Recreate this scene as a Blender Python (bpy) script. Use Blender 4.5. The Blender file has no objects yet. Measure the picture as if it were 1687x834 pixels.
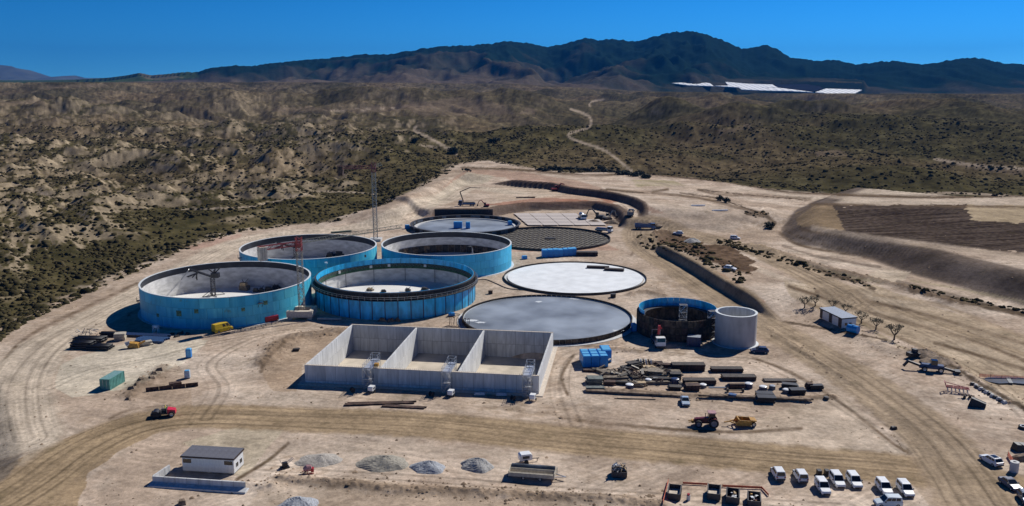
import bpy, bmesh, math, random
import numpy as np
from mathutils import Vector, Matrix
random.seed(7)
PI = math.pi; R = math.radians
scene = bpy.context.scene
C = scene.collection

# ------------------------------------------------------------------ camera
CAM_H = 70.0; F = 1450.0; PITCH = R(11.39); CX, CY = 843.5, 417.0
cam_d = bpy.data.cameras.new('camera'); cam = bpy.data.objects.new('camera', cam_d); C.objects.link(cam)
cam.location = (0, 0, CAM_H); cam.rotation_euler = (PI/2 - PITCH, 0, 0)
cam_d.sensor_width = 36; cam_d.lens = F/1687*36
cam_d.clip_start = 1; cam_d.clip_end = 80000
scene.camera = cam
# ------------------------------------------------------------------ light
SUN_EL = R(41); SUN_AZ = R(43)           # azimuth clockwise from +Y
world = bpy.data.worlds.new('World'); scene.world = world; world.use_nodes = True
nt = world.node_tree; nt.nodes.clear()
sky = nt.nodes.new('ShaderNodeTexSky'); sky.sky_type = 'NISHITA'; sky.sun_disc = False
tcw = nt.nodes.new('ShaderNodeTexCoord'); vadd = nt.nodes.new('ShaderNodeVectorMath'); vadd.operation = 'ADD'; vadd.inputs[1].default_value = (0, 0, .085)
vn = nt.nodes.new('ShaderNodeVectorMath'); vn.operation = 'NORMALIZE'
nt.links.new(tcw.outputs['Generated'], vadd.inputs[0]); nt.links.new(vadd.outputs[0], vn.inputs[0]); nt.links.new(vn.outputs[0], sky.inputs[0])
sky.sun_elevation = SUN_EL; sky.sun_rotation = SUN_AZ
sky.altitude = 900; sky.air_density = 0.8; sky.dust_density = 0.02; sky.ozone_density = 3.0
hsv = nt.nodes.new('ShaderNodeHueSaturation'); hsv.inputs['Saturation'].default_value = 1.36; hsv.inputs['Hue'].default_value = .484; hsv.inputs['Value'].default_value = .625
gam = nt.nodes.new('ShaderNodeGamma'); gam.inputs['Gamma'].default_value = 1.7
bg = nt.nodes.new('ShaderNodeBackground'); bg.inputs['Strength'].default_value = 0.06
wo = nt.nodes.new('ShaderNodeOutputWorld')
nt.links.new(sky.outputs[0], hsv.inputs['Color']); nt.links.new(hsv.outputs[0], gam.inputs[0])
nt.links.new(gam.outputs[0], bg.inputs[0]); nt.links.new(bg.outputs[0], wo.inputs[0])
sd_ = bpy.data.lights.new('sun', 'SUN'); sd_.energy = 4.9; sd_.angle = R(0.53); sd_.color = (1.0, .955, .88)
sun = bpy.data.objects.new('sun', sd_); C.objects.link(sun)
sdir = Vector((math.sin(SUN_AZ)*math.cos(SUN_EL), math.cos(SUN_AZ)*math.cos(SUN_EL), math.sin(SUN_EL)))
sun.rotation_euler = sdir.to_track_quat('Z', 'Y').to_euler(); sun.location = (0, 0, 300)
scene.view_settings.view_transform = 'Standard'; scene.view_settings.look = 'None'
scene.view_settings.exposure = 0.0; scene.view_settings.gamma = 1.0
scene.cycles.max_bounces = 6; scene.cycles.volume_bounces = 1

# ------------------------------------------------------------------ survey: a point of the photograph -> a point of the place
cp, sp = math.cos(PITCH), math.sin(PITCH)
def ray(px, py):
    u = (px-CX)/F; v = (CY-py)/F
    return (u, cp+v*sp, -sp+v*cp)
def G(px, py, z=0.0):
    d = ray(px, py); k = (z-CAM_H)/d[2]
    return Vector((d[0]*k, d[1]*k, z))
def project(x, y, z):
    dz = z-CAM_H
    depth = y*cp-dz*sp; up = y*sp+dz*cp
    return CX+F*x/depth, CY-F*up/depth
def head(a, b):
    p = G(*a); q = G(*b); return math.atan2(q.y-p.y, q.x-p.x)

# ------------------------------------------------------------------ materials
MATS = {}
def mat(name, col, rough=.7, metal=0.0, var=.12, scale=2.0, bump=0.0, col2=None, stretch=(1,1,1), detail=5, spec=.4, mixpos=.5, each=0.0):
    if name in MATS: return MATS[name]
    m = bpy.data.materials.new(name); m.use_nodes = True; t = m.node_tree; b = t.nodes['Principled BSDF']
    b.inputs['Roughness'].default_value = rough; b.inputs['Metallic'].default_value = metal
    b.inputs['Specular IOR Level'].default_value = spec
    tc = t.nodes.new('ShaderNodeTexCoord'); mp = t.nodes.new('ShaderNodeMapping'); mp.inputs['Scale'].default_value = stretch
    n = t.nodes.new('ShaderNodeTexNoise'); n.inputs['Scale'].default_value = scale; n.inputs['Detail'].default_value = detail
    t.links.new(tc.outputs['Object'], mp.inputs[0]); t.links.new(mp.outputs[0], n.inputs['Vector'])
    r = t.nodes.new('ShaderNodeValToRGB'); e = r.color_ramp.elements
    c2 = col2 or tuple(max(0, c*(1-2.2*var)) for c in col)
    c1 = tuple(min(1, c*(1+var)) for c in col)
    e[0].position = mixpos-.18; e[0].color = (*c2, 1); e[1].position = mixpos+.15; e[1].color = (*c1, 1)
    t.links.new(n.outputs['Fac'], r.inputs[0]); t.links.new(r.outputs[0], b.inputs['Base Color'])
    if each:     # every piece a slightly different batch, and its own stains
        oi = t.nodes.new('ShaderNodeObjectInfo'); ma = t.nodes.new('ShaderNodeVectorMath'); ma.operation = 'MULTIPLY_ADD'; ma.inputs[0].default_value = (31, 47, 19)
        t.links.new(oi.outputs['Random'], ma.inputs[1]); t.links.new(tc.outputs['Object'], ma.inputs[2]); t.links.new(ma.outputs[0], mp.inputs[0])
        rr = t.nodes.new('ShaderNodeMapRange'); rr.inputs[3].default_value = 1-each; rr.inputs[4].default_value = 1+each*.6; t.links.new(oi.outputs['Random'], rr.inputs[0])
        vs = t.nodes.new('ShaderNodeVectorMath'); vs.operation = 'SCALE'; t.links.new(r.outputs[0], vs.inputs[0]); t.links.new(rr.outputs[0], vs.inputs['Scale']); t.links.new(vs.outputs[0], b.inputs['Base Color'])
    if bump:
        bp = t.nodes.new('ShaderNodeBump'); bp.inputs['Strength'].default_value = bump; bp.inputs['Distance'].default_value = .05
        t.links.new(n.outputs['Fac'], bp.inputs['Height']); t.links.new(bp.outputs[0], b.inputs['Normal'])
    MATS[name] = m; return m
def blue_wall(name, col, green, rust):
    """painted concrete: base coat, weathered patches, small rust and yellow marks, faint streaks"""
    m = bpy.data.materials.new(name); m.use_nodes = True; t = m.node_tree; b = t.nodes['Principled BSDF']
    b.inputs['Roughness'].default_value = .5; b.inputs['Specular IOR Level'].default_value = .25
    tc0 = t.nodes.new('ShaderNodeTexCoord'); oi = t.nodes.new('ShaderNodeObjectInfo'); tc = t.nodes.new('ShaderNodeVectorMath'); tc.operation = 'MULTIPLY_ADD'
    tc.inputs[0].default_value = (37, 53, 11); t.links.new(oi.outputs['Random'], tc.inputs[1]); t.links.new(tc0.outputs['Object'], tc.inputs[2])
    def noise(sc, st, det=4):
        mp = t.nodes.new('ShaderNodeMapping'); mp.inputs['Scale'].default_value = st
        n = t.nodes.new('ShaderNodeTexNoise'); n.inputs['Scale'].default_value = sc; n.inputs['Detail'].default_value = det
        t.links.new(tc.outputs[0], mp.inputs[0]); t.links.new(mp.outputs[0], n.inputs['Vector']); return n.outputs['Fac']
    def ramp(f, a, bb):
        r = t.nodes.new('ShaderNodeMapRange'); r.inputs[1].default_value = a; r.inputs[2].default_value = bb
        t.links.new(f, r.inputs[0]); return r.outputs[0]
    def mix(fac, c1, c2, k=1.0):
        x = t.nodes.new('ShaderNodeMix'); x.data_type = 'RGBA'
        mm = t.nodes.new('ShaderNodeMath'); mm.operation = 'MULTIPLY'; mm.inputs[1].default_value = k
        t.links.new(fac, mm.inputs[0]); t.links.new(mm.outputs[0], x.inputs[0])
        for i, c in ((6, c1), (7, c2)):
            if isinstance(c, tuple): x.inputs[i].default_value = (*c, 1)
            else: t.links.new(c, x.inputs[i])
        return x.outputs[2]
    c = mix(ramp(noise(.12, (1, 1, 1.2)), .38, .62), col, green, .55)
    c = mix(ramp(noise(.55, (1, 1, .35), 6), .50, .72), c, tuple(v*.62 for v in col), .5)
    c = mix(ramp(noise(.9, (1, 1, .10), 6), .55, .75), c, tuple(min(1, v*1.5+.04) for v in green), .35)
    c = mix(ramp(noise(.33, (1, 1, .8), 8), .66, .74), c, rust, .6)
    rr = t.nodes.new('ShaderNodeMapRange'); rr.inputs[3].default_value = .88; rr.inputs[4].default_value = 1.10; t.links.new(oi.outputs['Random'], rr.inputs[0])
    vs_ = t.nodes.new('ShaderNodeVectorMath'); vs_.operation = 'SCALE'; t.links.new(c, vs_.inputs[0]); t.links.new(rr.outputs[0], vs_.inputs['Scale'])
    t.links.new(vs_.outputs[0], b.inputs['Base Color']); MATS[name] = m; return m
M = {}
M['blue1'] = blue_wall('teal_blue_paint', (.06, .50, .74), (.16, .62, .70), (.15, .20, .10))
M['blue2'] = blue_wall('sky_blue_paint', (.07, .52, .82), (.08, .50, .74), (.05, .36, .58))
M['blue4'] = mat('blue_panel_paint', (.035, .48, .86), .35, var=.18, scale=.6, stretch=(1, 1, .4), each=.16)
M['jointgrey'] = mat('joint_grey', (.20, .20, .205), .9)
M['seam'] = mat('dark_blue_seam', (.02, .14, .24), .8)
M['concrete'] = mat('concrete', (.60, .61, .615), .85, var=.09, scale=1.6, stretch=(1, 1, .16), bump=.2, each=.10)
M['conc_light'] = mat('pale_concrete', (.60, .60, .59), .85, var=.06, scale=.3, bump=.1)
M['conc_inner'] = mat('inner_concrete', (.66, .65, .63), .85, var=.13, scale=.35, stretch=(1, 1, 2.5), bump=.1)
M['conc_wet'] = mat('damp_concrete', (.27, .305, .35), .45, var=.24, scale=.07, detail=8, bump=.05)
M['conc_floor'] = mat('floor_concrete', (.78, .77, .74), .8, var=.08, scale=.1)
M['rim'] = mat('rim_concrete', (.62, .66, .68), .7, var=.06)
M['lining'] = mat('black_lining', (.016, .018, .024), .6, var=.3, scale=.25, col2=(.07, .085, .11), mixpos=.30)
M['lining_patch'] = mat('worn_black_lining', (.10, .12, .15), .5, var=.3, scale=.4)
M['black'] = mat('black_steel', (.018, .018, .022), .5, var=.3)
M['form'] = mat('dark_formwork', (.045, .038, .034), .7, var=.35, scale=1.2, each=.3)
M['formtan'] = mat('rusty_formwork', (.105, .075, .05), .75, var=.4, scale=.9, each=.35)
M['green'] = mat('green_mesh', (.03, .09, .05), .8, var=.3)
M['steel'] = mat('galvanised_steel', (.48, .50, .52), .35, .6, var=.08)
M['alu'] = mat('aluminium', (.66, .68, .70), .35, .5, var=.05)
M['rust'] = mat('rusty_steel', (.085, .05, .038), .85, var=.35, scale=1.5)
M['red'] = mat('red_paint', (.38, .025, .03), .4, var=.1)
M['redcrane'] = mat('faded_red_paint', (.33, .05, .045), .5, var=.15)
M['yellow'] = mat('yellow_paint', (.62, .42, .02), .35, var=.06)
M['amber'] = mat('worn_amber_paint', (.50, .27, .05), .5, var=.2)
M['white'] = mat('white_paint', (.82, .84, .86), .3, var=.03, scale=1, each=.08)
M['white_wall'] = mat('white_cladding', (.70, .71, .71), .6, var=.04)
M['silver'] = mat('silver_paint', (.55, .66, .74), .25, .3, var=.03)
M['darkcar'] = mat('dark_grey_paint', (.12, .13, .17), .4, 0, var=.05)
M['navy'] = mat('navy_paint', (.03, .05, .12), .35, var=.1)
M['trimgrey'] = mat('dark_trim', (.05, .05, .055), .6, var=.1)
M['glass'] = mat('tinted_glass', (.012, .016, .022), .12, var=.05, spec=.6)
M['rubber'] = mat('tyre_rubber', (.02, .02, .021), .8, var=.15)
M['bluebox'] = mat('blue_plastic', (.012, .24, .66), .4, var=.06)
M['bluelid'] = mat('pale_blue_plastic', (.12, .42, .72), .4, var=.05)
M['bluetruck'] = mat('truck_blue', (.07, .14, .30), .4, var=.15)
M['container'] = mat('green_container', (.10, .29, .25), .55, var=.14, scale=.8)
M['conttop'] = mat('container_roof', (.20, .36, .36), .55, var=.08)
M['roofdark'] = mat('slate_roof', (.15, .15, .17), .5, var=.08)
M['roofgrey'] = mat('grey_roof', (.34, .38, .44), .45, var=.08)
M['brown'] = mat('brown_fascia', (.045, .03, .028), .6, var=.1)
M['beige'] = mat('beige_paint', (.50, .45, .36), .55, var=.1)
M['sandconc'] = mat('sandy_concrete_block', (.62, .54, .45), .85, var=.1)
M['timber'] = mat('weathered_timber', (.24, .20, .155), .85, var=.25, scale=1.6, each=.35)
M['timberlight'] = mat('new_timber', (.48, .36, .22), .8, var=.15)
M['gravel_grey'] = mat('grey_gravel', (.36, .355, .345), .95, var=.16, scale=3, bump=.7)
M['gravel_tan'] = mat('tan_gravel', (.33, .305, .255), .95, var=.14, scale=3, bump=.7)
M['gravel_blue'] = mat('bluish_gravel', (.36, .38, .41), .95, var=.16, scale=4, bump=.7)
M['rebarfloor'] = mat('rebar_mat', (.15, .135, .11), .85, var=.25, scale=1.2)
M['lightsheet'] = mat('pale_membrane', (.52, .46, .42), .7, var=.07)
M['hivis'] = mat('hi_vis_yellow', (.55, .62, .04), .6, var=.05)
M['skin'] = mat('skin', (.42, .24, .17), .6, var=.04)
M['jeans'] = mat('dark_trousers', (.03, .035, .06), .8, var=.1)
M['helmet'] = mat('yellow_helmet', (.75, .55, .05), .35, var=.03)
M['pink'] = mat('pale_red_roof', (.40, .22, .23), .5, var=.08)
M['maroon'] = mat('maroon_paint', (.14, .02, .025), .4, var=.1)
M['lamp'] = mat('lamp_lens', (.7, .72, .75), .15, var=.02)
M['tail'] = mat('tail_lens', (.35, .02, .02), .25, var=.05)
M['net'] = mat('orange_safety_net', (.62, .16, .09), .8, var=.1)
M['pond'] = mat('black_pond_liner', (.03, .035, .045), .3, var=.4, scale=.3)
M['green_house'] = mat('white_plastic_sheet', (.82, .84, .86), .5, var=.03, scale=.02)
M['nethouse'] = mat('dark_netting', (.02, .024, .04), 1.0, var=.1, scale=.02, spec=0)
M['trunk'] = mat('olive_bark', (.10, .08, .06), .9, var=.3)
M['leafgrey'] = mat('olive_leaves', (.085, .085, .05), .8, var=.3, scale=1)
M['leafdark'] = mat('dark_leaves', (.028, .038, .02), .85, var=.3, scale=.6)
M['dirt'] = mat('turned_soil', (.21, .155, .11), .95, var=.3, scale=1.3, bump=.5)

# ------------------------------------------------------------------ mesh builder
class MB:
    def __init__(s): s.v = []; s.f = []
    def add(s, vs, fs, M4=None):
        o = len(s.v)
        s.v += [tuple(M4 @ Vector(p)) for p in vs] if M4 is not None else [tuple(p) for p in vs]
        s.f += [tuple(i+o for i in f) for f in fs]; return s
    def box(s, x0, x1, y0, y1, z0, z1, M4=None):
        vs = [(x0,y0,z0),(x1,y0,z0),(x1,y1,z0),(x0,y1,z0),(x0,y0,z1),(x1,y0,z1),(x1,y1,z1),(x0,y1,z1)]
        return s.add(vs, [(3,2,1,0),(4,5,6,7),(0,1,5,4),(1,2,6,5),(2,3,7,6),(3,0,4,7)], M4)
    def hexa(s, p, M4=None):      # bottom 4, top 4 counter-clockwise
        return s.add(p, [(3,2,1,0),(4,5,6,7),(0,1,5,4),(1,2,6,5),(2,3,7,6),(3,0,4,7)], M4)
    def bar(s, a, b, w=.1, h=None):
        a = Vector(a); b = Vector(b); d = b-a; L = d.length
        if L < 1e-6: return s
        q = d.to_track_quat('X', 'Z').to_matrix().to_4x4(); q.translation = a; h = h or w
        return s.box(0, L, -w/2, w/2, -h/2, h/2, q)
    def cyl(s, a, b, r0, r1=None, n=12, cap=True):
        a = Vector(a); b = Vector(b); r1 = r0 if r1 is None else r1
        q = (b-a).to_track_quat('Z', 'Y').to_matrix(); vs = []
        for c, r in ((a, r0), (b, r1)):
            for i in range(n): vs.append(c+q @ Vector((r*math.cos(2*PI*i/n), r*math.sin(2*PI*i/n), 0)))
        fs = [(i, (i+1) % n, n+(i+1) % n, n+i) for i in range(n)]
        if cap: fs += [tuple(range(n-1, -1, -1)), tuple(range(n, 2*n))]
        return s.add(vs, fs)
    def lathe(s, prof, n=96, closed=False, c=(0, 0)):
        vs = []; k = len(prof)
        for i in range(n):
            a = 2*PI*i/n
            for r, z in prof: vs.append((c[0]+r*math.cos(a), c[1]+r*math.sin(a), z))
        fs = []
        for i in range(n):
            j = (i+1) % n
            for q in range(k if closed else k-1):
                w = (q+1) % k; fs.append((i*k+q, j*k+q, j*k+w, i*k+w))
        return s.add(vs, fs)
    def disc(s, r, z, n=96, c=(0, 0)):
        return s.add([(c[0]+r*math.cos(2*PI*i/n), c[1]+r*math.sin(2*PI*i/n), z) for i in range(n)], [tuple(range(n))])
    def prism(s, poly, z0, z1):     # poly counter-clockwise [(x,y)], z0/z1 numbers or functions
        n = len(poly); f0 = z0 if callable(z0) else (lambda x, y: z0); f1 = z1 if callable(z1) else (lambda x, y: z1)
        vs = [(x, y, f0(x, y)) for x, y in poly]+[(x, y, f1(x, y)) for x, y in poly]
        return s.add(vs, [tuple(range(n-1, -1, -1)), tuple(range(n, 2*n))]+[(i, (i+1) % n, n+(i+1) % n, n+i) for i in range(n)])
    def loft(s, secs, cap=True):    # list of equal-length rings
        n = len(secs[0]); vs = [p for q in secs for p in q]; fs = []
        for k in range(len(secs)-1):
            for i in range(n): fs.append((k*n+i, k*n+(i+1) % n, (k+1)*n+(i+1) % n, (k+1)*n+i))
        if cap: fs += [tuple(range(n-1, -1, -1)), tuple(range((len(secs)-1)*n, len(secs)*n))]
        return s.add(vs, fs)
    def quad(s, p, inset=.0, t=.015):   # slab lying on a four-cornered face, corners counter-clockwise from outside
        p = [Vector(x) for x in p]; c = sum(p, Vector())/4; n = (p[1]-p[0]).cross(p[3]-p[0]).normalized()
        p = [x+(c-x)*inset for x in p]
        return s.hexa([x-n*t for x in p]+[x+n*t for x in p])
    def mesh(s, name, m, smooth=False):
        me = bpy.data.meshes.new(name); me.from_pydata(s.v, [], s.f); me.validate(); me.update()
        if m: me.materials.append(m)
        bm = bmesh.new(); bm.from_mesh(me); bmesh.ops.recalc_face_normals(bm, faces=bm.faces); bm.to_mesh(me); bm.free()
        if smooth:
            me.shade_smooth()
        return me
    def build(s, name, m, parent=None, smooth=False):
        o = bpy.data.objects.new(name, s.mesh(name, m, smooth)); C.objects.link(o)
        if parent: o.parent = parent
        return o
def thing(name, label, cat, loc=(0, 0, 0), rz=0.0, group=None):
    o = bpy.data.objects.new(name, None); C.objects.link(o); o.empty_display_size = .5
    o.location = loc; o.rotation_euler = (0, 0, rz); tag(o, label, cat, group); return o
def tag(o, label, cat, group=None):
    o['label'] = label; o['category'] = cat
    if group: o['group'] = group
    return o
def copy_tree(o, loc=None, rz=None, label=None, group=None, parent=None):
    c = o.copy(); C.objects.link(c)
    if parent: c.parent = parent
    if loc is not None: c.location = loc
    if rz is not None: c.rotation_euler = (0, 0, rz)
    if label: c['label'] = label
    if group: c['group'] = group
    for ch in list(o.children): copy_tree(ch, parent=c)
    return c
def inst(me, name, parent=None, loc=(0, 0, 0), rot=(0, 0, 0), sc=None):
    o = bpy.data.objects.new(name, me); C.objects.link(o); o.location = loc; o.rotation_euler = rot
    if sc: o.scale = sc
    if parent: o.parent = parent
    return o

# ------------------------------------------------------------------ numeric noise
_GX = np.cos(np.arange(256)*2*PI/256).astype(np.float32); _GY = np.sin(np.arange(256)*2*PI/256).astype(np.float32)
def noise(x, y, s=0):
    fx0 = np.floor(x); fy0 = np.floor(y); fx = (x-fx0).astype(np.float32); fy = (y-fy0).astype(np.float32)
    ix = fx0.astype(np.int32).view(np.uint32); iy = fy0.astype(np.int32).view(np.uint32)
    ux = fx*fx*fx*(fx*(fx*6-15)+10); uy = fy*fy*fy*(fy*(fy*6-15)+10)
    hx0 = ix*np.uint32(374761393)+np.uint32((s*974634777) & 0xffffffff); hx1 = hx0+np.uint32(374761393)
    hy0 = iy*np.uint32(668265263); hy1 = hy0+np.uint32(668265263)
    def g(a, b, dx, dy):
        h = a+b; h ^= h >> np.uint32(13); h *= np.uint32(1274126177); h ^= h >> np.uint32(16); h &= np.uint32(255)
        return _GX[h]*dx+_GY[h]*dy
    n0 = g(hx0, hy0, fx, fy); n0 += ux*(g(hx1, hy0, fx-1, fy)-n0)
    n1 = g(hx0, hy1, fx, fy-1); n1 += ux*(g(hx1, hy1, fx-1, fy-1)-n1)
    return n0+uy*(n1-n0)
def fbm(x, y, o=4, s=0, gain=.5):
    a = 1.0; t = 0; n = 0
    for k in range(o):
        t = t+a*noise(x*2**k+17.3*k, y*2**k-9.1*k, s+k); n += a; a *= gain
    return t/n*1.6
def ridged(x, y, o=4, s=0):
    a = 1.0; t = 0; n = 0
    for k in range(o):
        t = t+a*(1-np.abs(noise(x*2**k+5.2*k, y*2**k+3.7*k, s+k))*2.6); n += a; a *= .5
    return t/n
def ss(a, b, x):
    t = np.clip((x-a)/(b-a), 0, 1); return t*t*(3-2*t)
def lerp(a, b, t): return a+(b-a)*t
def poly_dist(x, y, pts, reach=None):
    """distance, signed perpendicular (left positive), arc length and total length of a polyline"""
    if reach is not None:
        P = np.array(pts); m = (x > P[:, 0].min()-reach) & (x < P[:, 0].max()+reach) & (y > P[:, 1].min()-reach) & (y < P[:, 1].max()+reach)
        if m.mean() < .8:
            o = [np.full(x.shape, 1e9), np.full(x.shape, -1e9), np.zeros(x.shape)]
            T = sum(math.hypot(b[0]-a[0], b[1]-a[1]) for a, b in zip(pts[:-1], pts[1:]))
            if m.any():
                r = poly_dist(x[m], y[m], pts)
                for k in range(3): o[k][m] = r[k]
            return o[0], o[1], o[2], T
    best = np.full(x.shape, 1e18, np.float32); V = np.zeros(x.shape, np.float32); U = np.zeros(x.shape, np.float32); acc = 0
    x = x.astype(np.float32); y = y.astype(np.float32)
    for (x0, y0), (x1, y1) in zip(pts[:-1], pts[1:]):
        dx, dy = x1-x0, y1-y0; L = math.hypot(dx, dy)
        if L < 1e-6: continue
        t = np.clip(((x-x0)*dx+(y-y0)*dy)/(L*L), 0, 1)
        ex = x-(x0+t*dx); ey = y-(y0+t*dy); d = ex*ex+ey*ey
        m = d < best; np.copyto(best, d, where=m); np.copyto(V, dx*ey-dy*ex, where=m); np.copyto(U, acc+t*L, where=m); acc += L
    best = np.sqrt(best); return best, np.sign(V)*best, U, acc
def inside(x, y, pts):
    r = np.zeros(x.shape, bool); n = len(pts)
    for i in range(n):
        x0, y0 = pts[i]; x1, y1 = pts[(i+1) % n]
        if y0 == y1: continue
        c = ((y0 > y) != (y1 > y)) & (x < (x1-x0)*(y-y0)/(y1-y0)+x0); r ^= c
    return r
def W(pts, z=0.0): return [tuple(G(px, py, z)[:2]) for px, py in pts]
def catmull(pts, k=5):
    out = []; P = [pts[0]]+list(pts)+[pts[-1]]
    for i in range(1, len(P)-2):
        p0, p1, p2, p3 = P[i-1:i+3]
        for j in range(k):
            t = j/k
            out.append(tuple(.5*((2*p1[a])+(-p0[a]+p2[a])*t+(2*p0[a]-5*p1[a]+4*p2[a]-p3[a])*t*t+(-p0[a]+3*p1[a]-3*p2[a]+p3[a])*t**3) for a in (0, 1)))
    out.append(tuple(pts[-1])); return out

# ------------------------------------------------------------------ places surveyed once
BOX_A = G(502, 601, 4.3)                       # front left corner of the three-bay silo
BOX_ANG = math.atan2(-7.7, 54.3); BOX_L = 54.6; BOX_W = 34.0; BOX_FLOOR = -2.9; BOX_TOP = 4.3
bu = Vector((math.cos(BOX_ANG), math.sin(BOX_ANG))); bv = Vector((-bu.y, bu.x))
SITE = W([(-200, 640), (0, 572), (60, 532), (130, 498), (230, 452), (320, 412), (400, 384), (480, 374), (560, 370), (640, 352),
          (700, 326), (735, 297), (758, 272), (800, 266), (850, 276), (930, 287), (1050, 289), (1130, 295), (1200, 305), (1290, 318),
          (1400, 323), (1540, 327), (1687, 325), (1900, 328)])
SITE_POLY = SITE+[(900, 60), (-900, 60), (-900, SITE[0][1])]
L1 = W([(800, 299), (856, 305), (901, 309), (935, 319), (966, 326), (1005, 335), (1036, 344), (1050, 352), (1054, 368)], 1.5)
L2 = W([(700, 360), (716, 358.5), (760, 358.5), (812, 358), (838, 352), (875, 347), (927, 346), (975, 345), (1000, 350), (1014, 360), (1022, 378)])
L3 = W([(1066, 404), (1088, 421), (1110, 433), (1145, 453), (1180, 476), (1215, 498), (1250, 516), (1285, 534)])
L4 = W([(1375, 322), (1335, 335), (1305, 352), (1280, 385), (1305, 406), (1355, 418), (1431, 434), (1456, 443), (1507, 461), (1595, 484), (1687, 506), (1900, 560)])
L5 = W([(640, 378), (690, 356), (722, 338), (745, 318), (775, 303), (830, 297)])
ROAD_F = W(catmull([(-120, 900), (40, 810), (130, 745), (220, 703), (330, 686), (500, 690), (700, 700), (900, 720), (1100, 738), (1300, 756), (1480, 772), (1600, 790), (1760, 830)]))
ROAD_R = W(catmull([(1750, 980), (1640, 860), (1585, 780), (1530, 715), (1440, 645), (1340, 580), (1250, 530), (1180, 485), (1120, 445), (1070, 415), (1050, 390), (1062, 374), (1120, 380), (1190, 400), (1300, 450), (1400, 505)]))
LOOP = W(catmull([(38, 725), (28, 690), (30, 630), (70, 575), (150, 528), (240, 482), (330, 432), (400, 398), (480, 384), (560, 378), (650, 366), (720, 340), (770, 310), (850, 320)]))
TRACKS = [W(catmull(q)) for q in ([(340, 690), (370, 640), (350, 600), (420, 560), (480, 545), (520, 545)],
          [(80, 640), (150, 610), (260, 590), (340, 570), (470, 545)], [(1080, 350), (1150, 345), (1230, 360), (1290, 340), (1420, 332), (1687, 345)],
          [(1090, 300), (1150, 318), (1300, 326), (1500, 333), (1687, 335)], [(1240, 360), (1190, 330), (1100, 310)],
          [(960, 560), (1050, 575), (1180, 590), (1260, 600), (1400, 680), (1490, 745)], [(950, 700), (930, 640), (945, 590), (1010, 570)],
          [(1290, 430), (1380, 470), (1500, 520), (1687, 590)], [(1300, 450), (1400, 500), (1550, 560), (1700, 640)],
          [(1300, 395), (1400, 420), (1500, 440)], [(430, 770), (700, 790), (1000, 812), (1400, 834)], [(880, 330), (950, 325), (1010, 340), (1040, 370)],
          [(800, 320), (870, 312), (960, 330)], [(1490, 560), (1560, 590), (1640, 640), (1700, 700)])]
SIL = [(-300, 134), (-60, 130), (0, 137), (60, 137), (130, 131), (180, 128), (210, 124), (230, 120), (250, 124), (280, 121), (300, 119), (325, 118), (345, 112), (370, 109), (385, 107), (400, 109), (430, 106), (500, 99),
       (560, 93), (590, 90), (640, 88), (700, 80), (715, 76), (740, 76), (790, 74), (830, 69), (850, 69), (880, 73), (900, 77), (925, 74), (950, 67),
       (965, 63), (985, 66), (1000, 64), (1025, 65), (1045, 69), (1060, 65), (1085, 58), (1100, 54), (1130, 51), (1165, 54), (1180, 62), (1205, 72), (1222, 80),
       (1245, 76), (1265, 74), (1275, 78), (1300, 92), (1340, 99), (1375, 98), (1410, 106), (1440, 102), (1475, 100), (1500, 104), (1520, 106), (1560, 100),
       (1600, 94), (1620, 96), (1655, 104), (1700, 106), (1800, 98), (2000, 110)]
_st = np.array([ray(a, b)[0]/ray(a, b)[1] for a, b in SIL]); _ss = np.array([ray(a, b)[2]/ray(a, b)[1] for a, b in SIL])
def gh_plane(Y): return 8+.09*(Y-3300)

def cut(z, x, y, L, H, w, decay, t0=20, t1=20, flip=1):
    d, v, u, T = poly_dist(x, y, L, 60+decay if decay < 200 else None); v = v*flip
    rough = 1.0
    return z+H*ss(0, w*rough, v)*np.exp(-(np.maximum(v, 0)/decay)**2)*ss(0, t0, u)*ss(0, t1, T-u)
def ridge(z, x, y, L, H, w):
    d, v, u, T = poly_dist(x, y, L, w*4); m = d < w*4
    if m.any(): z = z.copy(); z[m] += H*np.exp(-(d[m]/w)**2)*(.6+.8*np.abs(fbm(x[m]/2.2, y[m]/2.2, 3, 77)))
    return z
BERMS = [(W([(462, 789), (520, 793), (575, 797), (640, 806), (780, 812), (900, 818), (1000, 822), (1090, 831)]), .8, 1.6),
         (W([(432, 600), (455, 575), (490, 556), (560, 546)]), 1.3, 3), (W([(212, 652), (232, 636), (255, 620), (270, 606)]), .8, 2),
         (W([(1060, 402), (1090, 385), (1110, 386)]), 2.2, 5), (W([(975, 640), (1080, 648), (1200, 656), (1300, 660), (1370, 655)]), .7, 1.4),
         (W([(960, 568), (1010, 574), (1050, 578)]), .7, 1.5), (W([(1040, 485), (1065, 482), (1090, 488)]), 1, 1.8),
         (W([(1190, 400), (1260, 420), (1340, 448), (1430, 470), (1560, 500)]), 1.4, 3), (W([(1510, 572), (1560, 598), (1610, 630), (1687, 672)]), .8, 2),
         (W([(820, 327), (900, 330)]), .5, 2), (W([(1300, 485), (1380, 540), (1480, 580), (1560, 595)]), .8, 3), (W([(405, 800), (445, 802)]), .8, 1.5),
         (W([(1265, 540), (1340, 590), (1400, 632)]), .5, 1.2), (W([(1230, 360), (1262, 352), (1278, 366)]), 1.2, 5)]
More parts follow.
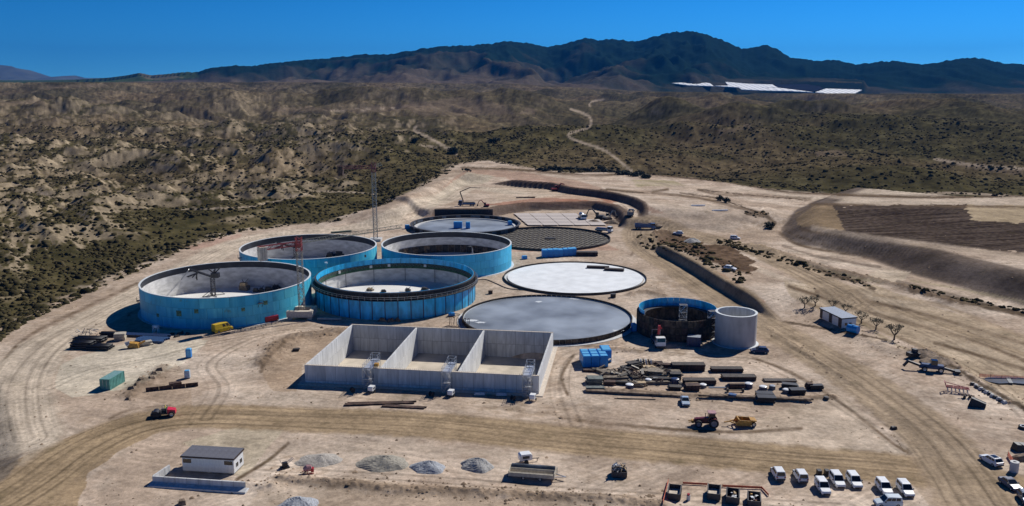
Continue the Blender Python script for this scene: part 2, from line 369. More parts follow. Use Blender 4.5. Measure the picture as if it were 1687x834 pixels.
def terrain(x, y):
    """height of the ground; also returns masks"""
    d, v, u, T = poly_dist(x, y, SITE); ins = inside(x, y, SITE_POLY)
    outd = np.where(ins, 0, d); ind = np.where(ins, d, 0)
    nat = ss(0, 60, outd)
    t = x/np.maximum(y, 1)
    rill = ridged((x+.8*y+12*fbm(x/40, y/40, 2, 15))/13, (y-.8*x)/60, 3, 17)
    # natural badland hills
    wx = x+40*fbm(x/180, y/180, 2, 5); wy = y+40*fbm(x/180, y/180, 2, 9)
    big = fbm(wx/330, wy/260, 3, 11)
    gul = ridged(wx/95, wy/120, 4, 21)
    left = ss(.05, -.25, t)
    hills = big*21 + (gul-.55)*lerp(5, 15, left) + (rill-.5)*1.7*left*ss(.1, .7, gul)
    hills = hills+fbm(wx/22, wy/22, 3, 33)*lerp(.8, 2.2, left)
    farh = (fbm(x/420, y/520, 3, 41)*46+(ridged(wx/150, wy/190, 3, 43)-.5)*13)*ss(650, 1500, y)
    rise = np.interp(t, [-.8, -.45, -.1, .2, .6], [.022, .022, .016, .006, .004])*np.maximum(0, y-1100)
    zn = hills*lerp(1, .75, ss(1200, 2500, y)) + farh*ss(3600, 2600, y) + np.minimum(rise, 60)
    for hx, hy, hw, hh in ((1090, 200, 105, 26), (1225, 212, 110, 20), (1335, 202, 120, 20), (1262, 238, 150, 17), (1430, 228, 190, 18), (1150, 232, 110, 13), (1565, 200, 190, 20), (1650, 232, 160, 14),
                           (1350, 285, 240, 11), (1500, 300, 210, 10), (1010, 232, 90, 9), (1080, 262, 130, 8), (900, 232, 90, 9), (820, 215, 120, 10), (1180, 182, 120, 14), (1480, 185, 160, 14), (560, 225, 170, 14), (380, 190, 170, 16), (150, 200, 200, 20), (700, 200, 120, 11), (470, 265, 170, 12), (640, 255, 110, 9), (560, 156, 170, 34), (740, 156, 150, 30), (900, 160, 140, 20), (1010, 163, 120, 12), (400, 152, 170, 26), (1130, 168, 110, 9), (1300, 170, 170, 9), (1480, 171, 180, 9), (1620, 170, 150, 9)):
        hc_ = G(hx, hy); wr = hw*hc_.y/F*.62; dx_ = (x-hc_.x)/wr; dy_ = (y-hc_.y)/(wr*1.1)
        k_ = np.abs(dx_)+np.abs(dy_) < 5
        if k_.any(): zn = zn.copy() if False else zn; zn[k_] += hh*np.exp(-(dx_[k_]**2+dy_[k_]**2))*(1+.25*gul[k_])
    # keep the near hills from standing in front of the site
    zn = zn*nat*ss(0, 160, outd+40)+nat*left*2.0
    # mountains
    sr = np.interp(t, _st, _ss)+.0009*fbm(t*200, t*0+3.3, 4, 55)*ss(-.42, -.3, t)
    Yr = 5300+420*np.sin(t*9+1)+250*np.sin(t*23); zr = CAM_H+sr*Yr
    Yf = np.interp(t, [-.8, -.35, -.1, .12, .3, .6], [4300, 4300, 3300, 3100, 3750, 3500])
    q = np.clip((y-Yf)/(Yr-Yf), 0, 1.4)
    foot = np.interp(t, [-.8, -.3, 0, .2, .6], [28, 30, 28, 8, 4])
    rs = ridged((x+90*fbm(x/500, y/500, 2, 3))/480, y/1300, 3, 51)
    rs2 = ridged((x+y*.35)/240+3, y/420, 3, 53)
    g = np.where(q < 1, q**1.25, 1-(q-1)*1.6)
    relief = np.clip(zr-foot, 0, 500)
    zm = foot+(zr-foot)*g+relief*(np.clip(q, 0, 1)*(1-np.clip(q, 0, 1)))*((rs-.62)*2.1+(rs2-.5)*.55)+relief*np.clip(q, 0, 1)*.06*(ridged(x/130, y/190, 3, 59)-.6)
    zm = zm+relief*.02*fbm(x/45, y/45, 3, 57)
    cap = CAM_H+(sr-.0035)*y
    zm = np.where(q < .96, np.minimum(zm, np.maximum(cap, foot)), zm)
    km = ss(0, .10, q)
    zcap = CAM_H+(np.interp(t, [-.8, -.2, 0, .15, .3, .8], [-.0075, -.0075, -.009, -.0175, -.0195, -.021]))*y
    zn = np.where(y > 1500, np.minimum(zn, zcap+2*big), zn)
    z = lerp(zn, zm, km)
    px, py = project(x, y, np.maximum(z, 0))
    gp = [(1094, 129), (1180, 128), (1300, 133), (1432, 143), (1420, 161), (1375, 161), (1330, 158), (1240, 154), (1090, 146)]
    gd, _, _, _ = poly_dist(px, py, gp+gp[:1], 12); ghm = ss(0, 6, gd)*(inside(px, py, gp) & (y > 2900) & (y < 4100))
    z = lerp(z, gh_plane(y)-2.2, ghm)
    # site
    zs = .10*fbm(x/6, y/6, 4, 71)+.35*fbm(x/60, y/60, 2, 73)
    zs = cut(zs, x, y, L1, 3.9, 3.5, 90, 25, 20, 1)
    zs = cut(zs, x, y, L2, 3.7, 4, 50, 5, 10, 1)
    zs = cut(zs, x, y, L3, 3.6, 2.0, 70, 22, 25, 1)
    zs = cut(zs, x, y, L4, 6.5, 17, 400, 10, 10, 1)
    zs = cut(zs, x, y, L5, 5.5, 12, 40, 30, 20, 1)
    near = y < 700
    for L, H, w in BERMS:
        zs = ridge(zs, x, y, L, H, w)
    mound = inside(px+14*fbm(x/12, y/12, 2, 91), py+6*fbm(x/9, y/9, 2, 92), [(1050, 395), (1100, 384), (1165, 403), (1230, 432), (1245, 470), (1200, 462), (1130, 430), (1085, 413)])
    zs = zs+mound*(.9*np.abs(fbm(x/5, y/5, 3, 79)))
    dl, vl, ul, Tl = poly_dist(x, y, W([(-30, 560), (8, 640), (30, 700), (40, 750), (20, 790), (-40, 820)]))
    zs = zs-2.2*ss(0, 9, -vl)*(dl < 80)*ss(0, 12, ul)*ss(0, 8, Tl-ul)
    siteblend = ss(30, 0, outd)
    z = z*(1-siteblend)+zs*siteblend+ (zs*0)
    # excavation under the sunken silo
    bx = (x-BOX_A.x)*bu.x+(y-BOX_A.y)*bu.y; by = (x-BOX_A.x)*bv.x+(y-BOX_A.y)*bv.y
    pit = (bx > -.45) & (bx < BOX_L+.45) & (by > -.75) & (by < BOX_W+.9)
    z = np.where(pit, BOX_FLOOR-1, z)
    for (c0, c1, rr) in FLAT:
        k = ss(rr+4, rr+1, np.hypot(x-c0, y-c1)); z = z*(1-k)+(0)*k
    # distance keeps falling below the earth's curve only far away
    return z, dict(outd=outd, ind=ind, q=q, gul=gul, big=big, mound=mound, left=left, rs=rs, rs2=rs2, t=t, vl=vl, dl=dl, km=km)

def rimspot(pcx, pcy, rx, H):
    c = G(pcx, pcy, H); depth = c.y*cp+(CAM_H-H)*sp
    return c.x, c.y, rx*depth/F/math.sqrt(1+((pcx-CX)/F)**2*.9)
T1 = rimspot(374, 458, 141, 9.0); T2 = rimspot(509, 405, 113, 9.0); T3 = rimspot(736, 400, 107, 8.5); T4 = rimspot(652, 452, 131, 8.0)
T5 = rimspot(767, 368, 88, 2.2); SA = rimspot(901, 521, 141, 1.2); SB = rimspot(947, 456, 117, .5); SC = rimspot(903, 393, 103, .3)
SD = rimspot(927, 364, 84, 0); T6 = rimspot(1116, 511, 66, 6.0); T7 = rimspot(1213.5, 513.5, 34.5, 8.6)
FLAT = [(t[0], t[1], t[2]) for t in (T1, T2, T3, T4, T5, SA, SB, SC, T6, T7)]

# ------------------------------------------------------------------ ground sheet
def make_ground():
    tt = np.concatenate([np.linspace(-1.7, -.70, 70)[:-1], np.linspace(-.70, .70, 930), np.linspace(.70, 1.7, 70)[1:]])
    rows = list(np.arange(40, 100, 3.0))+[101.0]
    while rows[-1] < 8500:
        Y = rows[-1]; rows.append(Y+min(1.35*Y*Y/101500, (.0042 if Y < 640 else .0068)*Y))
    rows = np.array(rows); nr, nc = len(rows), len(tt)
    Y, Tt = np.meshgrid(rows, tt, indexing='ij'); X = Tt*Y
    x = X.ravel(); y = Y.ravel()
    z, m = terrain(x, y)
    px, py = project(x, y, z)
    # slope for colouring: steep natural faces are bare
    Z = z.reshape(nr, nc); gy = np.gradient(Z, axis=0)/np.gradient(Y, axis=0); gx = np.gradient(Z, axis=1)/np.maximum(np.gradient(X, axis=1), .01)
    slope = np.hypot(gx, gy).ravel()
    def col(r, g_, b): return np.array([r, g_, b], np.float32)
    N = len(x); c = np.zeros((N, 3), np.float32)
    # natural land
    n1 = fbm(x/35, y/35, 4, 101); n2 = fbm(x/7, y/7, 3, 103); n3 = fbm(x/160, y/160, 3, 107); n4 = fbm(x/2.3, y/2.3, 2, 109)
    scrub = col(.046, .042, .019); dry = col(.115, .094, .045); soil = col(.27, .215, .148); redb = col(.17, .11, .075)
    k = np.clip(.5+n1*.9+n2*.6, 0, 1)[:, None]
    nat = lerp(scrub, dry, k)
    bare = ss(.16, .55, slope*(1+.6*m['left'])+.22*n2+.35*n1+.22*n3-.25+.14*m['left']*ss(700, 350, y)-.15*ss(-.1, .1, m['t']))
    nat = lerp(nat, soil*(1+.25*n4[:, None]), (bare*.85)[:, None])
    nat = lerp(nat, redb, (ss(.2, .6, n3)*.35*ss(600, 1200, y))[:, None])
    # farther plain: greyer, striped by old fields
    farp = lerp(col(.048, .043, .024), col(.165, .130, .084), np.clip(.42+1.1*fbm(x/140, y/420, 4, 113), 0, 1)[:, None])
    rh = col(.058, .052, .026)*(1+.5*n1[:, None]+.35*n2[:, None]); nat = lerp(nat, rh, (ss(.02, .2, m['t'])*.75*(1-bare*.6))[:, None])
    nat = lerp(nat, farp, (ss(900, 1900, y)*lerp(.85, .6, ss(0, .15, m['t'])))[:, None])
    val = ss(.15, -.45, m['big']+.5*n3+.3*fbm(x/60, y/90, 3, 121))*ss(500, 800, y)
    nat = lerp(nat, col(.165, .120, .072)*(1+.3*n2[:, None]), (val*.55)[:, None])
    spk = fbm(x/11, y/16, 4, 123, .62); spk2 = fbm(x/4.5, y/9, 2, 127)
    nat = nat*(lerp(.94, 1.08, np.clip(bare*1.3-.2, 0, 1)*m['left']*ss(1200, 500, y))*(1+(.85*spk+.6*spk2)*ss(250, 700, y)))[:, None]
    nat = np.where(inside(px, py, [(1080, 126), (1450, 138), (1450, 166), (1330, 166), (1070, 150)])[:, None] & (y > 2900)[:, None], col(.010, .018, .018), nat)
    nat = np.maximum(nat, .008)
    # mountains
    pine = col(.009, .022, .018); brn = col(.115, .090, .066)
    low = np.interp(m['t'], [-.8, -.25, -.05, .1, .2, .6], [.95, .85, .75, .45, .12, .12])
    mk = np.clip(low*1.2-m['q']*1.5+.55*fbm(x/260, y/500, 4, 117)+.5*(m['rs2']-.5)+.2, 0, 1)
    mtn = lerp(pine, brn, mk[:, None])*(1+.25*fbm(x/30, y/60, 3, 119))[:, None]
    mtn = mtn*1.0
    nat = lerp(nat, mtn, (ss(.0, .06, m['q']))[:, None])
    green = inside(px, py, [(-200, 126), (320, 118), (330, 128), (250, 134), (120, 137), (60, 141), (-200, 146)]) & (y > 2500)
    nat = np.where(green[:, None], col(.045, .065, .025)*(1+.5*n1[:, None]), nat)
    wc = fbm(x/30, y/60, 2, 5); wd = fbm(x/60, y/60, 2, 7)
    for poly in ([(60, 142), (165, 138), (178, 140), (160, 144), (70, 146)], [(100, 196), (172, 184), (180, 186), (60, 199)], [(225, 118), (300, 127), (270, 132), (240, 131)],
                 [(0, 168), (70, 165), (75, 170), (0, 176)], [(540, 181), (700, 170), (735, 175), (650, 184)], [(650, 172), (760, 160), (830, 172), (850, 188), (700, 192)],
                 [(865, 178), (885, 182), (880, 190), (855, 188)], [(1180, 215), (1230, 205), (1240, 212), (1190, 222)], [(1560, 268), (1687, 276), (1687, 290), (1600, 278)],
                 [(430, 180), (520, 175), (560, 182), (470, 186)], [(1340, 250), (1380, 248), (1400, 256), (1350, 258)]):
        w = inside(px+6*wc, py+2*wd, poly) & (y > 500)
        nat = np.where(w[:, None], lerp(nat, col(.20, .15, .11), .45), nat)
    for L, w in (([(1010, 160), (975, 168), (972, 176)], 1.6), ([(940, 180), (968, 190), (974, 203), (966, 212), (940, 219), (938, 226), (955, 234), (985, 243), (1010, 257), (1040, 282)], 2.6),
                 ([(650, 178), (600, 181), (545, 183)], 1), ([(686, 208), (683, 215), (705, 226), (730, 240), (752, 254)], 3.0), ([(690, 240), (720, 242)], 1.2), ([(1540, 262), (1600, 272), (1687, 278)], 3),
                 ([(300, 345), (420, 340), (520, 316), (620, 320)], 1.6), ([(20, 300), (100, 330)], 1.2), ([(1687, 325), (1560, 318), (1450, 325)], 2.5)):
        d, _, _, _ = poly_dist(px, py, catmull(L, 3), 6); nat = lerp(nat, col(.36, .29, .22), (ss(w, w*.5, d+.4*n4)*.85)[:, None]*(y > 350)[:, None])
    # bare site
    a = fbm(x/28, y/28, 4, 131); b = fbm(x/3, y/3, 3, 133); e = fbm(x/90, y/70, 3, 137)
    sand = col(.42, .327, .25); pale = col(.60, .50, .405); brown = col(.285, .205, .138)
    s = lerp(sand, pale, np.clip(.32+a*1.5+.5*b, 0, 1)[:, None])
    s = lerp(s, brown, np.clip(-.12+1.2*e+.8*b+.5*a, 0, .7)[:, None])
    # wheel marks everywhere: stretched noise in two directions
    st1 = fbm((x*.8+y*.6)/26, (-x*.6+y*.8)/.9, 3, 139); st2 = fbm((x*.95-y*.3)/30, (x*.3+y*.95)/1.0, 3, 141)
    sm = ss(-.2, .2, fbm(x/50, y/50, 2, 143)); s = s*(1+(.30*lerp(st1, st2, sm))[:, None])
    wa = fbm(x/9, y/9, 3, 151); wb = fbm(x/9, y/9, 3, 153)
    def paint(s, poly, cc, k=1.0, wob=5, soft=0):
        w = inside(px+wob*wa, py+wob*.5*wb, poly)
        return np.where(w[:, None], lerp(s, np.asarray(cc, np.float32)*(1+.22*b[:, None]), k), s)
    s = paint(s, [(95, 602), (180, 570), (300, 560), (345, 560), (300, 600), (215, 640), (120, 655), (90, 640)], (.58, .53, .42), .6)
    s = paint(s, [(425, 600), (450, 560), (560, 545), (575, 550), (500, 600), (490, 645), (450, 645)], (.33, .235, .155), .6)
    s = paint(s, [(205, 655), (290, 600), (310, 620), (320, 680), (250, 660)], (.34, .25, .175), .5)
    s = paint(s, [(400, 700), (470, 705), (400, 790), (300, 730)], (.46, .40, .29), .6)
    s = paint(s, [(590, 790), (1090, 830), (1090, 850), (400, 850), (440, 792)], (.40, .31, .225), .5)
    s = paint(s, [(655, 365), (705, 332), (752, 290), (770, 279), (860, 283), (960, 300), (1050, 330), (1095, 352), (1078, 352), (1030, 334), (955, 312), (900, 298), (800, 290), (760, 297), (720, 330), (670, 365)], (.37, .245, .18), .7, 3)
    s = paint(s, [(700, 338), (745, 300), (770, 284), (815, 290), (800, 302), (760, 308), (715, 342)], (.44, .38, .29), .8, 3)
    s = paint(s, [(845, 340), (900, 333), (960, 322), (1000, 325), (1018, 340), (900, 340)], (.30, .15, .09), .65, 3)
    s = paint(s, [(1078, 410), (1130, 424), (1190, 452), (1262, 498), (1255, 508), (1180, 466), (1110, 434)], (.42, .23, .155), .8, 3)
    s = paint(s, [(305, 408), (360, 392), (400, 384), (390, 396), (320, 412)], (.42, .26, .20), .6, 3)
    s = paint(s, [(820, 405), (1000, 402), (1020, 412), (830, 416)], (.42, .24, .17), .5, 3)
    s = paint(s, [(800, 338), (850, 330), (960, 318), (1005, 322), (1020, 333), (985, 336), (900, 338)], (.33, .165, .11), .75, 3)
    s = paint(s, [(830, 293), (900, 296), (985, 316), (1050, 330), (1058, 338), (1010, 330), (930, 309), (850, 300)], (.40, .245, .185), .6, 3)
    s = paint(s, [(640, 372), (720, 352), (800, 356), (840, 368), (700, 362)], (.33, .18, .13), .5, 3)
    s = paint(s, [(795, 311), (870, 306), (960, 318), (1000, 332), (900, 326), (820, 330)], (.50, .40, .30), .6, 3)
    s = paint(s, [(1105, 372), (1210, 385), (1230, 350), (1150, 335), (1110, 345)], (.36, .30, .24), .4)
    s = paint(s, [(1290, 462), (1440, 470), (1700, 560), (1700, 680), (1560, 590), (1400, 530), (1300, 490)], (.375, .295, .20), .7)
    s = paint(s, [(1230, 300), (1700, 312), (1700, 345), (1430, 338), (1290, 326)], (.48, .41, .32), .5)
    s = paint(s, [(1040, 296), (1110, 298), (1130, 306), (1050, 308)], (.28, .25, .13), .6)
    s = paint(s, [(-60, 850), (-60, 800), (0, 770), (50, 745), (110, 722), (200, 695), (262, 684), (262, 712), (195, 742), (150, 780), (120, 850)], (.30, .215, .125), .85, 8)
    s = paint(s, [(40, 745), (100, 722), (115, 735), (60, 765), (30, 770)], (.44, .36, .27), .6, 6)
    s = paint(s, [(1500, 700), (1580, 770), (1600, 850), (1540, 850), (1490, 780)], (.30, .22, .145), .5, 8)
    s = paint(s, [(1380, 640), (1480, 740), (1500, 750), (1420, 745), (1200, 735), (1250, 690)], (.50, .41, .31), .45, 8)
    # right terrace: slope, bench, ploughed field
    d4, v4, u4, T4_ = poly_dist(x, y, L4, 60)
    sl = ss(0, 3, v4)*ss(24, 19, v4); dk = lerp(col(.065, .050, .042), col(.15, .118, .098), np.clip(.5+a+.5*b, 0, 1)[:, None])  # dark soil and scrub tones, with the slope's shade painted in
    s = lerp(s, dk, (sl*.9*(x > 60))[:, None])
    field = inside(px+10*a, py+2.5*b+4*wb, [(1335, 340), (1500, 337), (1600, 338), (1700, 342), (1700, 418), (1600, 410), (1500, 398), (1420, 388), (1365, 380), (1315, 372)])
    st = fbm((x+.35*y)/60, (y-.35*x)/1.6, 3, 161)
    s = np.where(field[:, None], lerp(col(.035, .025, .020), col(.115, .088, .070), np.clip(.42+1.3*st+.3*b, 0, 1)[:, None]), s)
    berm2 = inside(px+6*wa, py+2.5*b, [(1310, 352), (1340, 336), (1372, 338), (1392, 380), (1350, 377), (1315, 372)]); s = np.where(berm2[:, None], col(.24, .175, .11)*(1+.2*b[:, None]), s)
    pf = inside(px+12*wa, py+5*wb, [(1590, 338), (1700, 340), (1700, 370), (1600, 362)]); s = np.where(pf[:, None], col(.38, .30, .20)*(1+.15*st[:, None]), s)
    s = paint(s, [(1430, 452), (1455, 444), (1500, 448), (1490, 462), (1450, 470), (1428, 464)], (.46, .38, .29), .9, 2)
    for L, w, cc, k in (([(1288, 420), (1330, 437), (1400, 455), (1450, 466)], 3.0, (.22, .19, .12), .7), ([(1300, 412), (1360, 427), (1420, 441), (1470, 452)], 2.0, (.50, .42, .33), .7), ([(1290, 405), (1340, 421), (1400, 432), (1450, 440)], 2.2, (.20, .155, .12), .8),
                        ([(1480, 466), (1560, 485), (1640, 508), (1700, 522)], 4.5, (.17, .135, .105), .85), ([(1500, 462), (1590, 478), (1700, 500)], 2.0, (.36, .30, .20), .7), ([(1440, 486), (1540, 500), (1620, 530), (1700, 560)], 3, (.33, .25, .165), .6), ([(1330, 470), (1420, 500), (1540, 530), (1700, 590)], 4, (.31, .235, .155), .6), ([(1240, 440), (1300, 462), (1370, 478)], 4, (.56, .47, .37), .5),
                        ([(1335, 340), (1312, 356), (1290, 378)], 3.5, (.15, .115, .09), .85), ([(1560, 600), (1480, 570), (1400, 520)], 2.5, (.25, .20, .12), .6)):
        d, _, _, _ = poly_dist(px, py, catmull(L, 3), 16); s = lerp(s, np.array(cc, np.float32)*(1+.4*b[:, None]), (ss(w*1.25, w*.6, d+2.0*wb)*k)[:, None])
    # scrub lines, mound, cut faces
    mo = np.clip(.4+.8*b+.4*a, 0, 1)[:, None]
    s = np.where(m['mound'][:, None], lerp(col(.075, .05, .033), col(.20, .135, .09), mo), s)
    for L, w in (([(1185, 398), (1250, 416), (1330, 440), (1430, 470), (1440, 476)], 5), ([(1232, 352), (1262, 355), (1276, 368)], 5), ([(1120, 318), (1180, 326), (1250, 350)], 1.6),
                 ([(1500, 478), (1600, 500), (1700, 520)], 6), ([(1290, 530), (1380, 545), (1460, 560)], 2.5), ([(1560, 598), (1620, 635), (1700, 680)], 5), ([(1030, 283), (1100, 290), (1200, 300), (1300, 318), (1420, 323), (1540, 326), (1700, 322)], 2), ([(760, 276), (850, 279), (960, 288)], 1), ([(1150, 312), (1240, 322), (1330, 330)], 1.2), ([(990, 312), (1060, 318)], 1.5), ([(1300, 384), (1350, 402), (1400, 412)], 1.5), ([(850, 560), (900, 566)], 1.5), ([(1290, 545), (1380, 610), (1450, 680), (1490, 745)], 1.3), ([(1262, 520), (1330, 570), (1430, 630), (1520, 700)], 1.5)):
        d, _, _, _ = poly_dist(px, py, L, 16); s = lerp(s, lerp(col(.07, .05, .035), col(.15, .11, .07), mo), (ss(w, w*.4, d+3*b)*.9)[:, None])
    for L, w in (([(1020, 283), (1100, 289.5), (1200, 299), (1300, 317), (1420, 322), (1540, 325), (1700, 321)], 1.5), ([(762, 277), (850, 280), (960, 289), (1020, 287)], 1.0), ([(1150, 313), (1190, 321), (1250, 322), (1335, 328)], 1.0), ([(1075, 318), (1150, 326), (1215, 342), (1262, 352)], 1.1),
                 ([(1000, 312), (1060, 317), (1100, 312)], 1.0), ([(1285, 384), (1310, 402), (1370, 415), (1440, 428)], 1.2), ([(1268, 520), (1330, 568), (1430, 628), (1530, 705)], 1.2), ([(1240, 590), (1300, 612), (1380, 660), (1470, 730), (1495, 745)], 1.3),
                 ([(1335, 336), (1500, 339), (1690, 341)], 1.0), ([(1320, 378), (1420, 393), (1560, 409), (1700, 421)], 1.6), ([(1100, 384), (1060, 395), (1040, 420)], 1.0), ([(0, 610), (10, 590), (45, 555), (120, 516), (225, 468)], 1.4), ([(1540, 565), (1600, 582), (1700, 612)], 1.6),
                 ([(430, 612), (440, 590), (470, 562)], 2), ([(740, 716), (830, 722), (900, 724)], 1.2), ([(180, 690), (215, 675), (280, 668)], .9), ([(390, 790), (440, 760), (475, 730)], 1.5), ([(930, 690), (1040, 702), (1200, 712), (1320, 706)], 1.6), ([(935, 650), (925, 620), (945, 585)], 1.4), ([(880, 565), (960, 562), (1040, 548)], 1.6),
                 ([(1330, 500), (1430, 535), (1560, 590)], 1.4), ([(1345, 480), (1500, 512), (1700, 570)], 1.6), ([(1300, 472), (1450, 520), (1600, 560), (1700, 600)], 1.8)):
        d, _, _, _ = poly_dist(px, py, catmull(L, 3), 8); s = lerp(s, col(.135, .095, .062), (ss(w*2.2+1.4, w*.5, d)*np.clip(.7+.9*a+.5*b, 0, .95))[:, None])
    for L, w in (([(1340, 376), (1420, 390), (1500, 400), (1600, 413), (1700, 426)], 6), ([(1040, 300), (1200, 312), (1330, 322), (1500, 330), (1690, 330)], 3), ([(1100, 352), (1135, 345), (1090, 336), (1060, 330)], 4), ([(1290, 396), (1330, 412), (1420, 425)], 2.2), ([(1285, 440), (1340, 458), (1420, 470)], 4), ([(1265, 548), (1340, 600), (1430, 665), (1490, 725)], 6), ([(350, 600), (420, 650), (520, 672), (640, 680)], 8), ([(210, 500), (120, 545), (60, 600), (55, 660)], 7), ([(480, 742), (640, 735), (900, 755)], 6), ([(1120, 445), (1200, 500), (1290, 560)], 3)):
        d, _, _, _ = poly_dist(px, py, catmull(L, 3), 14); s = lerp(s, col(.50, .405, .315), (ss(w*1.2, w*.4, d+2*b)*.55)[:, None])
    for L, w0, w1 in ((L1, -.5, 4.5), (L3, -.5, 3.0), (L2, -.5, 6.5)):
        d, v, u, T = poly_dist(x, y, L, 12); s = lerp(s, col(.105, .075, .06)*(1+.25*st1[:, None]), (ss(w0-.3, w0+.3, v)*ss(w1+.4, w1-.4, v)*ss(0, 10, u)*ss(0, 10, T-u)*.85)[:, None])  # shade of the steep cut faces painted into the soil colour
    for L, H, w in BERMS[:8]:
        d, v, u, T = poly_dist(x, y, L, 12); s = lerp(s, col(.20, .145, .10), (ss(w*1.5, w*.4, d+w*.8*b)*.65)[:, None])
    s = lerp(s, lerp(col(.10, .085, .075), col(.27, .22, .17), np.clip(.5+b, 0, 1)[:, None]), (ss(0, 1, -m['vl']+b)*ss(9, 6, -m['vl'])*(m['dl'] < 60)*(x < -70))[:, None]*.85)
    # haul roads: rolled, damper soil with long wheel streaks
    RM = np.zeros(N)
    for L, hw, cc, k in ((ROAD_F, 6.6, (.325, .240, .150), .95), (ROAD_R, 7.0, (.335, .258, .178), .9), (LOOP, 7.5, (.56, .475, .37), .7)):
        d, v, u, T = poly_dist(x, y, L, 12); J = np.nonzero(d < hw+4)[0]; d, v, u = d[J], v[J], u[J]; sj = s[J]
        stk = fbm(u/45, v/.55, 3, 171)+.5*fbm(u/90, v/1.8, 2, 173)
        ed = ss(hw+1.2, hw-1.2, d+1.2*b[J])
        cc = np.array(cc, np.float32)*(1+.42*stk[:, None]-.30*np.exp(-((np.abs(v)-1.5+.5*fbm(u/60, u*0, 2, 7))/.42)**2)[:, None]-.26*np.exp(-((np.abs(v+.6)-3.7+.6*fbm(u/50, u*0+3, 2, 8))/.42)**2)[:, None])
        sj = lerp(sj, cc, (ed*k)[:, None])
        s[J] = lerp(sj, col(.25, .185, .13), (np.exp(-((np.abs(v)-hw)/.5)**2)*.35*np.clip(.5+a[J]*1.5, 0, 1)*(d < hw+3))[:, None])
        if hw < 7.2: RM[J] = np.maximum(RM[J], ss(hw, hw-.5, d))
    for L in TRACKS:
        d, v, u, T = poly_dist(x, y, L, 6); J = np.nonzero(d < 4.2)[0]; d, v, u = d[J], v[J], u[J]
        stk = fbm(u/30, v/.4, 3, 181); e2 = ss(4.2, 2.5, d)
        s[J] = s[J]*(1+(e2*(.22*stk+.09)-.34*np.exp(-((np.abs(v)-1.0)/.33)**2)-.22*np.exp(-((np.abs(v-2.4)-1.0)/.25)**2))[:, None])
    k = ss(26, 4, m['outd']+14*n2)[:, None]
    rim_ = ss(14, 0, m['outd'])[:, None]*ss(0, 8, m['outd'])[:, None]
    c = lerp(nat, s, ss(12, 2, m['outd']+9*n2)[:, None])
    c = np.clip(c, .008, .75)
    # ---- build meshes: the sheet is cut along material borders, edges shared exactly
    co = np.stack([x, y, z], 1).astype(np.float32)
    ii = np.arange((nr-1)*(nc-1)); r_, c_ = ii//(nc-1), ii % (nc-1); v0 = r_*nc+c_
    quads = np.stack([v0, v0+1, v0+nc+1, v0+nc], 1)
    cls = np.zeros(len(quads), int)
    out = m['outd'][v0] > 4; cls[out] = 1; cls[(m['q'][v0] > .06)] = 2
    cls[(RM[v0] > .5) & ~out] = 3
    gm = ground_material()
    for k, nm in enumerate(('ground', 'hillside', 'mountains', 'dirt_road')):
        q = quads[cls == k]; used, inv = np.unique(q, return_inverse=True); q = inv.reshape(-1, 4)
        me = bpy.data.meshes.new(nm); me.vertices.add(len(used)); me.vertices.foreach_set('co', co[used].ravel())
        me.loops.add(q.size); me.loops.foreach_set('vertex_index', q.ravel().astype(np.int32))
        me.polygons.add(len(q)); me.polygons.foreach_set('loop_start', np.arange(0, q.size, 4, dtype=np.int32))
        me.polygons.foreach_set('loop_total', np.full(len(q), 4, np.int32)); me.polygons.foreach_set('use_smooth', np.ones(len(q), bool))
        me.update(calc_edges=True)
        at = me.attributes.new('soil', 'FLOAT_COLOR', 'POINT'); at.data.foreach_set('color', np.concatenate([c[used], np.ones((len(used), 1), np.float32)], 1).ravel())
        me.materials.append(gm); o = bpy.data.objects.new(nm, me); C.objects.link(o); o['kind'] = 'structure'
        o['label'] = {'ground': 'bare sandy construction ground covered in wheel tracks', 'hillside': 'eroded scrub covered hills around the site',
                      'mountains': 'dark pine covered mountain range on the horizon', 'dirt_road': 'rolled brown haul roads crossing the site'}[nm]
    return
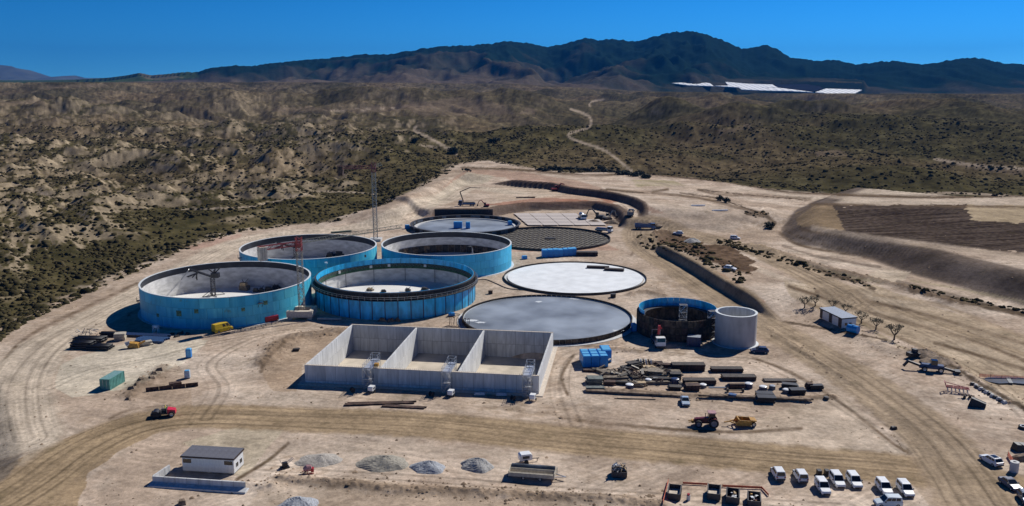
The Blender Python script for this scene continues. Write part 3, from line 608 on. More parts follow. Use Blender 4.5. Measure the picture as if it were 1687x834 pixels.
def ground_material():
    m = bpy.data.materials.new('soil_and_scrub'); m.use_nodes = True; t = m.node_tree; b = t.nodes['Principled BSDF']
    b.inputs['Roughness'].default_value = 1; b.inputs['Specular IOR Level'].default_value = 0
    at = t.nodes.new('ShaderNodeAttribute'); at.attribute_name = 'soil'; tc = t.nodes.new('ShaderNodeTexCoord')
    n = t.nodes.new('ShaderNodeTexNoise'); n.inputs['Scale'].default_value = .9; n.inputs['Detail'].default_value = 6; n.inputs['Roughness'].default_value = .7
    n2 = t.nodes.new('ShaderNodeTexNoise'); n2.inputs['Scale'].default_value = .09; n2.inputs['Detail'].default_value = 7; n2.inputs['Roughness'].default_value = .72
    t.links.new(tc.outputs['Object'], n.inputs['Vector']); t.links.new(tc.outputs['Object'], n2.inputs['Vector'])
    mr = t.nodes.new('ShaderNodeMapRange'); mr.inputs[1].default_value = .32; mr.inputs[2].default_value = .68; mr.inputs[3].default_value = .74; mr.inputs[4].default_value = 1.24
    mr2 = t.nodes.new('ShaderNodeMapRange'); mr2.inputs[1].default_value = .35; mr2.inputs[2].default_value = .65; mr2.inputs[3].default_value = .72; mr2.inputs[4].default_value = 1.24
    t.links.new(n.outputs['Fac'], mr.inputs[0]); t.links.new(n2.outputs['Fac'], mr2.inputs[0])
    mu = t.nodes.new('ShaderNodeMath'); mu.operation = 'MULTIPLY'; t.links.new(mr.outputs[0], mu.inputs[0]); t.links.new(mr2.outputs[0], mu.inputs[1])
    vm = t.nodes.new('ShaderNodeVectorMath'); vm.operation = 'SCALE'; t.links.new(at.outputs['Color'], vm.inputs[0]); t.links.new(mu.outputs[0], vm.inputs['Scale'])
    t.links.new(vm.outputs[0], b.inputs['Base Color'])
    bp = t.nodes.new('ShaderNodeBump'); bp.inputs['Strength'].default_value = .5; bp.inputs['Distance'].default_value = .25
    t.links.new(n.outputs['Fac'], bp.inputs['Height']); t.links.new(bp.outputs[0], b.inputs['Normal'])
    return m
make_ground()
def gz(x, y):
    z, _ = terrain(np.array([x], float), np.array([y], float)); return float(z[0])

# distant blue range far to the left, and scrub
def far_range():
    pts = [(-260, 112), (-120, 102), (-40, 104), (0, 107), (30, 112), (48, 117), (62, 122), (85, 128.5), (95, 127), (108, 125), (122, 124.5), (126, 130), (135, 136)]
    secs = []; Y0 = 15000.0
    mb = MB(); rows = []
    fine = [(a, np.interp(a, [p[0] for p in pts], [p[1] for p in pts])) for a in np.linspace(-260, 135, 80)]
    for k, (dy, f) in enumerate(((-1500, 0), (-1000, .45), (-500, .78), (0, 1), (700, .5), (1400, 0))):
        row = []
        for j, (a, b) in enumerate(fine):
            d = ray(a, b); y = Y0+dy; zt = CAM_H+d[2]/d[1]*Y0
            row.append((d[0]/d[1]*Y0, y+120*math.sin(j*.9+k), -60+(zt+60)*f*(1+(.06*math.sin(j*1.7+k*2) if f < 1 else 0))))
        rows.append(row)
    n = len(fine)
    vs = [p for r in rows for p in r]; fs = [(k*n+j, k*n+j+1, (k+1)*n+j+1, (k+1)*n+j) for k in range(len(rows)-1) for j in range(n-1)]
    o = MB().add(vs, fs).build('distant_hills', mat('distant_hill_cover', (.06, .065, .045), .9, var=.3, scale=.002), smooth=True); o['kind'] = 'structure'
    pl = MB().add([(-60000, 8300, 20), (60000, 8300, 20), (60000, 60000, -80), (-60000, 60000, -80)], [(0, 1, 2, 3)]).build('plain', mat('plain_cover', (.08, .09, .05), .9, var=.2, scale=.001)); pl['kind'] = 'structure'
far_range()

def make_scrub():
    rng = np.random.default_rng(3)
    N = 210000
    Y = 1/np.sqrt(rng.uniform(1/1500**2, 1/190**2, N))        # more plants near, fewer far
    Y = np.where(rng.random(N) < .62, np.sqrt(rng.uniform(190**2, 1150**2, N)), Y)
    t = rng.uniform(-.78, .78, N); x = t*Y
    pre = (rng.random(N) < .80+.9*fbm(x/35, Y/35, 3, 201)+.5*fbm(x/9, Y/9, 2, 203)); x, Y = x[pre], Y[pre]; N = len(x)
    z, m = terrain(x, Y)
    e = .7; zx, _ = terrain(x+e, Y); zy, _ = terrain(x, Y+e)
    slope = np.hypot(zx-z, zy-z)/e
    dens = (1.0-slope*1.0*m['left'])*ss(1550, 700, Y)
    px, py = project(x, Y, z)
    path = np.ones(N, bool)
    for L, w in (([(938, 226), (985, 243), (1010, 257), (1040, 282)], 4), ([(683, 215), (705, 226), (752, 254)], 4)):
        d, _, _, _ = poly_dist(px, py, L); path &= d > w
    dens = dens*lerp(1, .38, ss(-.06, .06, m['t']))*(.45+1.1*ss(-.25, .35, fbm(x/26, Y/40, 3, 207)))
    keep = (m['outd'] > 3) & (rng.random(N) < dens) & (m['q'] <= .02) & path
    extra = np.zeros(N, bool)
    for L, w in (([(1185, 398), (1250, 416), (1330, 440), (1430, 470)], 5), ([(1500, 472), (1600, 496), (1700, 516)], 3), ([(1232, 352), (1262, 355), (1276, 368)], 5),
                 ([(1060, 398), (1130, 405), (1220, 455)], 12)):
        d, _, _, _ = poly_dist(px, py, L); extra |= (d < w) & (rng.random(N) < .7)
    keep |= extra & (m['outd'] == 0)
    x, Y, z = x[keep], Y[keep], z[keep]; n = len(x); left = m['left'][keep]; ex = extra[keep]
    # one plant: ragged low dome of 18 faces
    k = 7; ang = np.arange(k)*2*PI/k
    base = np.stack([np.cos(ang)*1.0, np.sin(ang)*1.0, np.full(k, -.12)], 1); mid = np.stack([np.cos(ang+.4)*.78, np.sin(ang+.4)*.78, np.full(k, .5)], 1)
    tp = np.concatenate([base, mid, [[0, 0, .85]]])
    fs = [(i, (i+1) % k, k+i) for i in range(k)]+[((i+1) % k, k+(i+1) % k, k+i) for i in range(k)]+[(k+i, k+(i+1) % k, 2*k) for i in range(k)]
    size = rng.gamma(2.6, .185, n)*(.85+.0007*Y)*np.where(ex, .9, 1)+.16
    size = np.minimum(size, 2.0)
    V = tp[None]*size[:, None, None]*rng.uniform(.62, 1.3, (n, 2*k+1, 1)); V[:, :, 2] *= rng.uniform(.65, 1.1, (n, 1))
    V += np.stack([x, Y, z], 1)[:, None]
    Fc = (np.array(fs)[None]+(np.arange(n)*(2*k+1))[:, None, None]).reshape(-1, 3)
    g = rng.random(n)[:, None]
    colr = lerp(np.array([.026, .025, .013]), np.array([.085, .070, .036]), g**.8)*rng.uniform(.75, 1.2, (n, 1))
    cv = np.repeat(colr[:, None], 2*k+1, 1)
    me = bpy.data.meshes.new('scrub'); me.vertices.add(n*(2*k+1)); me.vertices.foreach_set('co', V.astype(np.float32).ravel())
    me.loops.add(Fc.size); me.loops.foreach_set('vertex_index', Fc.ravel().astype(np.int32)); me.polygons.add(len(Fc))
    me.polygons.foreach_set('loop_start', np.arange(0, Fc.size, 3, dtype=np.int32)); me.polygons.foreach_set('loop_total', np.full(len(Fc), 3, np.int32))
    me.update(calc_edges=True)
    at = me.attributes.new('soil', 'FLOAT_COLOR', 'POINT'); at.data.foreach_set('color', np.concatenate([cv.reshape(-1, 3), np.ones((n*(2*k+1), 1))], 1).astype(np.float32).ravel())
    me.materials.append(bpy.data.materials['soil_and_scrub']); o = bpy.data.objects.new('scrub', me); C.objects.link(o); o['kind'] = 'stuff'
    tag(o, 'low dark green and dry brown scrub dotted over the hills', 'scrub')
    print('scrub plants', n)
make_scrub()
def make_stones():
    rng = np.random.default_rng(11); N = 26000
    Y = 1/rng.uniform(1/420, 1/112, N); x = rng.uniform(-.66, .66, N)*Y
    dB = np.full(N, 99.0)
    for L, H, w in BERMS: dB = np.minimum(dB, poly_dist(x, Y, L, 20)[0]/w)
    dr = np.minimum(poly_dist(x, Y, ROAD_F, 20)[0], poly_dist(x, Y, ROAD_R, 20)[0])
    keep = ((dB < 2.2) & (rng.random(N) < .8)) | ((rng.random(N) < .16*ss(-.2, .3, fbm(x/14, Y/14, 3, 211))) & (dr > 7))
    x, Y = x[keep], Y[keep]; z, m = terrain(x, Y); k = (m['outd'] == 0) & (z > -2) & (z < 9)
    for c0, c1, rr in FLAT: k &= np.hypot(x-c0, Y-c1) > rr+1.5
    bx = (x-BOX_A.x)*bu.x+(Y-BOX_A.y)*bu.y; by = (x-BOX_A.x)*bv.x+(Y-BOX_A.y)*bv.y
    k &= ~((bx > -2) & (bx < BOX_L+2) & (by > -2) & (by < BOX_W+2))
    x, Y, z = x[k], Y[k], z[k]; n = len(x)
    T = np.array([[1, 0, 0], [.2, .9, 0], [-.9, .4, 0], [-.6, -.8, 0], [.5, -.9, 0], [.1, .05, .8]]); Fs = np.array([(i, (i+1) % 5, 5) for i in range(5)])
    sz = rng.gamma(2.0, .07, n)+.07
    V = T[None]*sz[:, None, None]*rng.uniform(.6, 1.4, (n, 6, 1))+np.stack([x, Y, z-.02], 1)[:, None]
    Fc = (Fs[None]+(np.arange(n)*6)[:, None, None]).reshape(-1, 3)
    me = bpy.data.meshes.new('loose_stones'); me.vertices.add(n*6); me.vertices.foreach_set('co', V.astype(np.float32).ravel()); me.loops.add(Fc.size); me.loops.foreach_set('vertex_index', Fc.ravel().astype(np.int32))
    me.polygons.add(len(Fc)); me.polygons.foreach_set('loop_start', np.arange(0, Fc.size, 3, dtype=np.int32)); me.polygons.foreach_set('loop_total', np.full(len(Fc), 3, np.int32)); me.update(calc_edges=True)
    cc = np.repeat((np.array([.24, .18, .13])*rng.uniform(.5, 1.6, (n, 1)))[:, None], 6, 1)
    at = me.attributes.new('soil', 'FLOAT_COLOR', 'POINT'); at.data.foreach_set('color', np.concatenate([cc.reshape(-1, 3), np.ones((n*6, 1))], 1).astype(np.float32).ravel())
    me.materials.append(bpy.data.materials['soil_and_scrub']); o = bpy.data.objects.new('loose_stones', me); C.objects.link(o); o['kind'] = 'stuff'; tag(o, 'loose stones and clods scattered over the bare site', 'stones')
make_stones()
#@@OBJECTS@@
# ================================================================== large structures
OUT0 = 'round digester tanks'
def ring_panel_mesh(name, r, t, z0, z1, n, m, gap=.05, ribs=0, proud=.0):
    """one curved panel of a ring of n, with its own edges"""
    a = PI/n-gap/r/2; mb = MB(); k = 4
    sec = []
    for i in range(k+1):
        q = -a+2*a*i/k; c, s_ = math.cos(q), math.sin(q)
        sec.append([(r*c, r*s_, z0), ((r+t)*c, (r+t)*s_, z0), ((r+t)*c, (r+t)*s_, z1), (r*c, r*s_, z1)])
    mb.loft(sec)
    for j in range(ribs):
        q = -a+2*a*(j+.5)/ribs; d = Vector((math.cos(q), math.sin(q), 0))
        mb.bar(d*(r+t+.05)+Vector((0, 0, z0+.02)), d*(r+t+.05)+Vector((0, 0, z1-.02)), .12)
    return mb.mesh(name, m)
def lifts(r, z0, H, n, step=.03):        # wall profile with recessed pour joints
    p = []; h = (H-z0)/n
    for i in range(n):
        p += [(r-step, z0+i*h), (r, z0+i*h+.04), (r, z0+(i+1)*h-.04), (r-step, z0+(i+1)*h)]
    return p
def bracket(m=None):
    mb = MB().box(-.7, .7, -.06, 1.1, -.05, .05).bar((-.6, 0, -1.2), (-.6, 1.0, 0), .09).bar((.6, 0, -1.2), (.6, 1.0, 0), .09)
    for x in (-.65, .65): mb.bar((x, 1.05, 0), (x, 1.05, 1.0), .06)
    mb.bar((-.65, 1.05, 1.0), (.65, 1.05, 1.0), .06).bar((-.65, 1.05, .5), (.65, 1.05, .5), .05)
    return mb.mesh('work_bracket', M['trimgrey'])
def tank(t, H, label, blue, inner, lin=2.3, group=OUT0, brk=()):
    x, y, r = t; o = thing('digester_tank', label, 'tank', (x, y, 0), 0, group)
    MB().lathe([(r-.06, -.3), (r-.06, H-.12)], 160).build('outer_wall', M['seam'], o)
    for row in range(3):
        zz = (H-.14)/3; pm_ = ring_panel_mesh('wall_panel', r-.08, .08, row*zz+.02, (row+1)*zz-.03, 38, blue, .06)
        for i in range(38): inst(pm_, 'wall_panel', o, rot=(0, 0, 2*PI*(i+.5*(row % 2))/38))
    ri = r-.42
    MB().lathe([(ri, .1), (ri, H-lin)], 160).build('inner_wall', inner, o)
    MB().lathe([(ri-.02, H-lin), (ri-.03, H-lin+.01), (ri-.03, H-.1)]).build('wall_lining', M['lining'], o, True)
    MB().lathe([(ri-.06, H-.12), (ri-.06, H), (r+.05, H), (r+.05, H-.12)], 128, True).build('rim', M['rim'], o)
    MB().disc(ri+.1, .12).build('floor_slab', M['conc_floor'], o)
    MB().lathe([(r, .0), (r+.9, .02), (r+.9, .12), (r-.05, .12)], 96).build('footing', M['concrete'], o)
    bm_ = bracket()
    for a, z in brk:
        a = R(a); b = inst(bm_, 'work_bracket', o, (r*math.cos(a), r*math.sin(a), z), (0, 0, a-PI/2))
    return o
t1 = tank(T1, 9.0, 'weathered teal blue tank at the left, nearest the yellow van', M['blue1'], M['conc_inner'], 2.0, brk=((196, 3.6), (-52, 6.2)))
t2 = tank(T2, 9.0, 'blue tank behind the red-topped crane, left of the rear pair', M['blue1'], M['conc_inner'], 2.2, brk=((-150, 7), (-110, 8)))
t3 = tank(T3, 8.5, 'bright sky blue tank in the middle, right of the rear pair', M['blue2'], M['conc_inner'], 2.2)
# yellowish service patches on the nearest tank wall
for a, z, s_ in ((-104, 4.4, .8), (-92, 5.2, .6), (-122, 3.0, .5), (-63, 5.0, .5), (-48, 6.0, .6)):
    a = R(a); x, y, r = T1
    MB().box(-s_, s_, -.03, .05, -s_, s_).build('repair_patch', mat('yellow_green_patch', (.14, .24, .13), .7, var=.3), t1)
    o = C.objects[-1]; o.location = (r*math.cos(a), r*math.sin(a), z); o.rotation_euler = (0, 0, a-PI/2)

# T4: tank still wearing its blue shutters
x, y, r = T4; H = 8.0
t4 = thing('digester_tank', 'tank in blue shutter panels with dark walkway ring round its top, front middle', 'tank', (x, y, 0), 0, OUT0)
MB().lathe([(r-.1, -.2), (r-.1, H-2.2)]).build('outer_wall', M['blue4'], t4, True)
pm = ring_panel_mesh('wall_panel', r, .12, 0, H-2.3, 42, M['blue4'], .28)
for i in range(42): inst(pm, 'wall_panel', t4, rot=(0, 0, 2*PI*i/42))
sm_ = MB().box(r+.08, r+.2, -.12, .12, 0, H-2.25).mesh('joint_rib', M['navy'])
for i in range(42): inst(sm_, 'joint_rib', t4, rot=(0, 0, 2*PI*(i+.5)/42))
wl = MB().lathe([(r, H-2.3), (r+1.05, H-2.25), (r+1.05, H-2.1), (r, H-2.1)], 96, True).build('walkway', M['form'], t4)
um = ring_panel_mesh('shutter', r-.05, .12, H-2.1, H-.35, 60, M['form'], .06, 3)
for i in range(60): inst(um, 'shutter', t4, rot=(0, 0, 2*PI*i/60))
rl = MB()
for i in range(84):
    a = 2*PI*i/84; d = Vector((math.cos(a), math.sin(a), 0))*(r+1.0); rl.bar(d+Vector((0, 0, H-2.1)), d+Vector((0, 0, H-1.0)), .07)
rl.lathe([(r+.97, H-1.08), (r+1.03, H-1.08), (r+1.03, H-1.0), (r+.97, H-1.0)], 84, True).lathe([(r+.97, H-1.6), (r+1.03, H-1.6), (r+1.03, H-1.54), (r+.97, H-1.54)], 84, True)
rl.build('guard_rail', M['steel'], t4)
ri = r-.5
MB().lathe([(ri, .1), (ri, H-3.4)]).build('inner_wall', M['conc_inner'], t4, True)
MB().lathe([(ri-.02, H-3.4), (ri-.3, H-3.38), (ri-.3, H-2.6), (ri-.02, H-2.6)]).build('inner_walkway', M['green'], t4)
im = ring_panel_mesh('inner_shutter', ri-.28, .1, H-3.2, H-1.7, 54, mat('green_grey_mesh', (.06, .085, .07), .8, var=.3), .1, 2)
for i in range(54): inst(im, 'inner_shutter', t4, rot=(0, 0, 2*PI*i/54))
tm = ring_panel_mesh('top_panel', ri, .12, H-1.65, H+.15, 48, M['blue4'], .08)
for i in range(48): inst(tm, 'top_panel', t4, rot=(0, 0, 2*PI*i/48))
MB().lathe([(r-.42, H+.02), (r+.12, H+.02), (r+.12, H-.3), (r-.42, H-.3)], 96, True).build('rim', M['trimgrey'], t4)
MB().disc(ri+.2, .12).build('floor_slab', M['conc_floor'], t4)
pr = MB()
for i in range(14):
    a = 2*PI*(i+.5)/14; d = Vector((math.cos(a), math.sin(a), 0))*(ri-.5); pr.bar(d+Vector((0, 0, .1)), d+Vector((0, 0, H-2.6)), .14)
pr.build('prop', M['trimgrey'], t4)
lm = MB().box(-.45, .45, -.1, .1, -.45, .45).mesh('lamp_panel', M['conc_light'])
for i in (3, 5, 6, 8):
    a = R(28+i*15); inst(lm, 'lamp_panel', t4, ((ri-.5)*math.cos(a), (ri-.5)*math.sin(a), H-2.2), (0, 0, a+PI/2))
bw = MB().box(-.8, .8, -.5, .5, 0, 1.5).box(-.95, .95, -.65, .65, 1.5, 1.62); bw.build('floor_plinth', M['conc_light'], t4); C.objects[-1].location = (1.5, 3, .12)

# T5: low dark shuttering round a grey floor, blue boxes inside
x, y, r = T5
t5 = thing('tank_base', 'tank base ringed by low dark shuttering at the back of the row', 'tank base', (x, y, 0), 0)
MB().disc(r-.4, .5).build('floor_slab', M['conc_wet'], t5)
MB().lathe([(r-.9, .0), (r-.9, .9), (r-2.4, .92), (r-2.4, .5)]).build('upstand', M['conc_light'], t5)
lo = [ring_panel_mesh('shutter_panel', r-.2, .15, -.2, 2.3, 64, M['form'], .1, 2), ring_panel_mesh('shutter_panel', r-.2, .15, -.2, 2.3, 64, M['lining_patch'], .1, 1)]
for i in range(64): inst(lo[1 if i % 3 == 0 or i % 7 == 0 else 0], 'shutter_panel', t5, rot=(0, 0, 2*PI*i/64))
MB().lathe([(r-.3, 2.3), (r+.9, 2.3), (r+.9, 2.18), (r-.3, 2.18)], 96, True).build('walkway', M['trimgrey'], t5)
# slab A
x, y, r = SA
sa = thing('tank_base', 'round blue-grey concrete slab with dark edge shutters, in front', 'slab', (x, y, 0), 0)
MB().disc(r-.75, .9, 128).build('floor_slab', M['conc_wet'], sa)
MB().lathe([(r-.75, .9), (r-.75, 1.02), (r-.62, 1.02), (r-.62, -.1)], 128).build('edge_strip', M['rim'], sa)
ep = ring_panel_mesh('edge_shutter', r-.45, .1, 0, 1.5, 96, M['formtan'], .06, 2)
for i in range(96): inst(ep, 'edge_shutter', sa, rot=(0, 0, 2*PI*i/96))
MB().lathe([(r-.5, 1.5), (r-.18, 1.5), (r-.18, 1.42), (r-.5, 1.42)], 128, True).build('top_rail', M['form'], sa)
MB().lathe([(r+.0, .0), (r+1.2, .02), (r+1.2, .14), (r-.3, .14)], 96).build('footing', M['concrete'], sa)
sp1 = mat('plaster_splash', (.62, .66, .70), .8, var=.08)
for a, b, k in ((776, 528, 1.0), (793, 531, .7), (1019, 545, .8), (948, 492, .7), (886, 497, .6)):
    g = G(a, b, .95); mb = MB(); ng = 14
    mb.add([(k*random.uniform(.8, 2.6)*math.cos(2*PI*i/ng)*1.3, k*random.uniform(.6, 1.9)*math.sin(2*PI*i/ng), 0) for i in range(ng)], [tuple(range(ng))])
    o = mb.build('cement_splash', sp1, sa); o.location = (g.x-x, g.y-y, .906)
# slab B white
x, y, r = SB
sb = thing('tank_base', 'round bright white concrete slab behind the blue-grey one', 'slab', (x, y, 0), 0)
MB().disc(r-1.2, .5, 128).build('floor_slab', mat('white_screed', (.76, .79, .81), .7, var=.06, scale=.22, detail=10), sb)
MB().lathe([(r-1.2, .5), (r-1.2, -.1)], 128).build('slab_edge', M['concrete'], sb)
MB().lathe([(r-.95, .12), (r-.1, .12)], 128).build('gutter', M['rim'], sb)
MB().lathe([(r-.1, 0), (r-.1, .75), (r+.12, .75), (r+.12, 0)], 128, True).build('edge_shutter', M['form'], sb)
# slab C rebar
x, y, r = SC
sc_ = thing('tank_base', 'round foundation with rows of dark reinforcement being laid, behind the blue boxes', 'foundation', (x, y, 0), 0)
MB().disc(r-.5, .14, 96).build('blinding_layer', M['rebarfloor'], sc_)
MB().lathe([(r-.5, 0), (r-.5, 1.0), (r-.2, 1.0), (r-.2, 0)], 96, True).build('edge_wall', M['form'], sc_)
ca, sa_ = math.cos(R(62)), math.sin(R(62))
for k in range(-11, 12):
    off = k*2.05; L = math.sqrt(max(0, (r-1)**2-off*off))
    if L > 2:
        o = MB().box(-L, L, -.14, .14, 0, .22).build('spacer_row', M['form'], sc_); o.location = (-sa_*off, ca*off, .145); o.rotation_euler = (0, 0, R(62))
for k in range(-4, 5):
    off = k*4.9; L = math.sqrt(max(0, (r-1)**2-off*off))
    o = MB().box(-L, L, -.06, .06, 0, .14).build('cross_bar', M['rust'], sc_); o.location = (-math.sin(R(-14))*off, math.cos(R(-14))*off, .37); o.rotation_euler = (0, 0, R(-14))
o = MB().box(-2.2, 2.2, -1.6, 1.6, 0, .5).build('sump_pit_frame', M['form'], sc_); o.location = (1, 0, .15)
# slab D sheets
sd2 = thing('ground_sheet', 'pale sheet laid in squares on the levelled ground of the farthest foundation', 'sheet', G(905, 362))
c0 = G(905, 362)
for i in range(5):
    for j in range(4):
        if i == 4 and j < 2: continue
        a = [G(846+26*i+2*j*3, 353+5.0*j), G(846+26*(i+1)+2*j*3-1, 353+5.0*j), G(846+26*(i+1)+2*(j+1)*3-1, 353+5.0*(j+1)-.4), G(846+26*i+2*(j+1)*3, 353+5.0*(j+1)-.4)]
        o = MB().prism([(p.x-c0.x, p.y-c0.y) for p in reversed(a)], 0, .08).build('sheet_square', M['lightsheet'], sd2); o.location.z = .45
# T6 round shuttered tank
x, y, r = T6; H = 6.0
t6 = thing('digester_tank', 'small round tank of rusty shutters with a bright blue upper ring', 'tank', (x, y, 0), 0)
MB().lathe([(r-.12, 0), (r-.12, H-.05)]).build('core_wall', M['form'], t6, True)
for row in range(3):
    z0 = row*1.95; ms = [ring_panel_mesh('shutter_panel', r, .12, z0+.04, z0+1.9, 44, m_, .12, 2) for m_ in (M['formtan'], M['form'], M['rust'])]
    for i in range(44): inst(ms[random.choice((0, 0, 1, 2))], 'shutter_panel', t6, rot=(0, 0, 2*PI*i/44))
ms = ring_panel_mesh('inner_shutter', r-.75, .12, .1, H-1.5, 40, M['formtan'], .08, 0)
for i in range(40): inst(ms, 'inner_shutter', t6, rot=(0, 0, 2*PI*(i+.5)/40))
up = ring_panel_mesh('upper_panel', r-.45, .12, H-1.45, H+.9, 40, M['blue4'], .05)
for i in range(40):
    a = 360*i/40
    if 0 <= a <= 205 or a > 345: inst(up, 'upper_panel', t6, rot=(0, 0, R(a)))
MB().lathe([(r-.8, H-1.5), (r-2.1, H-1.5), (r-2.1, H-1.4), (r-.8, H-1.4)], 80, True).build('inner_walkway', M['trimgrey'], t6)
MB().disc(r-.8, .3).build('floor_slab', mat('bright_screed', (.66, .62, .56), .8, var=.04), t6)
# T7 bare concrete silo
x, y, r = T7; H = 8.6
t7 = thing('concrete_silo', 'tall bare grey concrete cylinder beside the small rusty tank', 'silo', (x, y, 0), 0)
MB().lathe(lifts(r, -.2, H-.1, 4, .04), 72).build('outer_wall', mat('pinkish_concrete', (.47, .445, .435), .85, var=.1, scale=.5, stretch=(1, 1, .35), bump=.15), t7)
MB().lathe([(r-.45, .1), (r-.45, H-.1)], 72).build('inner_wall', M['concrete'], t7, True)
MB().lathe([(r-.55, H-.1), (r-.55, H), (r+.08, H), (r+.08, H-.1)], 72, True).build('rim', M['rim'], t7)
MB().disc(r-.4, .12).build('floor_slab', M['concrete'], t7)
MB().lathe([(r, 0), (r+.7, .02), (r+.7, .14), (r-.1, .14)], 60).build('footing', M['rim'], t7)

# three-bay silo, sunk in the ground
silo = thing('bunker_silo', 'open grey concrete bunker with three bays, sunk in the sand', 'bunker', (BOX_A.x, BOX_A.y, 0), BOX_ANG)
WT = .45
def wall_run(a, b, z0, z1, ncol, rows, parent, m=M['concrete'], t=WT, name='wall_panel', core='wall'):
    """a poured wall: core plus one panel for every shutter mark, joints recessed"""
    a = Vector((*a, 0)); b = Vector((*b, 0)); L = (b-a).length; ang = math.atan2(b.y-a.y, b.x-a.x)
    h = (z1-z0)/rows; w = L/ncol
    c = MB().box(0, L, -t/2+.06, t/2-.06, z0, z1-.05).build(core, M['jointgrey'], parent); c.location = a; c.rotation_euler = (0, 0, ang)
    me = MB().box(.035, w-.035, -t/2, t/2, .035, h-.035).mesh(name, m)
    d = (b-a)/L
    for i in range(ncol):
        for j in range(rows):
            inst(me, name, parent, a+d*(w*i)+Vector((0, 0, z0+h*j)), (0, 0, ang))
hw = WT/2
wall_run((0, 0), (BOX_L, 0), BOX_FLOOR, BOX_TOP, 22, 2, silo); wall_run((0, BOX_W), (BOX_L, BOX_W), BOX_FLOOR, BOX_TOP, 22, 2, silo)
bays = [0, 18.1, 36.3, BOX_L]
for k, q in enumerate(bays):
    o = 0 if 0 < k < 3 else (hw if k == 0 else -hw)
    wall_run((q+o, hw), (q+o, BOX_W-hw), BOX_FLOOR, BOX_TOP+.003, 10, 2, silo)
MB().box(.1, BOX_L-.1, .1, BOX_W-.1, BOX_FLOOR-.4, BOX_FLOOR+.01).build('floor_slab', mat('sand_covered_floor', (.56, .49, .395), .9, var=.1, scale=.3), silo)
MB().box(-1.1, -.0, -1.6, BOX_W+1.6, -.5, .10).box(BOX_L, BOX_L+1.1, -1.6, BOX_W+1.6, -.5, .10).box(0, BOX_L, -1.6, -hw, -.5, .10).box(0, BOX_L, BOX_W+hw, BOX_W+1.6, -.5, .10).build('footing', M['sandconc'], silo)
cm = MB().box(-.12, .12, -.25, .25, 0, .14)
for q, w_, f in ((0, BOX_L, 0), (BOX_W, BOX_L, 0)):
    MB().box(0, w_, q-.27, q+.27, BOX_TOP+.004, BOX_TOP+.06).build('coping', M['sandconc'], silo)
# starter bars sticking out of the coping
sb_ = MB()
for i in range(120):
    for q in (0, BOX_W): sb_.bar((i*.455+.2, q, BOX_TOP), (i*.455+.2, q+random.uniform(-.05, .05), BOX_TOP+.28), .03)
sb_.build('starter_bars', M['rust'], silo)

def scaffold(mb, w, d, h, lift=2.0, wt=.07, brace=True, base=0):
    n = max(1, round(h/lift))
    for x in (-w/2, w/2):
        for y in (-d/2, d/2): mb.bar((x, y, base), (x, y, base+h), wt)
    for k in range(1, n+1):
        z = base+h*k/n
        for s in (-1, 1): mb.bar((-w/2, s*d/2, z), (w/2, s*d/2, z), wt).bar((s*w/2, -d/2, z), (s*w/2, d/2, z), wt)
        if brace:
            f = 1 if k % 2 else -1
            for s in (-1, 1): mb.bar((-f*w/2, s*d/2, z-h/n), (f*w/2, s*d/2, z), wt*.8); mb.bar((s*w/2, -f*d/2, z-h/n), (s*w/2, f*d/2, z), wt*.8)
    return mb
def stair_tower(loc, rz, label, h=4.8, yellow=False):
    o = thing('stair_tower', label, 'scaffold stairs', loc, rz, 'scaffold stairs over the bunker wall')
    scaffold(MB(), 1.9, 2.2, h, 2.0, .09).build('frame', M['steel'], o)
    MB().box(-1.0, 1.0, -.2, 5.2, h-.02, h+.1).build('gangway', M['alu'], o); C.objects[-1].location.y = 0
    r_ = MB()
    for s in (-1, 1):
        for z in (.55, 1.1): r_.bar((s*.95, -1.1, h+z), (s*.95, 5.2, h+z), .07)
        for y in (-1.1, .5, 2.1, 3.7, 5.2): r_.bar((s*.95, y, h), (s*.95, y, h+1.1), .07)
    r_.bar((-.95, -1.1, h+1.1), (.95, -1.1, h+1.1), .07)
    r_.build('hand_rail', M['steel'], o)
    for j in range(2):
        st = MB()
        for k in range(8):
            f = k/7; y0 = -1+2*f if j == 0 else 1-2*f; st.box(-.85 if j == 0 else .05, -.05 if j == 0 else .85, y0-.15, y0+.15, (j+f)*h/2, (j+f)*h/2+.05)
        st.build('stair_flight', M['alu'], o)
    MB().box(-.95, .95, -1.1, -.4, h/2, h/2+.07).box(-.95, .95, .5, 1.1, h/2-.9, h/2-.83).build('landing', M['alu'], o)
    d = scaffold(MB(), 1.8, 1.8, h+4.5, 2.0, .08, base=BOX_FLOOR); d.build('inner_frame', M['steel'], o); C.objects[-1].location.y = 5.6
    MB().box(-.9, .9, 4.7, 6.5, h-.02, h+.1).build('inner_platform', M['alu'], o)
    if yellow: MB().box(.95, 1.9, 1.3, 2.4, h-.1, h+.55).build('waste_crate', M['amber'], o)
    return o
def genset(loc, rz, label, body=M['white']):
    o = thing('generator_trailer', label, 'generator', loc, rz, 'small generators')
    MB().loft([[(-.9, -.55, .55), (-.9, .55, .55), (-.9, .55, 1.25), (-.9, -.55, 1.25)], [(-.7, -.6, .5), (-.7, .6, .5), (-.7, .6, 1.45), (-.7, -.6, 1.45)], [(.7, -.6, .5), (.7, .6, .5), (.7, .6, 1.45), (.7, -.6, 1.45)], [(.95, -.5, .55), (.95, .5, .55), (.95, .5, 1.2), (.95, -.5, 1.2)]]).build('housing', body, o)
    MB().bar((.9, 0, .5), (2.1, 0, .45), .09).bar((1.8, 0, 0), (1.8, 0, .5), .08).build('drawbar', M['trimgrey'], o)
    for s in (-1, 1): MB().cyl((0, s*.62, .32), (0, s*.82, .32), .32, n=12).build('wheel', M['rubber'], o)
    MB().box(-.5, .5, -.61, -.6, .8, 1.2).build('vent_grille', M['trimgrey'], o)
    return o
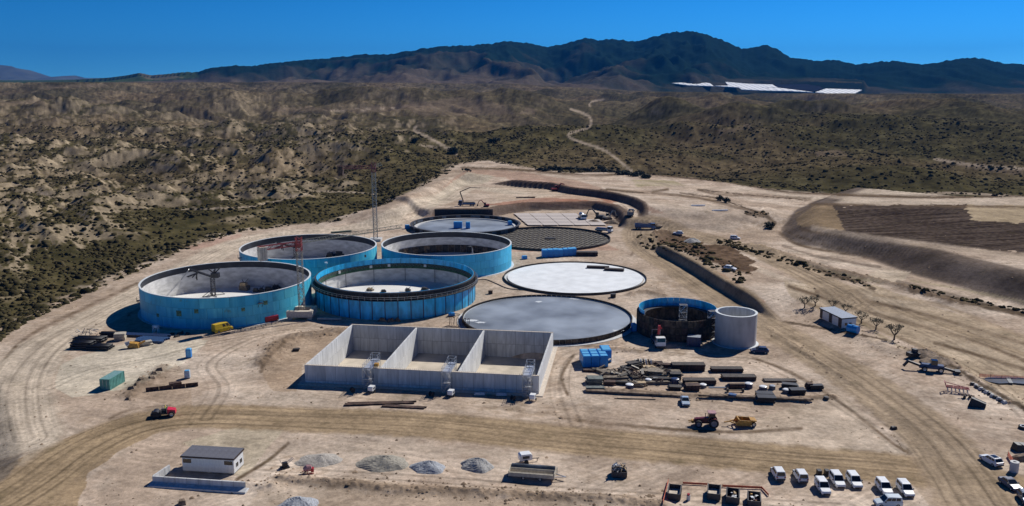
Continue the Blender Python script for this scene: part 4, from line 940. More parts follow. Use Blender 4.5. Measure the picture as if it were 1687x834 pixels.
for px, py, lab, yl in ((600, 648, 'left of the three scaffold stairs climbing the bunker front wall', True), (732, 653, 'middle one of the three scaffold stairs climbing the bunker front wall', False), (866, 661, 'scaffold stairs at the right hand end of the bunker front wall', False)):
    g = G(px, py); lx = (g.x-BOX_A.x)*bu.x+(g.y-BOX_A.y)*bu.y
    q = Vector((BOX_A.x, BOX_A.y))+bu*lx+bv*(-1.6)
    stair_tower((q.x, q.y, 0.1), BOX_ANG, lab, 4.7, yl)
    q2 = q+bu*1.5-bv*2.6
    genset((q2.x, q2.y, 0.05), R(75), 'white generator at the foot of the '+('left' if px < 650 else 'middle' if px < 800 else 'right')+' bunker stairs')
    q3 = q-bu*2.8-bv*3.2
    o = thing('cable_reel', 'dark cable reel on the sand by the foot of the '+('left' if px < 650 else 'middle' if px < 800 else 'right')+' bunker stairs', 'cable reel', (q3.x, q3.y, .05), R(random.uniform(0, 60)))
    for s in (-1, 1): MB().cyl((0, s*.32, .55), (0, s*.42, .55), .55, n=14).build('flange', M['form'], o)
    MB().cyl((0, -.32, .55), (0, .32, .55), .3, n=12).build('drum', M['black'], o)
# timber and rods in front of the bunker
def plank(a, b, label, m=M['rust'], w=.35, h=.25, grp=None, name='timber_plank', n=3):
    p, q = G(*a), G(*b); o = thing(name, label, 'planks', ((p.x+q.x)/2, (p.y+q.y)/2, gz(p.x/2+q.x/2, p.y/2+q.y/2)+.02), math.atan2(q.y-p.y, q.x-p.x), grp); L = (q-p).length
    for k in range(n):
        d = (k-(n-1)/2)*w*1.15; e = random.uniform(-.06, .06)*L
        x = MB().box(-L/2+abs(e), L/2-abs(e), -w/2, w/2, 0, h).build('plank', m, o); x.location = (e, d, random.uniform(0, .05)); x.rotation_euler = (0, 0, random.uniform(-.012, .012))
    return o
plank((568, 667), (686, 664), 'long rust brown boards lying in front of the bunker, upper row', n=4)
plank((630, 670), (702, 674), 'long rust brown boards lying in front of the bunker, lower row', n=3)
for a, b in ((790, 651), (826, 652)):
    g = G(a, b); tag(MB().box(-1.2, 1.2, -.5, .5, 0, .35).box(-1.0, 1.0, -.35, .35, .35, .5).build('steel_tray', M['silver']), 'pale steel tray in the shade of the bunker front, '+('left' if a < 800 else 'right')+' one of two', 'tray', 'steel trays by the bunker').location = (g.x, g.y, .1)

# ------------------------------------------------------------------ cranes
def lattice(mb, a, b, w, n, chord=.10, web=.06, up=Vector((0, 0, 1)), tri=False):
    a = Vector(a); b = Vector(b); d = (b-a).normalized(); s = d.cross(up)
    if s.length < .01: s = Vector((1, 0, 0))
    s.normalize(); u = s.cross(d)
    cs = [s*w/2+u*w/2, -s*w/2+u*w/2, -s*w/2-u*w/2, s*w/2-u*w/2] if not tri else [s*w/2-u*w/2, -s*w/2-u*w/2, u*w/2]
    for c in cs: mb.bar(a+c, b+c, chord)
    L = (b-a).length
    for k in range(n):
        p = a+d*(L*k/n); q = a+d*(L*(k+1)/n)
        for i in range(len(cs)):
            c, e = cs[i], cs[(i+1) % len(cs)]
            mb.bar(p+c, p+e, web); mb.bar(p+c, q+e, web) if k % 2 else mb.bar(p+e, q+c, web)
    return mb
def rigged_crane(base, H, label, cj, jib, cjL, jL, base_m, headc=M['redcrane'], mastw=1.5, blocks=True, trimast=M['steel']):
    o = thing('tower_crane', label, 'crane', (base.x, base.y, 0), 0, 'tower cranes')
    lattice(MB(), (0, 0, 1.2), (0, 0, H-3.2), mastw, int(H/1.7), .14, .09).build('mast', trimast, o)
    lattice(MB(), (0, 0, H-3.2), (0, 0, H+.8), mastw*1.05, 3, .18, .13).box(-mastw*.6, mastw*.6, -mastw*.6, mastw*.6, H-1.6, H-1.2).build('slewing_head', headc, o)
    c = Vector((math.cos(cj), math.sin(cj), 0)); j = Vector((math.cos(jib), math.sin(jib), 0))
    k = lattice(MB(), (0, 0, H-1.1), c*cjL+Vector((0, 0, H-1.3)), 1.15, max(4, int(cjL/1.6)), .14, .09); k.build('counter_jib', headc, o)
    w = MB()
    for i in range(3):
        p = c*(cjL-.5-i*.75); s = c.cross(Vector((0, 0, 1)))
        vs = []
        for dz in (-3.4, 0.5):
            for e, f in ((-.32, -1.1), (.32, -1.1), (.32, 1.1), (-.32, 1.1)): vs.append(p+c*e+s*f+Vector((0, 0, H-1.4+dz)))
        w.hexa(vs)
    w.build('counterweight', M['sandconc'] if blocks else M['rust'], o)
    lattice(MB(), j*.6+Vector((0, 0, H-.6)), j*jL+Vector((0, 0, H+jL*.02)), .95, int(jL/2), .11, .07, tri=True).build('jib', mat('faded_jib_paint', (.33, .32, .25), .6, var=.15), o)
    tl = MB().bar((0, 0, H+.8), j*jL*.6+Vector((0, 0, H+.6)), .06).bar((0, 0, H+.8), c*(cjL-1)+Vector((0, 0, H-.8)), .06); tl.build('tie_rope', M['trimgrey'], o)
    hk = j*jL*.62; MB().bar(hk+Vector((0, 0, H)), hk+Vector((0, 0, H-7)), .05).box(hk.x-.25, hk.x+.25, hk.y-.25, hk.y+.25, H-7.7, H-7).build('hook_rope', M['trimgrey'], o)
    return o
b1 = G(498, 522)
top = G(425, 418, 20.5); cj = math.atan2(top.y-b1.y, top.x-b1.x); cjL = math.hypot(top.y-b1.y, top.x-b1.x)
cr1 = rigged_crane(b1, 23.2, 'crane with red head and concrete counterweight between the two front tanks', cj, cj+PI, min(cjL, 15), 34, 0, trimast=mat('weathered_mast', (.30, .27, .22), .7, var=.2))
bs = MB()
for s in (-1, 1): bs.box(-3.8, 3.8, s*2.7-.75, s*2.7+.75, .7, 2.5)
bs.box(2.6, 3.82, -1.95, 1.95, .72, 2.52).box(-3.6, -2.4, 2.0, 3.3, -.0, .5).box(2.3, 3.5, 2.0, 3.3, 0, .5).box(2.3, 3.5, -3.3, -2.0, 0, .5).box(-3.6, -2.4, -3.3, -2.0, 0, .5)
bs.build('ballast_block', M['sandconc'], cr1); MB().box(-1.6, 1.6, -2.0, 2.0, .7, 1.25).build('base_frame', M['redcrane'], cr1)
b2 = G(619, 397)
cr2 = rigged_crane(b2, 33, 'tall thin grey crane with faint red jib behind the tanks', R(176), R(-4+40), 15.5, 4, 0, mat('dull_dark_red', (.16, .045, .045), .6), 1.6, False, mat('dull_steel', (.22, .23, .24), .6, .3))
MB().box(-2.5, 2.5, -2.5, 2.5, 0, 1.2).build('ballast_block', M['concrete'], cr2)

# concrete placing booms standing inside the left tanks
def placing_boom(loc, rz, label, s=1.0):
    o = thing('placing_boom', label, 'concrete boom', loc, rz, 'concrete placing booms inside the tanks')
    m = lattice(MB(), (0, 0, .2), (0, 0, 6.2*s), 1.1, 4, .14, .1)
    for a in range(4):
        q = Vector((math.cos(a*PI/2+.6), math.sin(a*PI/2+.6), 0)); m.bar(q*3.6+Vector((0, 0, .15)), Vector((0, 0, 2.4)), .14).bar(q*3.6+Vector((0, 0, .1)), Vector((0, 0, .3)), .16)
    m.build('mast', M['trimgrey'], o)
    MB().bar((0, 0, 6.2*s), (-7.5*s, .5, 8.6*s), .4).bar((0, 0, 6.6*s), (-7.4*s, .5, 9.0*s), .15).build('upper_arm', M['black'], o)
    MB().bar((-7.5*s, .5, 8.6*s), (-12.6*s, 3, 3.0*s), .28).bar((-12.6*s, 3, 3.0*s), (-13.4*s, 3, .4), .12).build('lower_arm', M['steel'], o)
    MB().box(-.2, 2.2*s, -.9, .9, 6.1*s, 7.6*s).build('counter_box', M['black'], o)
    cl = MB()
    for i in range(6): a = .9*i; cl.bar((-5*s+i*.25, 0, 7.9*s), (-6.6*s+math.cos(a)*1.6, math.sin(a)*1.2, 5.2*s+.3*i), .3)
    for i in range(4): cl.bar((.8, 0, 7.4*s), (.8+math.cos(i*1.6)*1.8, math.sin(i*1.6), 9.2*s-.2*i), .35)
    cl.build('hydraulic_links', M['black'], o)
    return o
g = G(352, 488); placing_boom((g.x, g.y, .12), R(0), 'dark concrete placing boom on a lattice stand inside the leftmost tank')
g = G(487, 432); placing_boom((g.x, g.y, .12), R(15), 'dark concrete placing boom inside the tank behind the red crane head', .9)
# ================================================================== vehicles
_wheel = {}
def wheel_into(parent, x, y, r, w, name='wheel', rimm=None):
    key = (r, w, rimm.name if rimm else '')
    if key not in _wheel:
        a = MB().lathe([(r*.62, -w/2), (r*.95, -w/2), (r, -w*.3), (r, w*.3), (r*.95, w/2), (r*.62, w/2)], 18, True).mesh('tyre', M['rubber'])
        b = MB().lathe([(0.001, -w*.42), (r*.62, -w*.42), (r*.62, w*.42), (r*.3, w*.32), (.001, w*.3)], 14).mesh('wheel_rim', rimm or M['steel'])
        _wheel[key] = (a, b)
    a, b = _wheel[key]; rot = (PI/2 if y < 0 else -PI/2, 0, 0)
    t = inst(a, name, parent, (x, y, r), rot); inst(b, 'rim', t)
def car(label, kind='mpv', paint=None, loc=(0, 0, 0), rz=0, group=None, extra_glass=False):
    p = paint or M['white']
    S = dict(mpv=dict(L=4.4, W=1.82, belt=1.05, roof=1.82, hood=.98, ws=(1.05, .35), rear=(-2.12, -1.98), nose=.72),
             suv=dict(L=4.5, W=1.86, belt=1.02, roof=1.62, hood=.98, ws=(.95, .15), rear=(-2.05, -1.65), nose=.72),
             sedan=dict(L=4.5, W=1.80, belt=.93, roof=1.45, hood=.90, ws=(.95, .10), rear=(-1.55, -1.0), nose=.66),
             van=dict(L=5.9, W=2.0, belt=1.35, roof=2.55, hood=1.25, ws=(1.95, 1.25), rear=(-2.92, -2.86), nose=.95))[kind]
    L, Wd, B, Rf = S['L'], S['W'], S['belt'], S['roof']; h = L/2; w = Wd/2
    o = thing('parked_car' if kind != 'van' else 'panel_van', label, 'car' if kind != 'van' else 'van', loc, rz, group)
    def ring(x, zl, zt, ww, c=.10):   # cross section
        return [(x, -ww+c, zl), (x, ww-c, zl), (x, ww, zl+.22), (x, ww, zt-.16), (x, ww-c, zt), (x, -ww+c, zt), (x, -ww, zt-.16), (x, -ww, zl+.22)]
    n = S['nose']
    MB().loft([ring(-h, .38, B-.06, w*.90), ring(-h+.16, .24, B, w*.97), ring(-h*.5, .20, B+.01, w), ring(0, .20, B, w), ring(S['ws'][0], .20, S['hood']+.02, w), ring(h-.55, .22, S['hood']-.10, w*.97),
               ring(h-.14, .25, n+.05, w*.9), ring(h, .34, n-.12, w*.78)]).build('body', p, o)
    x0, x3 = S['rear'][0], S['ws'][0]; x1, x2 = S['rear'][1], S['ws'][1]; wb = w*.95; wt = w*.80
    bot = [(x0, -wb, B-.04), (x3, -wb, B-.04), (x3, wb, B-.04), (x0, wb, B-.04)]
    tp = [(x1, -wt, Rf-.05), (x2, -wt, Rf-.05), (x2, wt, Rf-.05), (x1, wt, Rf-.05)]
    MB().hexa(bot+tp).build('cabin', p, o)
    MB().loft([[(x1+.02, -wt, Rf-.06), (x1+.02, wt, Rf-.06), (x1+.08, wt*.85, Rf-.02), (x1+.08, -wt*.85, Rf-.02)], [(0, -wt, Rf-.06), (0, wt, Rf-.06), (0, wt*.85, Rf+.02), (0, -wt*.85, Rf+.02)],
               [(x2-.02, -wt, Rf-.06), (x2-.02, wt, Rf-.06), (x2-.1, wt*.85, Rf-.02), (x2-.1, -wt*.85, Rf-.02)]]).build('roof', p, o)
    g = M['glass']
    MB().quad([bot[1], bot[2], tp[2], tp[1]], .10).build('windscreen', g, o)
    if kind != 'van': MB().quad([bot[3], bot[0], tp[0], tp[3]], .16).build('rear_window', g, o)
    for s in (-1, 1):
        pts = [(x0, s*wb, B-.04), (x3, s*wb, B-.04), (x2, s*wt, Rf-.05), (x1, s*wt, Rf-.05)]
        def lp(u, v):
            a = Vector(pts[0]).lerp(Vector(pts[1]), u); b = Vector(pts[3]).lerp(Vector(pts[2]), u); return a.lerp(b, v)
        spans = ((.10, .36), (.40, .64), (.67, .93)) if kind in ('mpv', 'suv') else ((.18, .50), (.54, .92)) if kind == 'sedan' else ((.55, .72), (.80, .96))
        for u0, u1 in spans:
            q = [lp(u0, .22), lp(u1, .22), lp(u1, .85), lp(u0, .85)]
            MB().quad(q if s < 0 else q[::-1], .0).build('side_window', g, o)
        MB().box(S['ws'][0]-.35, S['ws'][0]-.15, s*(w+.02), s*(w+.2), B-.02, B+.16).build('mirror', M['trimgrey'], o)
        MB().hexa([(h-.28, s*w*.55, n-.06), (h-.04, s*w*.5, n-.1), (h-.12, s*w*.88, n-.1), (h-.32, s*w*.9, n-.06), (h-.30, s*w*.55, n+.1), (h-.10, s*w*.5, n+.06), (h-.16, s*w*.86, n+.06), (h-.34, s*w*.88, n+.1)]).build('headlight', M['lamp'], o)
        MB().box(-h-.01, -h+.1, s*w*.62, s*w*.9, B-.32, B-.06).build('tail_light', M['tail'], o)
    MB().box(-h-.06, -h+.1, -w*.85, w*.85, .36, .58).build('rear_bumper', M['trimgrey'] if kind != 'sedan' else p, o)
    MB().box(h-.16, h+.02, -w*.66, w*.66, .33, .50).build('front_grille', M['trimgrey'], o)
    if extra_glass: MB().box(x1+.35, x2-.25, -wt*.7, wt*.7, Rf+.012, Rf+.03).build('roof_window', g, o)
    r = .33 if kind != 'van' else .36
    for x in (-h*.62, h*.63):
        for s in (-1, 1): wheel_into(o, x, s*(w-.09), r, .24)
    return o
def at(px, py, dz=0.0):
    g = G(px, py); z = gz(g.x, g.y)
    for _ in range(3): g = G(px, py, z); z = gz(g.x, g.y)
    return (g.x, g.y, z+.005+dz)
hv = head((1347, 797), (1363, 820))
mpv_f = car('white small van with its nose to the viewer, leftmost of those facing forward', 'mpv', loc=at(1355, 808), rz=hv, group='white vans parked in the front row')
for px, py, lab, fl in ((1281, 785, 'white small van parked tail first, leftmost of the whole row', 1), (1318, 789, 'white small van parked tail first, second from the left in the row', 1),
                        (1379, 797, 'white small van next right of the leftmost forward facing van', 0), (1407, 798, 'white small van, third of the trio facing forward', 0),
                        (1456, 809, 'white small van behind the crosswise pale blue car', 0), (1491, 812, 'white small van at the right hand end of the row', 0)):
    copy_tree(mpv_f, loc=at(px, py), rz=hv+(PI if fl else 0)+random.uniform(-.03, .03), label=lab)
car('pale blue white small van parked crosswise at the bottom edge', 'mpv', mat('icy_white_paint', (.62, .70, .76), .3, var=.02), at(1462, 833), head((1485, 834), (1435, 834)))
car('white hatchback with dark glass roof by the concrete pipe, upper right of the cars', 'suv', loc=at(1632, 763), rz=head((1650, 772), (1614, 752)), extra_glass=True)
car('dark grey saloon with bright bonnet at the right edge', 'sedan', M['darkcar'], at(1664, 802), head((1650, 792), (1679, 812)))
car('dark hatchback cut by the lower right corner of the photo', 'suv', mat('blue_grey_paint', (.16, .19, .24), .3, .3, var=.04), at(1690, 826), head((1680, 812), (1697, 836)))
car('silver blue saloon parked in front of the material yard', 'sedan', M['silver'], at(1128.5, 665), head((1127, 658), (1131, 672)))
car('white car farthest up the haul road beside the grey heap', 'suv', loc=at(1117, 386), rz=R(165))
car('white van like car on the sand left of the scrub ditch', 'mpv', loc=at(1211, 394.5), rz=R(-20), group=None)
car('white car at the foot of the brown scrub mound', 'suv', loc=at(1203, 445), rz=R(-40))
car('dark blue pickup truck behind the tall concrete silo', 'suv', M['navy'], at(1251, 581), R(172))
yv = car('bright yellow panel van beside the leftmost tank', 'van', M['yellow'], at(367, 546), head((350, 550), (386, 541)))

def truck(name, label, cat, loc, rz, cabm, bedm, L=8.5, bed='tip', load=None, boom=None, group=None):
    o = thing(name, label, cat, loc, rz, group); h = L/2; w = 1.25
    MB().box(-h, h-.2, -.45, .45, .75, 1.05).box(-h, -h+.15, -1.1, 1.1, .7, .95).build('chassis', M['trimgrey'], o)
    c0, c1 = h-2.1, h
    cb = [(c0, -w, .75), (c1, -w, .75), (c1, w, .75), (c0, w, .75)]; ct = [(c0, -w*.96, 2.95), (c1-.35, -w*.94, 2.95), (c1-.35, w*.94, 2.95), (c0, w*.96, 2.95)]
    c = MB().hexa(cb+ct).build('cab', cabm, o)
    mid = [Vector(cb[i]).lerp(Vector(ct[i]), .48) for i in range(4)]
    MB().quad([mid[1], mid[2], ct[2], ct[1]], .09).build('windscreen', M['glass'], c)
    for s in (0, 1):
        q = [mid[0], mid[1], ct[1], ct[0]] if s == 0 else [mid[2], mid[3], ct[3], ct[2]]
        MB().quad(q, .16).build('side_window', M['glass'], c)
        y = (-1, 1)[s]; MB().box(c1-.3, c1-.1, y*(w+.04), y*(w+.28), 1.7, 2.4).build('mirror', M['trimgrey'], c); MB().box(c1-.02, c1+.05, y*w*.5, y*w*.85, .95, 1.2).build('headlight', M['lamp'], c)
    MB().box(c1, c1+.1, -w*.98, w*.98, .5, .85).build('bumper', M['trimgrey'], c)
    b1_ = c0-.25
    if bed == 'tip':
        b = MB()
        b.box(-h, b1_, -w, w, 1.1, 1.25).loft([[(-h, -w, 1.2), (-h, -w+.1, 1.2), (-h, -w+.05, 2.75), (-h, -w-.05, 2.75)], [(b1_, -w, 1.2), (b1_, -w+.1, 1.2), (b1_, -w+.05, 2.75), (b1_, -w-.05, 2.75)]])
        b.loft([[(-h, w-.1, 1.2), (-h, w, 1.2), (-h, w+.05, 2.75), (-h, w-.05, 2.75)], [(b1_, w-.1, 1.2), (b1_, w, 1.2), (b1_, w+.05, 2.75), (b1_, w-.05, 2.75)]])
        b.box(-h-.1, -h+.02, -w+.02, w-.02, 1.2, 2.6).box(b1_-.05, b1_+.1, -w-.03, w+.03, 1.2, 3.0)
        n = 5
        for k in range(n):
            x = -h+.2+(b1_+h-.4)*k/(n-1)
            for s in (-1, 1): b.box(x-.07, x+.07, s*(w+.02), s*(w+.12), 1.2, 2.7)
        bo = b.build('tipper_body', bedm, o)
        if load: MB().loft([[(-h+.3, -1, 2.1), (-h+.3, 1, 2.1), (-h+.3, 0, 2.4)], [(0, -1.1, 2.3), (0, 1.1, 2.3), (0, 0, 3.0)], [(b1_-.3, -1, 2.1), (b1_-.3, 1, 2.1), (b1_-.3, 0, 2.5)]]).build('load', load, o)
    elif bed == 'flat':
        MB().box(-h, b1_, -w, w, 1.1, 1.3).build('flat_bed', bedm, o); MB().box(b1_-.1, b1_+.02, -w, w, 1.3, 2.5).build('headboard', bedm, o)
        bs_ = MB()
        for s in (-1, 1): bs_.box(-h, b1_-.1, s*w-.04, s*w+.04, 1.3, 1.75)
        bs_.build('side_board', bedm, o)
        if load: MB().box(-h+.5, b1_-.8, -.9, .9, 1.3, 2.1).build('load', load, o)
    elif bed == 'mixer':
        MB().cyl((b1_-.3, 0, 2.0), (b1_-1.6, 0, 2.2), .7, 1.2, 16).cyl((b1_-1.6, 0, 2.2), (b1_-3.2, 0, 2.4), 1.2, 1.2, 16).cyl((b1_-3.2, 0, 2.4), (-h+.4, 0, 2.9), 1.2, .6, 16).build('drum', bedm, o)
        MB().bar((-h+.3, 0, 3.2), (-h-.3, 0, 1.6), .4).bar((-h+.5, .8, 1), (-h+.5, .8, 2.8), .14).bar((-h+.5, -.8, 1), (-h+.5, -.8, 2.8), .14).build('chute', M['steel'], o)
    if boom:
        MB().box(b1_-.5, b1_+.1, -.4, .4, 1.2, 3.2).build('boom_turret', M['black'], o)
        p = MB(); q = [(b1_-.2, 0, 3.1)]+[(b1_-.2+a, y_, z_) for a, y_, z_ in boom]
        for i in range(len(q)-1): p.bar(q[i], q[i+1], .5-.11*i)
        p.build('boom', M['black'], o)
        for s in (-1, 1): MB().bar((b1_, s*.6, 1), (b1_, s*2.2, .9), .18).bar((b1_, s*2.2, .95), (b1_, s*2.2, 0), .16).build('outrigger', M['trimgrey'], o)
    for x in (h-1.2, -h+1.1, -h+2.4) if L > 7 else (h-1.2, -h+1.4):
        for s in (-1, 1): wheel_into(o, x, s*(w-.2), .5, .38)
    return o
truck('crane_truck', 'dark blue truck with folding black crane boom standing above the back pit', 'truck', at(769, 340), R(181), M['navy'], M['bluetruck'], 9, 'flat', M['trimgrey'], boom=[(1.5, 0, 7.5), (-4, 0, 9.8), (-9, 0, 9.4)])
truck('dump_truck', 'blue dump truck seen side on where the haul road leaves the pit', 'dump truck', at(1063, 378), R(-4), M['bluetruck'], M['bluetruck'], 9.5, 'tip', M['dirt'], group='dump trucks')
truck('dump_truck', 'grey dump truck seen from behind, climbing between the two dark cuts', 'dump truck', at(1039, 356), R(78), mat('grey_truck_paint', (.22, .25, .29), .5), mat('grey_tipper', (.16, .18, .21), .5, var=.2), 9, 'tip', M['dirt'], group='dump trucks')
truck('flatbed_truck', 'white and blue flatbed truck at the edge of the reinforcement foundation', 'truck', at(995, 383), R(-25), M['white'], M['steel'], 8, 'flat', M['navy'])
truck('mixer_truck', 'small white concrete mixer truck on the pale ground sheet', 'mixer truck', at(959, 362), R(-80), M['white'], M['steel'], 7.5, 'mixer')
truck('crane_truck', 'white cabbed truck with short red boom facing us by the small rusty tank', 'truck', at(1084, 569), R(-86), M['white'], M['navy'], 7.2, 'flat', M['trimgrey'], boom=None)
ct = C.objects['crane_truck.001']
MB().box(-.4, .4, -.4, .4, 1.3, 3.0).build('boom_turret', M['black'], ct); MB().bar((0, 0, 2.9), (.4, .1, 5.6), .5).bar((.4, .1, 5.6), (-.5, .9, 4.4), .3).build('boom', mat('bright_red_boom', (.55, .05, .06), .4), ct)
MB().bar((-2.6, 1.1, 1.2), (-2.6, 1.1, 3.6), .12).bar((-2.6, -1.1, 1.2), (-2.6, -1.1, 3.6), .12).bar((-2.6, -1.1, 3.6), (-2.6, 1.1, 3.6), .12).build('load_frame', M['steel'], ct)

def excavator(label, loc, rz, body, s=1.0, arm=True, cat='excavator'):
    o = thing('excavator', label, cat, loc, rz); o.scale = (s, s, s)
    for q in (-1, 1):
        MB().loft([[(-1.9, q*1.2-.28, .35), (-1.9, q*1.2+.28, .35), (-1.9, q*1.2+.28, .6), (-1.9, q*1.2-.28, .6)], [(-1.5, q*1.2-.28, 0), (-1.5, q*1.2+.28, 0), (-1.5, q*1.2+.28, .9), (-1.5, q*1.2-.28, .9)],
                   [(1.5, q*1.2-.28, 0), (1.5, q*1.2+.28, 0), (1.5, q*1.2+.28, .9), (1.5, q*1.2-.28, .9)], [(1.9, q*1.2-.28, .35), (1.9, q*1.2+.28, .35), (1.9, q*1.2+.28, .6), (1.9, q*1.2-.28, .6)]]).build('crawler_track', M['rubber'], o)
    MB().hexa([(-2.3, -1.4, 1), (1.3, -1.4, 1), (1.3, 1.4, 1), (-2.3, 1.4, 1), (-2.1, -1.3, 1.9), (1.2, -1.3, 1.8), (1.2, 1.3, 1.8), (-2.1, 1.3, 1.9)]).build('upper_body', body, o)
    c = MB().hexa([(.0, .3, 1.8), (1.5, .3, 1.6), (1.5, 1.35, 1.6), (0, 1.35, 1.8), (.05, .35, 3.0), (1.2, .35, 3.0), (1.2, 1.3, 3.0), (.05, 1.3, 3.0)]).build('cab', M['glass'], o)
    MB().box(0, 1.25, .3, 1.35, 3.0, 3.1).build('cab_roof', body, c)
    MB().bar((1, -.3, 1.7), (3.2, -.3, 4.3), .5, .55).bar((3.2, -.3, 4.3), (5.0, -.3, 3.9), .4, .5).build('boom', body, o)
    MB().bar((4.9, -.3, 4.1), (6.0, -.3, 1.5), .34, .4).build('arm', body, o)
    MB().hexa([(5.7, -.9, .5), (6.5, -.9, .2), (6.5, .3, .2), (5.7, .3, .5), (5.5, -.9, 1.5), (6.4, -.9, 1.5), (6.4, .3, 1.5), (5.5, .3, 1.5)]).build('bucket', M['trimgrey'], o)
    return o
excavator('red excavator working at the top of the far dark cut', at(915, 306), R(20), M['redcrane'], 1.1)
excavator('dark excavator between the trucks at the right of the pale sheet', at(987, 361), R(160), M['trimgrey'], 1.1)
excavator('sand brown excavator with raised arm near the pit ramp', at(1001, 362), R(40), M['beige'], 1.0)
excavator('red mini excavator beside the dark crane truck above the pit', at(801, 341), R(175), M['redcrane'], .75)

# tractor and scraper
tr = thing('tractor', 'dark red farm tractor with big wheels and pink roof, towing the scraper', 'tractor', at(1164, 702), head((1180, 702), (1145, 701)))
MB().hexa([(-.2, -.45, .95), (2.6, -.38, .9), (2.6, .38, .9), (-.2, .45, .95), (-.2, -.42, 1.95), (2.5, -.34, 1.65), (2.5, .34, 1.65), (-.2, .42, 1.95)]).build('bonnet', M['maroon'], tr)
MB().box(-1.9, 2.4, -.3, .3, .65, 1.0).build('chassis', M['black'], tr)
cb = MB().hexa([(-1.7, -.8, 1.2), (-.1, -.75, 1.2), (-.1, .75, 1.2), (-1.7, .8, 1.2), (-1.55, -.7, 2.9), (-.35, -.7, 2.9), (-.35, .7, 2.9), (-1.55, .7, 2.9)]).build('cab', M['glass'], tr)
MB().box(-1.75, -.15, -.85, .85, 2.9, 3.1).build('cab_roof', M['pink'], cb)
for s in (-1, 1):
    MB().loft([[(-2.2, s*.8, 1.3), (-2.2, s*1.35, 1.3), (-2.2, s*1.35, 1.4), (-2.2, s*.8, 1.4)], [(-1.6, s*.8, 1.95), (-1.6, s*1.35, 1.95), (-1.6, s*1.35, 2.03), (-1.6, s*.8, 2.03)], [(-.8, s*.8, 1.95), (-.8, s*1.35, 1.95), (-.8, s*1.35, 2.03), (-.8, s*.8, 2.03)], [(-.3, s*.8, 1.3), (-.3, s*1.35, 1.3), (-.3, s*1.35, 1.4), (-.3, s*.8, 1.4)]]).build('mudguard', M['maroon'], tr)
    wheel_into(tr, -1.3, s*1.05, .98, .6, rimm=mat('grey_wheel_rim', (.22, .22, .25), .5)); wheel_into(tr, 1.75, s*.95, .74, .5, rimm=mat('grey_wheel_rim', (.22, .22, .25)))
MB().cyl((.4, .5, 1.8), (.4, .5, 3.0), .07).build('exhaust_pipe', M['black'], tr)
MB().box(2.6, 3.1, -.45, .45, .7, 1.3).bar((3.0, -.4, 1.0), (3.7, -.4, .9), .14).bar((3.0, .4, 1.0), (3.7, .4, .9), .14).build('front_weight', M['amber'], tr)
sc2 = thing('scraper_trailer', 'worn yellow scraper trailer hitched behind the tractor', 'scraper', at(1219, 701), head((1240, 701), (1199, 701)))
MB().hexa([(-1.9, -1.2, .35), (1.2, -1.2, .35), (1.2, -1.05, .35), (-1.9, -1.05, .35), (-2.1, -1.2, 1.35), (.6, -1.2, 1.6), (.6, -1.05, 1.6), (-2.1, -1.05, 1.35)]).hexa([(-1.9, 1.05, .35), (1.2, 1.05, .35), (1.2, 1.2, .35), (-1.9, 1.2, .35), (-2.1, 1.05, 1.35), (.6, 1.05, 1.6), (.6, 1.2, 1.6), (-2.1, 1.2, 1.35)]).hexa([(-2.1, -1.05, .4), (-1.8, -1.05, .4), (-1.8, 1.05, .4), (-2.1, 1.05, .4), (-2.2, -1.05, 1.5), (-1.9, -1.05, 1.5), (-1.9, 1.05, 1.5), (-2.2, 1.05, 1.5)]).box(-1.9, .8, -1.05, 1.05, .35, .5).build('bowl', M['amber'], sc2)
MB().bar((.9, -1.1, .8), (2.0, -.3, .9), .22).bar((.9, 1.1, .8), (2.0, .3, .9), .22).bar((1.9, 0, .9), (3.3, 0, .7), .2).bar((.5, -1.1, 1.6), (.5, 1.1, 1.6), .2).build('draw_frame', M['amber'], sc2)
MB().box(-3.0, -2.2, -.25, .25, .7, 1.1).box(-3.1, -2.3, -1.0, 1.0, 1.15, 1.4).build('rear_frame', M['amber'], sc2)
for s in (-1, 1): wheel_into(sc2, -2.6, s*.8, .5, .42)

# roller with its driver
ro = thing('road_roller', 'red road roller with smooth drum being driven along the front haul road', 'road roller', at(269, 686), head((290, 684), (252, 687)))
MB().cyl((1.35, -.95, .75), (1.35, .95, .75), .75, n=28).build('drum', mat('worn_drum_steel', (.05, .05, .055), .5, .5), ro)
MB().box(.3, 2.3, -1.12, -.98, .55, .95).box(.3, 2.3, .98, 1.12, .55, .95).box(2.15, 2.3, -1.1, 1.1, .5, 1.0).box(.25, .45, -1.1, 1.1, .5, 1.3).build('drum_frame', M['black'], ro)
MB().hexa([(-2.6, -.9, .7), (-1.0, -.95, .7), (-1.0, .95, .7), (-2.6, .9, .7), (-2.5, -.75, 1.45), (-1.0, -.85, 1.75), (-1.0, .85, 1.75), (-2.5, .75, 1.45)]).build('engine_cover', mat('roller_red', (.62, .03, .06), .35), ro)
MB().box(-1.0, .3, -.95, .95, .7, 1.05).build('driver_deck', M['black'], ro)
MB().box(-.85, -.35, -.28, .28, 1.05, 1.4).box(-.9, -.75, -.28, .28, 1.4, 1.95).build('seat', M['black'], ro)
MB().bar((.1, 0, 1.05), (-.02, 0, 1.8), .08).lathe([(.16, 1.8), (.2, 1.8), (.2, 1.83), (.16, 1.83)], 12, True).build('steering_column', M['black'], ro)
rr = MB()
for s in (-.9, .9): MB().bar((.25, s, 1.05), (.25, s, 2.0), .07).bar((-.9, s, 1.05), (-.9, s, 2.0), .07).bar((-.9, s, 2.0), (.25, s, 2.0), .07).build('guard_rail', M['steel'], ro)
for s in (-1, 1): wheel_into(ro, -1.8, s*.82, .62, .45)
